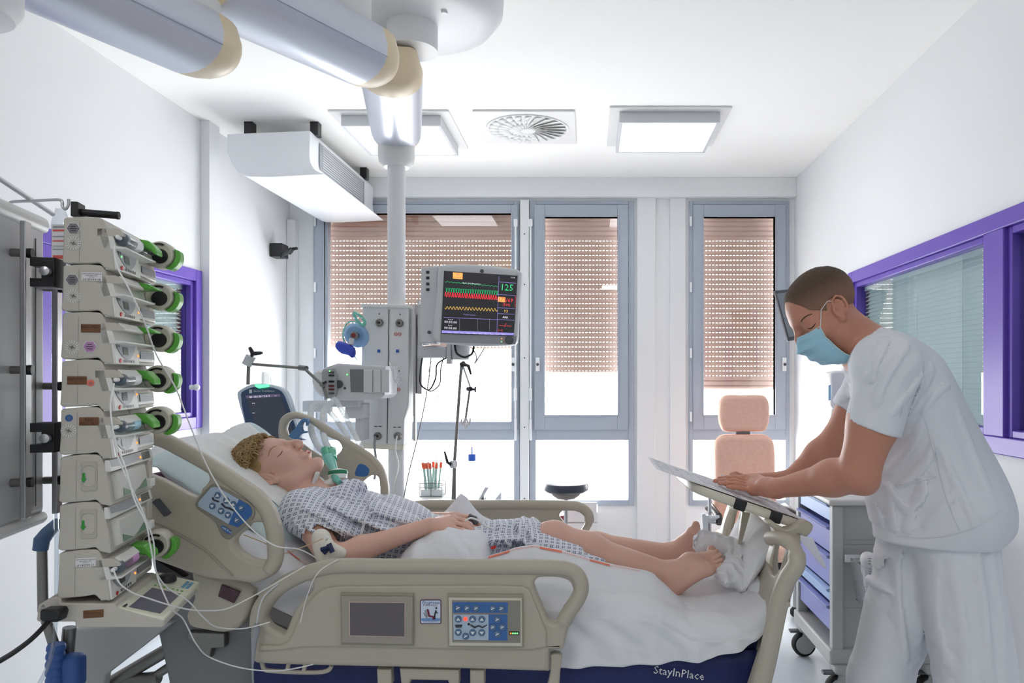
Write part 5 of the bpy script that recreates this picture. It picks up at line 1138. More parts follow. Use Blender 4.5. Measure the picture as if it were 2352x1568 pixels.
# near hand
fin = []
for a, m_, t_, r0, r1, Y in (((1042, 1190), (1066, 1196), (1083, 1215), .0088, .0072, 2.335), ((1040, 1200), (1068, 1206), (1085, 1227), .009, .0072, 2.315), ((1036, 1211), (1062, 1218), (1080, 1231), .0086, .007, 2.295), ((1028, 1220), (1050, 1225), (1072, 1231), .0078, .0065, 2.278)):
    fin.append(([P(*a, Y), P(*m_, Y + .004), P((m_[0] + t_[0]) / 2 + 3, (m_[1] + t_[1]) / 2 - 1, Y + .002), P(*t_, Y)], r0, r1))
handf(f, wr, fin, ([P(1000, 1196, 2.32), P(1030, 1192, 2.36), P(1052, 1196, 2.375), P(1066, 1204, 2.375)], .011, .0085))
# far arm
sh2, el2, wr2 = Vector((-.875, 2.64, 1.03)), Vector((-.66, 2.70, .93)), P(1040, 1192, 2.50)
f.rc(sh2, el2, .045, .036, .03); f.rc(el2, wr2, .036, .024, .02)
fin = []
for i, (dy, L) in enumerate(((0, 0), (.018, .002), (.034, -.002), (.05, -.008))):
    a = P(1062, 1188, 2.46 + dy); fin.append(([a, a + Vector((.028 + L, 0, .002)), a + Vector((.045 + L, 0, -.008)), a + Vector((.055 + L, 0, -.022))], .0085, .007))
handf(f, wr2, fin, ([P(1050, 1200, 2.45), P(1066, 1204, 2.44), P(1080, 1208, 2.435), P(1088, 1212, 2.43)], .011, .0085))
# legs
hn, kn, an = Vector((-.47, 2.38, .87)), P(1272, 1240, 2.36), P(1540, 1318, 2.34)
f.rc(hn, kn, .082, .056, .04); f.rc(kn, kn.lerp(an, .3), .054, .056, .02); f.rc(kn.lerp(an, .3) + Vector((0, 0, -.006)), an, .054, .034, .03)
f.ell(kn + Vector((.0, 0, .012)), (.05, .045, .045), None, .02)
hf, kf, af = Vector((-.47, 2.56, .87)), P(1290, 1252, 2.58), P(1545, 1272, 2.58)
f.rc(hf, kf, .082, .054, .04); f.rc(kf, kf.lerp(af, .3), .052, .052, .02); f.rc(kf.lerp(af, .3), af, .052, .033, .03)
def footf(f, ank, heel, ball, tips, inst, r=.034, bw=.03):
    f.rc(ank, heel, r, .029, .02); f.rc(heel, ball[0], .028, .020, .02); f.rc(heel, ball[1], .028, .018, .02); f.rc(ank, inst, r * .95, .027, .025); f.rc(inst, ball[0], .027, .021, .02); f.rc(inst, ball[1], .026, .017, .02)
    for i, t_ in enumerate(tips):
        b0 = ball[0].lerp(ball[1], i / 4); r0 = .0125 if i == 0 else .0082 - .0004 * i
        f.rc(b0, t_, r0 * 1.15, r0, .004); f.ell(t_, [r0 * 1.1] * 3, None, .003)
hl_, ank = P(1545, 1345, 2.33), an
b0, b1 = P(1636, 1281, 2.365), P(1628, 1306, 2.30)
tips = [P(1634, 1261, 2.385), P(1646, 1266, 2.362), P(1653, 1274, 2.342), P(1657, 1285, 2.322), P(1655, 1297, 2.302)]
footf(f, ank, hl_, (b0, b1), tips, P(1585, 1292, 2.34))
hl2 = P(1572, 1288, 2.58); b0, b1 = P(1592, 1224, 2.56), P(1600, 1238, 2.62)
tips = [P(1598, 1205, 2.555), P(1603, 1208, 2.575), P(1604, 1214, 2.592), P(1606, 1220, 2.608), P(1605, 1228, 2.622)]
footf(f, af, hl2, (b0, b1), tips, P(1574, 1250, 2.58))
f.build('body', M_skinp, pat, smooth=1)
from mathutils.bvhtree import BVHTree
def bvh(o_):
    me = o_.data; W_ = WM[o_.name]; return BVHTree.FromPolygons([W_ @ v.co for v in me.vertices], [tuple(p.vertices) for p in me.polygons])
def facemarks(body, hp, A, par, brow, lash):
    T = bvh(body); fwd = (A @ Vector((1, 0, 0))).normalized()
    def hit(y, z, off):
        d = A @ Vector((-.94, -.34 * (1 if y > 0 else -1), 0)); h, n_, i, q = T.ray_cast(hp(0, y, z) - d * .2 , d)
        return (h + n_ * off) if h else hp(.09, y, z)
    for sd in (-1, 1):
        for dz in (0, .0012): 
            b = MB(); b.tube([hit(sd * y, z + dz, .0003) for y, z in ((.014, .033), (.022, .037), (.031, .039), (.040, .0385), (.049, .034))], [.0006, .0012, .0013, .001, .0005], 6); 
            if dz == 0: b0 = b
            else: b0.add(np.concatenate(b.v), b.f)
        b0.build('eyebrow', brow, par)
        b = MB(); b.tube([hit(sd * y, z, .0002) for y, z in ((.019, .008), (.025, .0045), (.032, .0035), (.039, .005), (.045, .0085))], [.0006, .0014, .0017, .0014, .0006], 5); b.build('eyelashes', lash, par)
patbody = [o_ for o_ in C.objects if o_.parent == pat and o_.name.startswith('body')][0]
facemarks(patbody, php, Ap, pat, mat('blond_brow', (168, 128, 96), .8), mat('brown_lash', (110, 74, 56), .8))
b = MB(); b.ball(php(.1025, 0, -.0487), (.0045, .018, .004), 12, 0, Ap); b.ball(php(.1015, 0, -.0602), (.0052, .015, .0045), 12, 0, Ap); b.build('lips', M_lip, pat)
# curly hair
M_hair = mat('curly_blond_hair', (196, 164, 112), .5, noise=.45, nscale=60, ncol=(120, 92, 58))
f = Field(tuple(Oc - Vector((.2, .16, .2))), tuple(Oc + Vector((.16, .16, .2))), .0042)
f.ell(Oc + up_ * .010 - fw_ * .014, (.100, .081, .089), Ap, 0); f.ell(Oc - fw_ * .05 + up_ * .02, (.075, .078, .09), Ap, .02)
pl_ = Oc + fw_ * .062 + up_ * .036; f.cut(pl_, (fw_ * .8 - up_ * .72)); f.cut(Oc - up_ * .055, -up_ * .9 + fw_ * .6)
for sd in (-1, 1): f.ell(php(-.006, sd * .086, -.004), (.031, .03, .042), Ap, .004, 'sub')
wh = waves(51, 8, 60, 220); f.warp(lambda x, y, z: .004 * wh(x, y, z)); hr = f.build('hair', M_hair, pat, smooth=1)
b = MB()
for i in range(3400):
    th = rng.uniform(0, 2 * PI); ph = math.acos(rng.uniform(-.42, 1)); d = Vector((-math.cos(ph) * .3 + .1, math.sin(ph) * math.sin(th), 0))
    loc = Vector((math.sin(ph) * math.cos(th), math.sin(ph) * math.sin(th), math.cos(ph)))
    if (Vector((loc.x * .1 - .014 - .062, 0, loc.z * .096 + .01 - .036))).dot(Vector((.8, 0, -.72))) > -.004: continue
    if loc.z < -.45 or (abs(loc.y) > .7 and loc.z < .18 and loc.x > -.4): continue
    c = Oc + Ap @ Vector((loc.x * .103 - .014, loc.y * .093, loc.z * .096 + .01)); n_ = (Ap @ loc).normalized()
    t1 = n_.orthogonal().normalized(); t2 = n_.cross(t1); a0 = rng.uniform(0, 6.28); fl = ((t1 * math.cos(a0) + t2 * math.sin(a0)) * .8 + up_ * .5 - fw_ * .3); fl = (fl - n_ * fl.dot(n_)).normalized(); sdv = n_.cross(fl)
    L = rng.uniform(.02, .045); rc_ = rng.uniform(.004, .010); tw = rng.uniform(5, 9); pts = []; 
    for j in range(12):
        q = j / 11; pts.append(c + fl * (L * q) + n_ * (.006 + .012 * q + rc_ * math.sin(tw * q)) + sdv * (rc_ * math.cos(tw * q)) - Vector((0, 0, .02 * q * q)))
    b.tube(pts, [.0025 * (1 - .6 * j / 11) for j in range(12)], 5)
o = b.build('curls', M_hair, hr); 
# gown : torso and sleeves, then the lower part over the thighs
def gownmat():
    m = mat('patterned_hospital_gown', (222, 224, 232), .85, bump=.15, bscale=50); nt = m.node_tree; N = nt.nodes; Lk = nt.links.new; bs = N['Principled BSDF']
    tc = [n for n in N if n.type == 'TEX_COORD'][0]; sp = N.new('ShaderNodeSeparateXYZ'); Lk(tc.outputs['Object'], sp.inputs[0])
    def mth(op, a, b_=None, c=None):
        n = N.new('ShaderNodeMath'); n.operation = op
        for i, v in enumerate((a, b_, c)):
            if v is None: continue
            if isinstance(v, (int, float)): n.inputs[i].default_value = v
            else: Lk(v, n.inputs[i])
        return n.outputs[0]
    u = mth('MULTIPLY_ADD', sp.outputs[2], -.3, sp.outputs[0]); u = mth('MULTIPLY_ADD', sp.outputs[1], .18, u); v = mth('ADD', sp.outputs[1], sp.outputs[2])
    def band(x, cell, lo, hi):  # 1 inside the mark of the cell; marks are small squares split in four
        fr = mth('FRACT', mth('DIVIDE', mth('ADD', x, 50.0), cell)); d = mth('ABSOLUTE', mth('SUBTRACT', fr, .5))
        return mth('MULTIPLY', mth('LESS_THAN', d, hi), mth('GREATER_THAN', d, lo)), mth('LESS_THAN', d, hi)
    cu, ou = band(u, .0185, .045, .27); cv, ov = band(v, .0185, .045, .27); k = mth('MULTIPLY', cu, cv)
    # every second column is offset by a smaller dot grid
    k = mth('MULTIPLY', k, .86)
    mx = N.new('ShaderNodeMix'); mx.data_type = 'RGBA'; mx.inputs[6].default_value = lin((222, 224, 232)); mx.inputs[7].default_value = lin((62, 76, 122)); Lk(k, mx.inputs[0]); Lk(mx.outputs[2], bs.inputs['Base Color'])
    return m
M_gown = gownmat()
f = Field((-1.02, 2.06, .76), (-.38, 2.78, 1.2), .0045)
f.ell((-.82, 2.46, .985), (.155, .185, .095), RY(24), .05); f.ell((-.66, 2.46, .935), (.18, .18, .112), RY(20), .06); f.ell((-.5, 2.47, .885), (.14, .18, .105), None, .05)
f.rc((-.885, 2.29, 1.035), (-.885, 2.62, 1.035), .070, .068, .05)
el_g = sh.lerp(el, .55); f.rc(sh + Vector((0, -.01, .008)), el_g + Vector((.02, 0, .0)), .062, .056, .03)
f.rc(P(750, 1185, 2.26), P(870, 1235, 2.30), .045, .03, .04); f.rc(P(790, 1215, 2.22), P(880, 1252, 2.27), .026, .012, .03); f.rc(P(870, 1190, 2.3), P(960, 1215, 2.32), .05, .03, .05)
f.rc(P(790, 1135, 2.38), P(815, 1112, 2.42), .035, .02, .03); f.rc(P(760, 1150, 2.40), P(830, 1118, 2.46), .03, .02, .04)
for a, c, Ya, Yb_, r_ in (((730, 1160), (900, 1215), 2.26, 2.22, .014), ((760, 1150), (930, 1200), 2.30, 2.28, .013), ((750, 1200), (860, 1240), 2.22, 2.27, .012), ((800, 1140), (950, 1190), 2.36, 2.36, .013), ((850, 1180), (840, 1220), 2.27, 2.27, .012)): f.rc(P(*a, Ya), P(*c, Yb_), r_, r_ * .6, .018)
wg = waves(61, 10, 16, 110); f.warp(lambda x, y, z: .007 * wg(x, y, z)); f.warp(folds([[(720, 1150), (790, 1175), (850, 1230)], [(760, 1140), (840, 1180), (930, 1215)], [(735, 1180), (780, 1215), (830, 1262)], [(820, 1130), (880, 1170), (960, 1200)], [(700, 1175), (730, 1200), (780, 1240), .8], [(870, 1160), (850, 1210), (880, 1250), .8]], 2.3, .010, .010))
f.cut(P(688, 1140, 2.4), (-.95, 0, .32)); f.cut(P(728, 1216, 2.2), (-.42, -.1, -.9)) if False else None
f.rc(P(742, 1124, 2.45), P(680, 1070, 2.45), .078, .085, .01, 'sub')
# arm hole: the sleeve ends above the elbow
d_ = (el - sh).normalized(); f.rc(el_g + d_ * .012, el + d_ * .05, .052, .06, .006, 'sub')
f.build('gown', M_gown, pat, smooth=1)
f = Field((-.5, 2.12, .80), (.10, 2.72, 1.06), .0045)
kg = hn.lerp(kn, .86); f.rc(hn, kg, .094, .071, .04); f.rc(hf, hf.lerp(kf, .85), .094, .07, .04); f.rc(P(1150, 1232, 2.42), P(1210, 1222, 2.45), .055, .05, .05)
for a, c, Ya, Yb_, r_ in (((1150, 1215), (1215, 1203), 2.34, 2.4, .02), ((1190, 1205), (1228, 1240), 2.32, 2.27, .018), ((1130, 1245), (1235, 1235), 2.27, 2.27, .014), ((1215, 1215), (1250, 1225), 2.30, 2.30, .016)): f.rc(P(*a, Ya), P(*c, Yb_), r_, r_ * .8, .02)
f.cut(P(1246, 1220, 2.3), (.93, 0, .2))
f.rc(P(1232, 1248, 2.245), P(1385, 1288, 2.235), .026, .008, .02, sq=((0, .7, 1), .7)); f.rc(P(1240, 1240, 2.26), P(1330, 1262, 2.25), .024, .012, .015)
wg2 = waves(63, 10, 20, 140); f.warp(lambda x, y, z: .005 * wg2(x, y, z)); f.warp(folds([[(1150, 1215), (1175, 1240), (1180, 1265)], [(1190, 1205), (1210, 1230), (1225, 1255)], [(1130, 1230), (1170, 1225), (1230, 1235)], [(1212, 1206), (1235, 1225)]], 2.32, .009, .009)); f.build('gown_skirt', M_gown, pat, smooth=1)
b = MB(); b.prism([P(x, y, 2.218) for x, y in spl([(1131, 1254), (1140, 1253), (1139, 1258), (1130, 1261), (1127, 1258)], 3)], (0, -.002, 0)); b.build('red_mark', M_red, pat)
# ---- things on the patient
t = thing('breathing_tube', 'corrugated clear breathing hoses with green Y-piece reaching the patient neck', 'breathing tube', P(760, 1090, 2.5))
M_hose = glassmat('clear_corrugated_hose', (.88, .9, .91), .3, .25); M_tgreen = mat('translucent_green', (52, 176, 140), .25, alpha=.85); M_teal = mat('pale_teal_plastic', (120, 206, 190), .25, alpha=.8)
def hose(b, pts, r, pitch=.009, mi=0, amp=.25):
    P_ = [Vector(p) for p in spl([tuple(p) for p in pts], 14, False)]; L = [0]
    for i in range(1, len(P_)): L.append(L[-1] + (P_[i] - P_[i - 1]).length)
    n = int(L[-1] / pitch * 3); out = []; rs = []
    for k in range(n + 1):
        s_ = L[-1] * k / n; j = max(0, min(len(P_) - 2, int(np.searchsorted(L, s_)) - 1)); tt = (s_ - L[j]) / max(L[j + 1] - L[j], 1e-9)
        out.append(P_[j].lerp(P_[j + 1], tt)); rs.append(r * (1 if k % 3 else 1 - amp))
    b.tube(out, rs, 14, mi)
ring = mat('hose_rib_white', (232, 236, 238), .4, alpha=.8)
for pts in ([P(752, 925, 3.15), P(722, 930, 3.1), P(714, 975, 3.0), P(728, 1020, 2.85), P(748, 1038, 2.68)], [P(768, 918, 3.15), P(746, 940, 3.1), P(742, 980, 3.0), P(748, 1015, 2.85), P(763, 1038, 2.68)]):
    b = MB(); hose(b, pts, .0125); b.build('hose', ring, t)
b = MB(); q = lambda x, y, Y=2.6: P(x, y, Y)
b.cyl(q(747, 1033, 2.69), q(754, 1056, 2.63), .016, .015); b.build('hose_cuff', M_tgreen, t)
b = MB(); b.cyl(q(763, 1034, 2.69), q(764, 1055, 2.63), .016, .015); b.build('hose_cuff', M_tgreen, t)
b = MB(); b.tube([q(755, 1052, 2.64), q(762, 1066, 2.6), q(768, 1080, 2.55), q(770, 1085, 2.53)], [.021, .017, .012, .011], 16); b.build('y_piece', M_teal, t)
b = MB(); c = q(776, 1090, 2.50); ax_ = Vector((.1, -.25, -1)); b.lathe([(.012, -.02), (.03, -.014), (.031, 0), (.03, .014), (.012, .018)], c, ax_, 28); b.build('filter', M_white, t)
b = MB(); b.lathe([(.031, -.013), (.033, -.01), (.033, -.002), (.031, .0)], c, ax_, 28); b.build('filter_rim', mat('dark_green_rim', (24, 120, 84), .35), t)
b = MB(); b.tube([q(770, 1100, 2.48), q(757, 1108, 2.47), q(738, 1117, 2.45), q(724, 1126, 2.45)], [.012, .0125, .012, .009], 14); b.build('catheter_mount', M_white, t)
b = MB(); b.tube([q(762, 1085, 2.50), q(772, 1101, 2.46), q(780, 1108, 2.45)], [.01, .012, .009], 14); b.build('suction_port', M_teal, t)
t = thing('neck_collar', 'white fabric breathing tube tie around the patient neck', 'neck tie', P(700, 1130, 2.40))
nk0, nk1 = php(-.02, 0, -.05), neck; nd = (nk1 - nk0).normalized(); 
b = MB(); c = nk0.lerp(nk1, .52); u_ = Vector((0, 1, 0)); v_ = nd.cross(u_).normalized(); ring_ = []
for i in range(33):
    a = 2 * PI * i / 32; tip = (nd * .012 * math.cos(a)); ring_.append(c + u_ * .067 * math.sin(a) - v_ * .066 * math.cos(a) + tip)
vs = []
for p_ in ring_: vs += [p_ - nd * .011, p_ + nd * .011]
b.add(vs, [(2 * i, 2 * i + 2, 2 * i + 3, 2 * i + 1) for i in range(32)]); b.build('strap', mat('collar_fabric', (224, 220, 208), .8), t, solid=.004)
b = MB(); b.box(P(716, 1122, 2.44), (.03, .05, .02), 0, RY(30)); b.box(P(724, 1100, 2.42), (.012, .02, .05), 0, RY(20)); b.build('flange', M_label, t, bevel=.004)
t = thing('arm_dressing', 'white gauze dressing with dark blue line connectors taped at the patient elbow', 'dressing', P(752, 1262, 2.09))
f = Field(tuple(P(752, 1262, 2.1) - Vector((.07, .06, .07))), tuple(P(752, 1262, 2.1) + Vector((.07, .07, .07))), .004); f.rc(P(738, 1235, 2.125), P(752, 1288, 2.105), .027, .03, .02); f.rc(P(752, 1262, 2.10), P(782, 1270, 2.11), .024, .018, .02); wd_ = waves(9, 8, 60, 160); f.warp(lambda x, y, z: .003 * wd_(x, y, z)); f.build('gauze', mat('gauze', (226, 222, 210), .85), t)
b = MB()
for a, c_, r_ in (((738, 1262), (758, 1256), .007), ((755, 1248), (764, 1268), .007), ((744, 1270), (752, 1262), .006), ((746, 1238), (752, 1232), .007)): b.cyl(P(*a, 2.062), P(*c_, 2.062), r_, n=10, mi=1 if a[1] == 1238 else 0)
b.build('connector', [mat('navy_connector', (28, 40, 82), .3), M_white], t)
t = thing('pulse_oximeter', 'dark finger clip sensor with white cable on the patient far hand', 'sensor', P(1088, 1192, 2.44))
b = MB(); b.tube([P(1076, 1187, 2.442), P(1090, 1192, 2.44), P(1094, 1203, 2.44)], [.0115, .012, .009], 12); b.build('finger_clip', M_dgrey, t)
b = MB(); b.tube([Vector(p) for p in spl([tuple(P(x, y, Y)) for x, y, Y in ((1068, 1196, 2.30), (1078, 1190, 2.3), (1095, 1193, 2.32), (1115, 1208, 2.34), (1145, 1215, 2.34))], 5, False)], .003, 8); b.build('cable', M_wirew, t)
# ---------------- the nurse
nu = thing('person', 'person in white short-sleeved scrubs and pale blue face mask leaning over the chart tray', 'person', (1.0, 2.1, 0))
f = Field((.22, 1.74, .84), (1.25, 2.56, 1.86), .0042)
fwn, upn = Vector((-.78, .0, -.62)), Vector((-.62, 0, .78)); NY = 2.10
Cn = P(1877, 692, NY); Fn, Un = fwn.normalized(), upn.normalized(); On = Cn - Un * .046 * .98
phn, An = headf(f, On, fwn, upn, .97)
nb_ = P(1985, 800, NY)
f.rc(P(1915, 735, NY), P(1975, 800, NY), .055, .064, .03); f.rc(P(1945, 700, NY) + Vector((-.03, 0, -.03)), P(2010, 790, NY), .035, .05, .03)
f.rc(P(2020, 835, 1.93), P(2020, 835, 2.28), .07, .07, .05); f.ell(P(2070, 930, NY), (.11, .17, .17), RY(-28), .05); f.ell(P(2140, 1080, NY), (.10, .14, .18), RY(-22), .05); f.ell(P(2170, 1210, NY), (.12, .15, .12), None, .05)
s1, e1, w1 = P(2040, 850, 1.90), P(1975, 1085, 1.93), P(1782, 1122, 2.14)
f.rc(s1, s1.lerp(e1, .5), .064, .06, .03); f.rc(s1.lerp(e1, .5), e1, .06, .047, .03); f.rc(e1 + Vector((-.005, 0, -.005)), e1.lerp(w1, .3), .047, .046, .03); f.rc(e1.lerp(w1, .3), w1, .046, .0265, .03)
f.ell(e1 + Vector((.018, 0, -.03)), (.026, .024, .024), None, .025); f.rc(s1.lerp(e1, .45) + Vector((-.006, 0, 0)), s1.lerp(e1, .8) + Vector((-.012, 0, 0)), .05, .038, .03)
s2, e2, w2 = P(1995, 870, 2.28), P(1922, 1015, 2.34), P(1815, 1098, 2.40)
f.rc(s2, e2, .062, .046, .03); f.rc(e2, e2.lerp(w2, .35), .046, .044, .03); f.rc(e2.lerp(w2, .35), w2, .044, .027, .03)
# near hand flat on the paper
paperz = lambda p: p
fin = []
for a, m_, t_, Y, r0 in (((1727, 1108), (1690, 1098), (1652, 1098), 2.29, .0092), ((1724, 1114), (1688, 1104), (1642, 1104), 2.265, .0092), ((1724, 1120), (1690, 1111), (1652, 1109), 2.24, .0088), ((1730, 1127), (1700, 1120), (1672, 1117), 2.22, .008)):
    A_, M2, T_ = P(*a, Y), P(*m_, Y), P(*t_, Y); fin.append(([A_, M2, M2.lerp(T_, .55), T_], r0, r0 * .8))
handf(f, w1 + Vector((-.01, .03, 0)), fin, ([P(1765, 1112, 2.2), P(1740, 1100, 2.27), P(1715, 1096, 2.31), P(1694, 1100, 2.325)], .0125, .0095), rp=.022)
f.rc(w1, w1 + Vector((-.02, .04, .0)), .026, .024, .02)
# far hand with pen
fin = []
for a, m_, t_, Y, r0 in (((1722, 1098), (1690, 1088), (1672, 1098), 2.44, .0088), ((1722, 1100), (1688, 1094), (1668, 1103), 2.42, .0088), ((1726, 1106), (1695, 1102), (1676, 1108), 2.40, .0085), ((1734, 1110), (1706, 1108), (1690, 1112), 2.38, .008)):
    A_, M2, T_ = P(*a, Y), P(*m_, Y), P(*t_, Y); fin.append(([A_, M2, M2.lerp(T_, .5) + Vector((0, 0, .003)), T_], r0, r0 * .8))
handf(f, w2, fin, ([P(1760, 1100, 2.38), P(1735, 1098, 2.36), P(1712, 1096, 2.36), P(1692, 1098, 2.37)], .012, .0095), rp=.022)
f.build('body', M_skinn, nu, smooth=1)
# hair : short crop, faded at the sides
M_hairn = mat('cropped_brown_hair', (92, 72, 56), .75, noise=.4, nscale=120, bump=.6, bscale=700)
f = Field(tuple(Cn - Vector((.15, .12, .15))), tuple(Cn + Vector((.15, .12, .15))), .0032)
f.ell(phn(-.012, 0, .048), [v * .97 for v in (.1025, .0805, .0885)], An, 0); f.ell(phn(.03, 0, .034), [v * .97 for v in (.072, .069, .082)], An, .03)
hc = phn(.066, 0, .082); f.cut(hc, Fn * .93 - Un * .36); f.cut(phn(0, 0, .0), -Un * .75 + Fn * .68); f.cut(phn(-.09, 0, -.035), -Un)
for sd in (-1, 1): f.ell(phn(-.006, sd * .086, .002), (.026, .022, .038), An, .004, 'sub')
wn_ = waves(71, 6, 200, 500); f.warp(lambda x, y, z: .0011 * wn_(x, y, z))
Ci = np.array(tuple(phn(0, 0, 0))); Un_ = np.array(tuple(Un)); Fn_ = np.array(tuple(Fn))
nt = M_hairn.node_tree; ND = nt.nodes; tcn = [n for n in ND if n.type == 'TEX_COORD'][0]; mxn = [n for n in ND if n.type == 'MIX'][0]
dv = ND.new('ShaderNodeVectorMath'); dv.operation = 'DOT_PRODUCT'; g_ = Un - Fn * .22; dv.inputs[1].default_value = g_; nt.links.new(tcn.outputs['Object'], dv.inputs[0])
k0 = (phn(0, 0, 0) - nu.location).dot(g_); mr = ND.new('ShaderNodeMapRange'); mr.inputs[1].default_value = k0 + .035; mr.inputs[2].default_value = k0 + .095; nt.links.new(dv.outputs['Value'], mr.inputs[0])
m3 = ND.new('ShaderNodeMix'); m3.data_type = 'RGBA'; m3.inputs[6].default_value = lin((150, 112, 92)); nt.links.new(mr.outputs[0], m3.inputs[0]); nt.links.new(mxn.outputs[2], m3.inputs[7]); nt.links.new(m3.outputs[2], ND['Principled BSDF'].inputs['Base Color'])
f.build('hair', M_hairn, nu, smooth=1)
nubody = [o_ for o_ in C.objects if o_.parent == nu and o_.name.startswith('body')][0]
facemarks(nubody, phn, An, nu, mat('brown_brow', (84, 60, 46), .85), mat('dark_lash', (50, 36, 30), .8))
# face mask : fitted shell with pleats and ear loops
M_mask = mat('pale_blue_mask', (160, 206, 226), .75, noise=.05, nscale=60, bump=.2, bscale=300)
def maskf(u, v):
    a = (u - .5) * 2; z = -.006 - .139 * v + .006 * math.cos(a * 1.5); wdt = .072 * (1 - .0 * v)
    y = a * wdt * (1 - .10 * abs(v - .35)); prot = .126 - .012 * (v - .25) ** 2 * 8; 
    if v < .3: prot = .113 + .02 * v / .3
    x = prot * (1 - .30 * abs(a) ** 2.2 - .18 * abs(a) ** 5) - (.0 if v < .75 else .10 * (v - .75) ** 1.4)
    x += .0026 * math.sin(v * 26) * (1 - abs(a) ** 3) + .002 * math.sin(a * 9 + 4 * v)
    x += .008 * math.exp(-(a / .22) ** 2) * math.exp(-((v - .22) / .14) ** 2)
    return phn(x, y, z)
b = MB(); b.grid(maskf, 36, 40); mk = b.build('face_mask', M_mask, nu, ang=180, solid=.0016)
b = MB(); b.tube([maskf(i / 20, 0) for i in range(21)], .0016, 6); b.tube([maskf(i / 20, .06) + Fn * .001 for i in range(21)], .0009, 6); b.tube([maskf(i / 20, 1) for i in range(21)], .0014, 6)
for u in (0, 1): b.tube([maskf(u, i / 12) for i in range(13)], .0016, 6)
b.build('mask_edge', mat('mask_edge_pale', (190, 216, 226), .7), mk)
for u, sd in ((0, -1), (1, 1)): MB().tube([maskf(u, .03), phn(.03, sd * .08, .03) , phn(.002, sd * .082, .038), phn(-.02, sd * .083, .02), phn(-.018, sd * .08, -.016), phn(.0, sd * .075, -.04), maskf(u, .95)], .0013, 6).build('ear_loop', M_label, mk)
# scrubs
M_scrub = mat('white_scrub_cotton', (222, 224, 230), .85, bump=.25, bscale=24, aniso=(1, 1, .5))
f = Field((.60, 1.74, .86), (1.32, 2.54, 1.62), .0048)
f.rc(P(2030, 838, 1.93), P(2030, 838, 2.27), .088, .086, .06); f.ell(P(2078, 925, NY), (.125, .185, .185), RY(-28), .05); f.ell(P(2140, 1060, NY), (.135, .175, .2), RY(-24), .06); f.ell(P(2178, 1165, NY), (.152, .20, .15), RY(-15), .06)
f.rc(P(2000, 805, NY), P(2030, 830, NY), .07, .09, .04); f.rc(P(2110, 860, NY), P(2215, 1100, NY), .07, .08, .06); f.rc(P(2060, 1100, NY), P(2085, 1230, NY), .09, .085, .06); f.rc(P(2150, 1225, NY), P(2190, 1195, NY), .145, .15, .05)
ed = (e1 - s1).normalized(); ed2 = (e2 - s2).normalized()
for s_, d_, L_ in ((s1 + Vector((.004, 0, .004)), ed, .162), (s2 + Vector((.01, 0, 0)), ed2, .12)):
    g = Field((.60, 1.74, .86), (1.32, 2.54, 1.62), .0048); g.rc(s_, s_ + d_ * .30, .078, .070, .0); g.cut(s_ + d_ * L_, d_ + Vector((-.12, 0, 0))); f.merge(g, .03)
SHF = [[(2050, 790), (1995, 860), (1975, 930)], [(2010, 775), (1975, 830), (1968, 880)], [(2085, 860), (2050, 900), (2010, 945), .8], [(2120, 850), (2085, 930), (2072, 965)], [(2150, 830), (2110, 890), (2082, 925), .8], [(2060, 1010), (2030, 1080), (2020, 1150), .8], [(2110, 960), (2095, 1040), (2062, 1100)], [(2140, 1000), (2120, 1080), (2080, 1130), .9],
       [(2062, 1120), (2085, 1160), (2118, 1190), 1.2], [(2125, 1100), (2122, 1150), (2095, 1190), 1.2], [(2070, 1130), (2075, 1190), (2082, 1232)], [(2110, 1180), (2100, 1235)], [(2190, 930), (2230, 1030), (2262, 1130), .7], [(2150, 1020), (2190, 1120), (2225, 1215), .8], [(2040, 1160), (2062, 1230), .8], [(2200, 1100), (2150, 1180), (2120, 1225), .6], [(2185, 880), (2140, 900), (2105, 950), .8]]
ws = waves(81, 10, 12, 80, (1.2, 1, .6)); f.warp(lambda x, y, z: .005 * ws(x, y, z)); f.warp(folds(SHF, 1.95, .0068, .0125))
# sleeve ends, neck opening, curved hem
f.rc(P(1935, 765, NY), P(1988, 800, NY), .072, .066, .004, 'sub'); f.rc(P(1950, 800, NY - .0), P(1962, 850, NY), .05, .012, .004, 'sub')
f.cut(P(2110, 1238, NY), (0, 0, -1)); f.cut(P(2250, 1222, NY), (.42, 0, -.9))
f.build('shirt', M_scrub, nu, smooth=1)
# sleeve hem bands, pocket, side seam as separate stitched pieces
def proj(px, py, Y0=1.70): return P(px, py, Y0)
dgs = [o_ for o_ in C.objects if o_.parent == nu and o_.name.startswith('shirt')][0]
BT = bvh(dgs)
def onto(px, py, off=.002):
    o_ = Vector((0, 0, CAMZ)); d = (P(px, py, 1) - o_).normalized(); h, n_, i, ds = BT.ray_cast(o_, d)
    return (h + n_ * off) if h else None
def line_on(b, pts, r, mi=0):
    q = [onto(*p) for p in spl(pts, 8, False)]; q = [x for x in q if x]
    if len(q) > 2: b.tube(q, r, 6, mi, flat=1)
b = MB(); line_on(b, [(2055, 1175 - 60), (2065, 1113), (2130, 1100), (2150, 1093)], .0016); line_on(b, [(2055, 1117), (2075, 1150), (2120, 1190)], .0012) if False else None
b.build('pocket_edge', M_scrub, nu)
b = MB(); line_on(b, [(2145, 1010), (2160, 1090), (2180, 1160), (2205, 1218)], .0012); line_on(b, [(2088, 900), (2078, 920), (2068, 955)], .001); line_on(b, [(2112, 940), (2128, 975), (2150, 1060)], .0009); b.build('shirt_seam', M_scrub, nu)
b = MB(); line_on(b, [(2060, 1228), (2120, 1234), (2180, 1228), (2240, 1208), (2298, 1172)], .0012); b.build('hem_stitch', M_scrub, nu)
f = Field((.70, 1.80, .04), (1.32, 2.44, 1.12), .0062)
hipn, hipf = P(2195, 1190, 2.06), P(2135, 1210, 2.2)
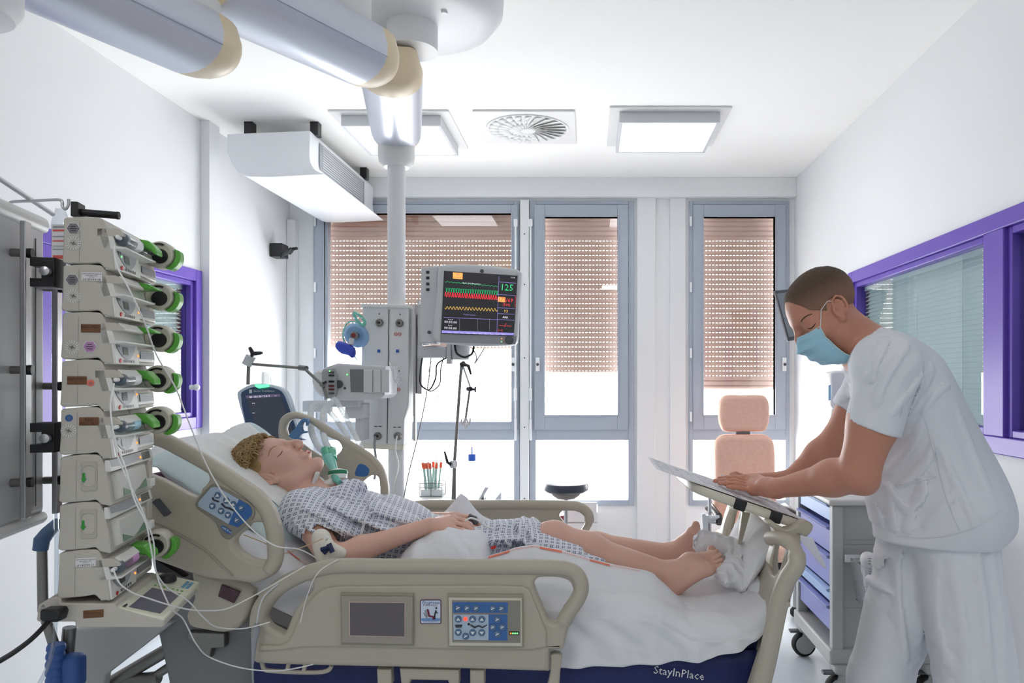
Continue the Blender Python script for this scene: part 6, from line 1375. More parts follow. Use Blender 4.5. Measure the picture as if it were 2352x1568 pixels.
f.ell(P(2170, 1215, NY), (.135, .15, .12), None, .04)
k1, a1_ = Vector((1.045, 1.99, .56)), Vector((1.03, 1.99, .10)); f.rc(P(2195, 1250, 2.05), k1, .106, .108, .03); f.rc(k1, a1_, .108, .098, .03)
k2, a2_ = Vector((.86, 2.2, .56)), Vector((.83, 2.24, .10)); f.rc(P(2110, 1260, 2.18), k2, .115, .088, .03); f.rc(k2, a2_, .088, .088, .03)
TRF = [[(2105, 1250), (2100, 1310), (2085, 1350)], [(2070, 1250), (2050, 1330), (2075, 1400), 1.2], [(2020, 1370), (2060, 1385), (2110, 1400), 1.3], [(2090, 1270), (2100, 1340), (2090, 1420), -1.0], [(2115, 1260), (2112, 1400), (2135, 1568), 1.1], [(2140, 1250), (2125, 1400), (2155, 1568), -.8], [(2235, 1240), (2245, 1400), (2240, 1600), 1.0], [(2270, 1230), (2285, 1380), (2275, 1560), 1.0], [(2180, 1260), (2200, 1420), (2195, 1600), .6], [(2060, 1420), (2030, 1500), (2020, 1600), .8], [(2010, 1400), (2005, 1480), (2000, 1560), .7], [(2290, 1230), (2300, 1300), (2290, 1380), .8]]
wt_ = waves(83, 10, 9, 60, (1.6, 1.6, .35)); f.warp(lambda x, y, z: .006 * wt_(x, y, z)); f.warp(folds(TRF, 1.96, .0085, .015)); f.cut((1, 2, .075), (0, 0, -1)); f.cut((1, 2, 1.035), (0, 0, 1))
f.build('trousers', M_scrub, nu, smooth=1)
for (x, y) in ((1.0, 1.97), (.79, 2.22)):
    f = Field((x - .22, y - .08, -.01), (x + .12, y + .08, .14), .006); f.rc((x + .03, y, .05), (x - .13, y, .035), .05, .042, .02); f.ell((x - .13, y, .03), (.06, .046, .035), None, .02); f.cut((0, 0, 0), (0, 0, -1)); f.build('shoe', M_white, nu)
# pen, papers
t = thing('pen', 'black and silver ballpoint pen held over the chart', 'pen', P(1690, 1098, 2.36))
b = MB(); b.cyl(P(1655, 1093, 2.365), P(1672, 1096, 2.36), .0045, .005, 12); b.build('pen_tip', M_steel, t)
b = MB(); b.cyl(P(1671, 1095.5, 2.36), P(1692, 1100, 2.35), .0055, .0055, 12); b.build('pen_barrel', M_black, t)
pp = thing('chart_paper', 'large printed chart sheet lying on the tray and curling over both ends', 'paper', (.47, 2.3, 1.1))
def paperf(u, v):
    s_ = -.115 + (tl + .135) * u; y = 2.125 + .34 * v; h = .0165
    q = TA + tdir * s_ + tn * h; z = q.z; x = q.x
    if s_ < 0: z += .22 * s_ * s_ * 1 - (-s_) * .02; 
    if s_ > tl - .03: k = (s_ - tl + .03); z -= 1.2 * k * k
    return Vector((x, y + (.0 if v < 1 else 0), z + .0015 * math.sin(20 * u) * math.sin(9 * v)))
b = MB(); b.grid(paperf, 40, 20); b.build('sheet', mat('chart_paper_white', (228, 228, 232), .7), pp, ang=180, solid=.0007)
b = MB()
for i in range(6):
    v = .06 + .16 * i; b.tube([paperf(.03 + .94 * k / 16, v) + Vector((0, 0, .0012)) for k in range(17)], .0004, 4)
for i in range(12):
    u = .05 + .075 * i; b.tube([paperf(u, .04 + .9 * k / 10) + Vector((0, 0, .0012)) for k in range(11)], .0005, 4)
rr = random.Random(3)
for i in range(28):
    u, v = rr.uniform(.05, .9), rr.uniform(.02, .9); b.tube([paperf(u, v) + Vector((0, 0, .0014)), paperf(u + rr.uniform(.01, .03), v) + Vector((0, 0, .0014))], .0007, 4)
b.build('printed_grid', mat('grey_print', (194, 196, 206), .7), pp)
b = MB(); b.grid(lambda u, v: P(1825 + 35 * u * (1 - v) + (1893 - 1825) * v + 6 * u, 1226 + 78 * v + 8 * u * (1 - v), 2.3 + .12 * u * (1 - v)), 10, 14); b.build('hanging_corner', MATS['chart_paper_white'], pp, ang=180, solid=.0007)
# ================================================================ EQUIPMENT BEYOND THE BED
def tb(b, pts, r, n=8, mi=0, k=6): return b.tube([Vector(p) for p in spl([tuple(P(*p)) for p in pts], k, False)], r, n, mi)
# ---- patient monitor
mon = thing('patient_monitor', 'large patient monitor on an arm with dark screen reading 125 and 173/69', 'monitor', P(1095, 700, 3.45))
YM = 3.42
TLc, TRc, BRc, BLc = (1011, 611), (1199, 623), (1188, 793), (996, 786)
def mq(s_, t_):   # bilinear on the bezel, px
    x = TLc[0] * (1 - s_) * (1 - t_) + TRc[0] * s_ * (1 - t_) + BRc[0] * s_ * t_ + BLc[0] * (1 - s_) * t_
    y = TLc[1] * (1 - s_) * (1 - t_) + TRc[1] * s_ * (1 - t_) + BRc[1] * s_ * t_ + BLc[1] * (1 - s_) * t_
    return x, y
b = MB(); ol = [mq(*p) for p in spl([(.0, .03), (.03, .0), (.35, -.035), (.65, -.035), (.97, .0), (1, .03), (1.0, .5), (1, .96), (.97, .995), (.6, 1.03), (.4, 1.03), (.03, .99), (0, .96), (0, .5)], 4)]
b.pplate([ol], YM + .035, .09, .02, res=3); b.build('housing', M_lgrey, mon, ang=30)
b = MB(); b.pplate([[(973, 618), (1012, 614), (1006, 790), (970, 788)]], YM + .09, .12, .008); lf_ = b.build('side_module', M_lgrey, mon, ang=30)
b = MB()
for y in (625, 638, 652, 665): b.pplate([[(979, y - 3), (986, y - 3), (986, y + 3), (979, y + 3)]], YM + .028, .004)
b.build('module_marks', M_ink, lf_)
b = MB(); b.lathe([(.008, 0), (.008, .006), (.0005, .007)], P(986, 763, YM + .03), (0, -1, 0), 14); b.build('module_knob', M_dgrey, lf_)
YS = YM - .0125
M_scr = mat('dark_monitor_screen', (34, 34, 40), .25, emit=.25)
def SP(px, py, off=0): return P(px, py, YS - off)
b = MB(); b.pplate([[(1020, 622), (1189, 633), (1180, 772), (1013, 766)]], YS, .004); scr = b.build('screen', M_scr, mon)
eg = mat('trace_green', (40, 190, 120), .5, emit=.8); er = mat('trace_red', (235, 60, 70), .5, emit=.8); ey = mat('trace_yellow', (220, 180, 90), .5, emit=.8); ew = mat('screen_white', (225, 225, 235), .5, emit=.8); eo = mat('screen_orange', (250, 170, 90), .5, emit=.8); ev = mat('screen_violet', (150, 140, 215), .5, emit=.7); egr = mat('screen_grey', (110, 110, 130), .5, emit=.5)
XD = (P(1189, 633, YS) - P(1020, 622, YS)).normalized(); YD = Vector((-XD.z, 0, XD.x))
SCM = [eg, er, ey, ew, eo, ev, egr]
def tx(b, s_, px, py, size, mi, al='LEFT'): b.text(s_, size, SP(px, py, .0035), tuple(XD), tuple(YD), mi, al)
o4 = zm(930, 580, 2.6133)
def line(b, pts, r, mi): b.tube([SP(x, y, .003) for x, y in pts], r, 4, mi)
b = MB(); line(b, o4([(240 + 6 * i, 174 + 2.2 * i * .25 + 3 * math.sin(i * 1.7)) for i in range(54)]), .0008, 0)
pts = []
for i in range(22):
    x = 240 + 14.4 * i; y = 212 + .8 * i
    pts += [(x, y), (x + 8, y + 1), (x + 9, y + 26), (x + 12, y + 22), (x + 14, y)]
line(b, o4(pts), .0008, 0); b.build('green_trace', eg, scr)
pts = []
for i in range(22):
    x = 240 + 14.4 * i; y = 240 + .9 * i; pts += [(x, y + 22), (x + 3, y - 6), (x + 6, y + 2), (x + 9, y + 26)]
b = MB(); line(b, o4(pts), .0013, 0); b.build('red_trace', er, scr)
b = MB(); line(b, o4([(240 + 2 * i, 330 + .09 * i + 9 * math.sin(i * .66)) for i in range(158)]), .001, 0); b.build('yellow_trace', ey, scr)
b = MB(); q = o4([(288, 118), (347, 122), (346, 160), (288, 156)]); b.add([SP(x, y, .003) for x, y in q], [(0, 1, 2, 3)], 4); b.build('alarm_field', SCM, scr)
b = MB(); q = o4([(558, 264), (604, 268), (603, 298), (557, 294)]); b.add([SP(x, y, .003) for x, y in q], [(0, 1, 2, 3)], 4)
q = o4([(222, 466), (654, 482), (653, 496), (221, 482)]); b.add([SP(x, y, .0028) for x, y in q], [(0, 1, 2, 3)], 5)
for x in (328, 438, 508): q = o4([(x - 1, 395), (x + 1, 395), (x + 1, 470), (x - 1, 470)]); b.add([SP(x_, y_, .003) for x_, y_ in q], [(0, 1, 2, 3)], 6)
for a, c in (((232, 388), (552, 402)), ((565, 142), (552, 478)), ((566, 176), (668, 184)), ((556, 250), (664, 258)), ((556, 330), (660, 336)), ((556, 365), (658, 370)), ((552, 400), (656, 406)), ((664, 258), (660, 330))): (x0_, y0_), (x1_, y1_) = o4([a, c]); b.tube([SP(x0_, y0_, .003), SP(x1_, y1_, .003)], .0008, 4, 5 if a[1] != 258 else 1)
b.build('screen_fields', SCM, scr)
b = MB(); Z_ = lambda x, y: o4([(x, y)])[0]
for s_, x, y, sz, mi, al in (('125', 652, 230, .042, 0, 'RIGHT'), ('173', 582, 292, .026, 1, 'CENTER'), ('/69', 606, 296, .026, 1, 'LEFT'), ('(100)', 608, 320, .017, 1, 'CENTER'), ('93', 606, 360, .02, 2, 'CENTER'), ('ARR', 602, 394, .014, 3, 'CENTER'), ('---/---', 602, 446, .026, 1, 'CENTER'), ('(---)', 572, 470, .014, 1, 'CENTER'), ('11:10', 648, 154, .009, 3, 'CENTER'), ('00:00:00', 274, 424, .017, 3, 'CENTER'), ('00:00:00', 272, 460, .017, 3, 'CENTER'), ('Seconde', 274, 404, .007, 3, 'CENTER'), ('Ecoulé', 272, 440, .007, 3, 'CENTER'), ('Derniere mesure', 388, 376, .008, 5, 'CENTER'), ('Bande 1200 Alimentation', 400, 188, .008, 3, 'CENTER')): tx(b, s_, *Z_(x, y), sz, mi, al)
for i, x in enumerate((270, 306, 345, 381, 417, 453, 487, 521, 556, 592)): tx(b, 'Menu', *Z_(x, 483 + i * 1.2), .007, 3, 'CENTER')
tx(b, 'Art', *Z_(318, 134), .012, 6, 'CENTER'); tx(b, 'non branchée', *Z_(318, 150), .008, 6, 'CENTER'); b.build('screen_text', SCM, scr)
b = MB(); c = SP(*Z_(628, 526), -.008); b.lathe([(.02, -.004), (.02, .012), (.016, .016), (.0005, .016)], c, (0, -1, 0), 24); b.build('dial', M_dgrey, mon)
b = MB(); b.pplate([o4([(212, 486), (672, 500), (664, 552), (212, 536)])], YS + .004, .006, .001); b.build('lower_bezel', M_grey, mon)
b = MB(); c = SP(*Z_(463, 112), -.006); b.lathe([(.009, -.004), (.009, .006), (.0005, .006)], c, (0, -1, 0), 16); b.build('badge', M_dgrey, mon)
b = MB()
for x, y, mi in ((580, 516, 0), (593, 517, 1), (580, 534, 2), (592, 535, 1)): b.ball(SP(*Z_(x, y), .001), .0022, 8, mi)
b.build('status_light', [M_led_o, M_red, M_led_g], mon)
arm = thing('monitor_arm', 'grey support arm with looped cables under the patient monitor', 'monitor arm', P(1000, 810, 3.55))
b = MB(); b.pplate([[(962, 795), (1030, 795), (1030, 822), (962, 822)]], 3.58, .08, .01); b.pplate([[(1028, 790), (1038, 790), (1038, 836), (1028, 836)]], 3.56, .06, .004); b.build('bracket', M_lgrey, arm, bevel=.002)
b = MB(); b.cyl(P(1058, 785, 3.56), P(1058, 826, 3.56), .05, .04, 20); b.build('swivel', M_lgrey, arm)
b = MB(); b.pplate([[(962, 700), (974, 698), (972, 905), (960, 903)]], 3.66, .07, .004); b.build('mounting_rail', M_steel, arm)
b = MB(); b.pplate([[(976, 738), (990, 738), (988, 792), (974, 792)]], 3.6, .05, .004); b.build('joint_block', M_grey, arm)
M_cab = mat('black_cable', (32, 34, 38), .5)
for nm, pts, r, m_ in (('black_cable', [(1045, 790, 3.5), (1050, 812, 3.48), (1068, 820, 3.48), (1084, 812, 3.48), (1088, 792, 3.5)], .0055, M_cab), ('black_cable', [(1025, 822, 3.52), (1005, 835, 3.5), (1000, 870, 3.5), (985, 895, 3.5), (968, 885, 3.52), (966, 850, 3.55), (970, 822, 3.58)], .004, M_cab), ('black_cable', [(1018, 822, 3.54), (1012, 850, 3.5), (1008, 885, 3.5), (990, 898, 3.5), (975, 890, 3.52)], .003, M_cab), ('grey_cable', [(990, 822, 3.5), (985, 870, 3.48), (975, 930, 3.46), (958, 1010, 3.42), (938, 1090, 3.35), (926, 1150, 3.3)], .003, M_grey), ('grey_cable', [(1085, 800, 3.5), (1095, 822, 3.5), (1090, 835, 3.5), (1112, 800, 3.5)], .003, M_grey), ('grey_cable', [(995, 822, 3.52), (985, 850, 3.5), (1005, 900, 3.5), (1000, 940, 3.48), (985, 950, 3.5)], .0018, M_lgrey)):
    b = MB(); tb(b, pts, r, 7); b.build(nm, m_, arm)
# ---- ventilator unit hung on the column
ven = thing('ventilator_unit', 'light grey ventilator module rack mounted in front of the supply column', 'ventilator', P(825, 880, 3.35))
b = MB(); b.pplate([spl([(762, 846), (900, 841, True), (898, 905, True), (890, 914), (778, 916), (760, 905)], 3)], 3.38, .22, .01); b.build('housing', M_lgrey, ven, ang=30)
b = MB(); b.pplate([[(804, 848), (836, 848), (836, 900), (806, 900)]], 3.267, .006, .001); b.build('slot_recess', mat('slot_shade', (118, 120, 124), .6), ven)
for a, c in ((836, 857), (858, 876), (877, 895)): b = MB(); b.pplate([[(a, 849), (c, 849), (c, 901), (a, 901)]], 3.262, .02, .003); b.build('module', M_lgrey, ven, ang=30)
b = MB(); b.pplate([spl([(750, 848), (772, 846), (774, 912), (758, 914), (750, 885)], 3)], 3.28, .1, .01); fp_ = b.build('front_module', mat('mid_grey_module', (165, 167, 170), .4), ven, ang=30)
b = MB()
for y, mi in ((855, 0), (862, 1), (876, 1), (886, 2), (894, 2), (903, 0)): b.pplate([[(755, y - 2.2), (768, y - 2.2), (768, y + 2.2), (755, y + 2.2)]], 3.228, .004, 0, mi)
b.build('connectors', [M_dgrey, M_black, mat('dark_red_socket', (96, 36, 40), .4)], fp_)
b = MB(); b.lathe([(.018, 0), (.018, .012), (.0005, .013)], P(779, 882, 3.27), (0, -1, 0), 18); b.ball(P(757, 852, 3.226), .003, 8, 1); b.ball(P(797, 860, 3.268), .003, 8, 1); b.ball(P(792, 891, 3.268), .006, 10, 0); b.build('knob', [M_dgrey, M_led_g], ven)
b = MB(); b.pplate([spl([(726, 862), (738, 850), (752, 850), (752, 912), (742, 908), (728, 890)], 3)], 3.36, .09, .012); b.build('side_cover', M_white, ven, ang=30)
b = MB(); b.bx(P(700, 0, 3.4).x, P(760, 0, 3.4).x, 3.37, 3.43, P(0, 945, 3.4).z, P(0, 920, 3.4).z); b.bx(P(765, 0, 3.4).x, P(830, 0, 3.4).x, 3.36, 3.44, P(0, 934, 3.4).z, P(0, 918, 3.4).z); b.bx(P(800, 0, 3.45).x, P(842, 0, 3.45).x, 3.4, 3.5, P(0, 960, 3.45).z, P(0, 925, 3.45).z); b.bx(P(825, 0, 3.5).x, P(840, 0, 3.5).x, 3.44, 3.56, P(0, 1010, 3.5).z, P(0, 930, 3.5).z); b.build('support_bracket', M_lgrey, ven, bevel=.004)
for pts in ([(768, 915, 3.22), (790, 950, 3.15), (810, 990, 3.1), (830, 1030, 3.05)], [(748, 935, 3.2), (770, 960, 3.15), (790, 990, 3.1), (800, 1005, 3.05)]):
    b = MB(); hose(b, [P(*p) for p in pts], .011); b.build('hose', ring, ven)
b = MB(); tb(b, [(862, 1003, 3.55), (860, 1020, 3.52), (864, 1060, 3.5), (860, 1100, 3.45)], .006); b.build('gas_hose', M_grey, ven)
b = MB(); tb(b, [(912, 1001, 3.55), (908, 1030, 3.5), (915, 1070, 3.4), (905, 1110, 3.3), (900, 1135, 3.3)], .004); b.build('white_line', M_wirew, ven)
b = MB(); tb(b, [(895, 833, 3.3), (902, 850, 3.3), (907, 872, 3.35), (915, 880, 3.4)], .006); b.ball(P(914, 873, 3.4), (.018, .01, .016), 12); b.build('clear_nozzle', M_hose, ven)
# ventilator screen tilted back
vs_ = thing('ventilator_screen', 'dark blue framed ventilator display with green light on top behind the bed head', 'display', P(605, 960, 3.2))
def TS(px, py, off=0):     # plane leaning back
    Y = 3.25 - (py - 885) * .0006; return P(px, py, Y - off)
def tplate(b, pts, th, mi=0): b.prism([TS(x, y) for x, y in pts], (0, th, 0), mi)
z5 = zm(480, 560, 3.136)
b = MB(); tplate(b, spl(z5([(200, 1085), (205, 1065), (300, 1012), (420, 1012), (530, 1050), (560, 1090), (600, 1220), (640, 1340), (640, 1420), (300, 1420), (240, 1240)]), 3), .05); b.build('housing', mat('pale_blue_housing', (190, 204, 216), .4), vs_, bevel=.006)
b = MB(); b.prism([TS(x, y, .004) for x, y in spl(z5([(230, 1085), (236, 1068), (320, 1030), (420, 1028), (520, 1062), (545, 1100), (625, 1330), (650, 1420), (330, 1420)]), 3)], (0, .006, 0)); b.build('bezel', mat('navy_bezel', (44, 70, 104), .35), vs_)
b = MB(); q = z5([(258, 1090), (512, 1078), (600, 1330), (620, 1400), (370, 1400)]); b.add([TS(x, y, .0065) for x, y in q], [tuple(range(5))]); sc_ = b.build('screen', mat('slate_screen', (58, 64, 78), .25, emit=.15), vs_)
b = MB(); q = z5([(330, 1012), (420, 1010), (424, 1030), (360, 1040), (335, 1028)]); b.prism([TS(x, y, .012) for x, y in q], (0, .02, 0)); b.build('alarm_light', mat('green_alarm_light', (90, 255, 150), .4, emit=1.6), vs_)
b = MB(); q = z5([(262, 1092), (510, 1080), (516, 1098), (270, 1112)]); b.add([TS(x, y, .0075) for x, y in q], [(0, 1, 2, 3)], 0)
for s_, x, y, sz in (('40', 300, 1110, .013), ('100', 335, 1108, .013), ('30', 368, 1106, .013), ('12.4', 402, 1103, .013), ('5', 434, 1101, .013), ('--', 480, 1098, .013)): b.text(s_, sz, TS(*z5([(x, y)])[0], .009), mi=1, align='CENTER')
for y in (1155, 1225): b.text('--', .02, TS(*z5([(310, y)])[0], .009), mi=1)
b.build('screen_bar', [mat('screen_plum', (96, 84, 120), .4, emit=.4), ew], sc_)
b = MB(); b.text('Servo Ventilator', .014, TS(*z5([(320, 1066)])[0], .0055)); b.box(TS(*z5([(300, 1062)])[0], .006), (.012, .001, .016)); b.build('bezel_print', M_lgrey, vs_)
b = MB(); b.tube([P(625, 1010, 3.3), P(628, 1060, 3.32), P(640, 1180, 3.35)], .02, 12); b.cyl(P(640, 1170, 3.35), Vector((P(640, 0, 3.35).x, 3.35, .1)), .02, n=12); b.lathe([(.25, 0), (.25, .04), (.05, .08)], (P(640, 0, 3.35).x, 3.35, .02), n=20); b.build('stand', M_grey, vs_)
# jointed hose arm
t = thing('hose_support_arm', 'thin jointed steel hose arm with black star knob above the bed head', 'support arm', P(570, 880, 3.3))
b = MB(); b.cyl(P(570, 883, 3.3), P(571, 838, 3.3), .008, n=10); b.tube([P(580, 836, 3.28), P(695, 845, 3.24)], .0065, 10); b.tube([P(698, 845, 3.22), P(742, 885, 3.18), P(752, 915, 3.16)], .0065, 10); b.build('arm_tube', M_dsteel, t)
b = MB(); b.cyl(P(567, 838, 3.28), P(577, 818, 3.28), .022, n=18); b.build('joint', M_lgrey, t)
b = MB(); b.cyl(P(688, 844, 3.24), P(704, 846, 3.22), .012, n=12); b.ball(P(741, 882, 3.17), .014, 12); b.build('elbow_joint', M_dsteel, t)
b = MB(); c = P(581, 812, 3.27)
for a in (P(573, 797, 3.26), P(602, 810, 3.26), P(578, 818, 3.26)): b.tube([c, c.lerp(a, .8), a], [.010, .008, .006], 8)
b.tube([P(742, 880, 3.15), P(750, 876, 3.15)], .006, 8); b.build('star_knob', M_black, t)
# resuscitation bag hanging on the rail
t = thing('resuscitation_bag', 'pale blue resuscitation bag with royal blue mask hanging left of the supply column', 'resuscitation bag', P(815, 770, 3.55))
b = MB(); c = P(818, 770, 3.6); b.lathe([(.01, -.02), (.04, -.035), (.055, -.02), (.058, .02), (.05, .06), (.02, .08)], c + Vector((.0, .02, 0)), (0, 1, 0), 28, 0, 1.15); b.build('bag_body', mat('pale_blue_silicone', (150, 190, 228), .35, alpha=.9), t)
b = MB(); b.lathe([(.018, -.03), (.018, 0), (.012, .004), (.0005, .004)], P(813, 770, 3.55), (0, -1, 0), 20); b.lathe([(.011, .005), (.011, .008), (.0005, .008)], P(813, 770, 3.55), (0, -1, 0), 16, 1); b.build('valve', [M_dsteel, mat('dark_red_valve', (130, 40, 46), .4)], t)
b = MB(); b.pplate([spl([(772, 790), (778, 783), (800, 790), (815, 800), (816, 816), (810, 822), (800, 816), (785, 812), (774, 802)], 4)], 3.53, .05, .02, res=3); b.build('face_mask', mat('royal_blue_silicone', (50, 74, 190), .3), t, ang=50)
b = MB(); b.cyl(P(806, 792, 3.53), P(808, 778, 3.54), .012, n=14); b.build('mask_elbow', M_lgrey, t)
b = MB(); tb(b, [(812, 716, 3.55), (826, 724, 3.55), (838, 740, 3.55), (836, 748, 3.55), (820, 735, 3.54), (812, 720, 3.54)], .007); tb(b, [(836, 745, 3.56), (800, 740, 3.56), (788, 765, 3.56), (793, 790, 3.56), (812, 815, 3.56), (820, 826, 3.55)], .004); b.build('oxygen_tube', M_teal, t)
# ---- infusion stand
t = thing('infusion_stand', 'slim steel infusion stand with black levers right of the supply column', 'infusion stand', Vector((P(1045, 0, 3.75).x, 3.75, 0)))
b = MB(); b.tube([P(1062, 832, 3.75), P(1058, 860, 3.75), P(1044, 1060, 3.75), P(1042, 1150, 3.75), Vector((P(1042, 0, 3.75).x, 3.75, .08))], [.010, .0075, .0085, .012, .012], 12); b.build('pole', M_dsteel, t)
for i in range(5):
    a = 2 * PI * i / 5; c = Vector((P(1042, 0, 3.75).x, 3.75, .09)); b = MB(); b.tube([c, c + Vector((.26 * math.cos(a), .26 * math.sin(a), -.03))], [.015, .01], 8); b.lathe([(.01, -.012), (.03, -.012), (.03, .012), (.01, .012)], c + Vector((.26 * math.cos(a), .26 * math.sin(a), -.06)), (math.sin(a), -math.cos(a), 0), 14, 1); b.build('foot', [M_dsteel, M_rubber], t)
b = MB(); b.cyl(P(1060, 838, 3.74), P(1066, 834, 3.73), .014, n=12); b.tube([P(1066, 837, 3.72), P(1076, 840, 3.72), P(1082, 860, 3.72)], [.01, .009, .005], 8); b.build('lever', M_black, t)
b = MB(); b.cyl(P(1037, 1066, 3.74), P(1046, 1066, 3.73), .02, n=14, mi=1); b.tube([P(1037, 1066, 3.72), P(1028, 1062, 3.72), P(1021, 1036, 3.72)], [.01, .008, .005], 8); b.build('lever', [M_black, M_lgrey], t)
b = MB(); b.tube([P(1064, 842, 3.74), P(1080, 888, 3.74)], .005, 8, 1); b.tube([P(1080, 888, 3.74), P(1070, 958, 3.74)], .006, 8); b.build('drop_arm', [M_dsteel, M_lgrey], t)
b = MB(); b.cyl(P(1075, 893, 3.74), P(1082, 893, 3.72), .012, n=10); b.box(P(1088, 894, 3.73), (.025, .012, .012)); b.box(P(1092, 894, 3.73), (.008, .014, .03)); b.build('clamp_knob', M_black, t)
b = MB()
for pts in ([(1070, 958, 3.74), (1060, 975, 3.74), (1060, 962, 3.74)], [(1070, 958, 3.74), (1068, 982, 3.74), (1076, 972, 3.74)], [(1070, 958, 3.74), (1078, 975, 3.74), (1080, 960, 3.74)]): tb(b, pts, .0045)
b.build('hook', M_label, t)
# ---- desk with supplies under the left window
dz = P(0, 1140, 4.7).z
t = thing('side_desk', 'white work table under the left window behind the bed', 'table', (-.95, 4.85, 0))
b = MB(); b.bx(P(885, 0, 4.5).x, P(1125, 0, 4.5).x, 4.5, 5.3, dz - .03, dz); b.build('tabletop', M_white, t, bevel=.004)
b = MB(); b.bx(P(880, 0, 4.5).x, P(1125, 0, 4.5).x, 4.49, 4.5, dz - .05, dz - .03); b.build('edge', M_dgrey, t)
for x in (P(885, 0, 4.5).x + .04, P(1125, 0, 4.5).x - .04):
    for y in (4.54, 5.26): MB().bx(x - .02, x + .02, y - .02, y + .02, 0, dz - .03).build('leg', M_lgrey, t)
t = thing('syringe_rack', 'clear wire rack on the table filled with orange-marked wrapped swabs', 'rack', P(992, 1128, 4.75))
rz_ = dz
X_ = lambda px, Y=4.75: P(px, 0, Y).x
b = MB()
for z in (.0, .055, .085): b.tube([(X_(970), 4.68, rz_ + z + .003), (X_(1020), 4.68, rz_ + z + .003), (X_(1020), 4.8, rz_ + z + .003), (X_(970), 4.8, rz_ + z + .003)], .003, 6, closed=True)
for x in (970, 995, 1020):
    for y in (4.68, 4.8): b.tube([(X_(x), y, rz_), (X_(x), y, rz_ + .09)], .0025, 6)
b.build('wire_frame', M_dsteel, t)
b = MB(); b.bx(X_(972), X_(1018), 4.685, 4.795, rz_ + .006, rz_ + .045); b.build('inner_box', mat('frosted_box', (214, 222, 222), .4), t)
sw0 = thing('wrapped_swab', 'clear wrapped swab with an orange band standing in the wire rack', 'swab', (X_(990), 4.74, rz_ + .046), group='wrapped swabs in the rack')
MB().bx(-.009, .009, -.003, .003, 0, .23).build('wrapper', mat('clear_wrapper', (222, 228, 230), .3, alpha=.55), sw0, local=True); MB().bx(-.008, .008, -.004, .004, .13, .165).build('orange_band', mat('orange_band', (232, 96, 60), .5), sw0, local=True)
MB().bx(-.004, .004, -.0035, .0035, .0, .13).build('inner_stick', mat('pale_green_stick', (150, 190, 175), .5), sw0, local=True)
ws_ = [(966, 4.74, -8), (972, 4.70, -5), (977, 4.76, -3), (983, 4.71, -6), (989, 4.77, 2), (995, 4.70, -4), (1001, 4.75, 4), (1008, 4.71, 3), (1015, 4.76, 6), (1003, 4.78, -7)]
for i, (x, y, a) in enumerate(ws_):
    o = sw0 if i == 0 else dup(sw0, (0, 0, 0)); o.location = (X_(x) * .55 + X_(993) * .45 + .004, y, rz_ + .047); o.rotation_euler = (0, R(a), 0)
t = thing('saline_bottle', 'clear bottle with blue cap on the table in front of the left window', 'bottle', P(1084, 1125, 4.9))
bz = dz; bc = Vector((P(1084, 0, 4.9).x, 4.9, 0))
b = MB(); b.lathe([(.05, bz), (.054, bz + .01), (.054, bz + .16), (.02, bz + .2), (.018, bz + .215)], bc, n=24); b.build('bottle_body', glassmat('bottle_glass', (.93, .95, .96), .08, .05), t)
b = MB(); b.lathe([(.024, bz + .205), (.026, bz + .21), (.026, bz + .245), (.022, bz + .25), (.004, bz + .252), (.004, bz + .3)], bc, n=20); b.build('cap', mat('blue_cap', (44, 96, 196), .35), t)
t = thing('tablet_holder', 'small tilted white stand with dark foot at the right end of the table', 'stand', P(1110, 1150, 4.55))
b = MB(); b.prism([P(1096, 1152, 4.55), P(1114, 1119, 4.55), P(1121, 1119, 4.55), P(1119, 1124, 4.55), P(1100, 1153, 4.55)], (0, .12, 0)); b.build('panel', M_lgrey, t); b = MB(); b.prism([P(1103, 1152, 4.54), P(1111, 1138, 4.54), P(1112, 1152, 4.54)], (0, .1, 0)); b.build('foot', M_dgrey, t)
# ---- stool
Ys = 4.9; sx = P(1300, 0, Ys).x; sz = P(0, 1106, Ys).z
t = thing('round_stool', 'round black padded stool in front of the middle window', 'stool', (sx, Ys, 0))
b = MB(); b.lathe([(.02, -.075), (.12, -.07), (.145, -.055), (.15, -.03), (.143, -.008), (.1, -.002), (.0005, 0)], (sx, Ys, sz), n=36); b.build('seat', mat('black_leatherette', (58, 62, 72), .35), t)
b = MB(); b.lathe([(.02, -.115), (.06, -.11), (.09, -.09), (.10, -.07)], (sx, Ys, sz), n=20); b.build('seat_mount', mat('worn_brown_metal', (120, 110, 102), .5), t)
b = MB(); b.cyl((sx, Ys, .1), (sx, Ys, sz - .1), .014, n=14); b.build('column', M_steel, t)
for i in range(5):
    a = 2 * PI * i / 5 + .3; b = MB(); b.tube([(sx, Ys, .11), (sx + .24 * math.cos(a), Ys + .24 * math.sin(a), .08)], [.02, .014], 8); b.ball((sx + .24 * math.cos(a), Ys + .24 * math.sin(a), .035), .033, 10, 1); b.build('leg', [M_steel, M_rubber], t)
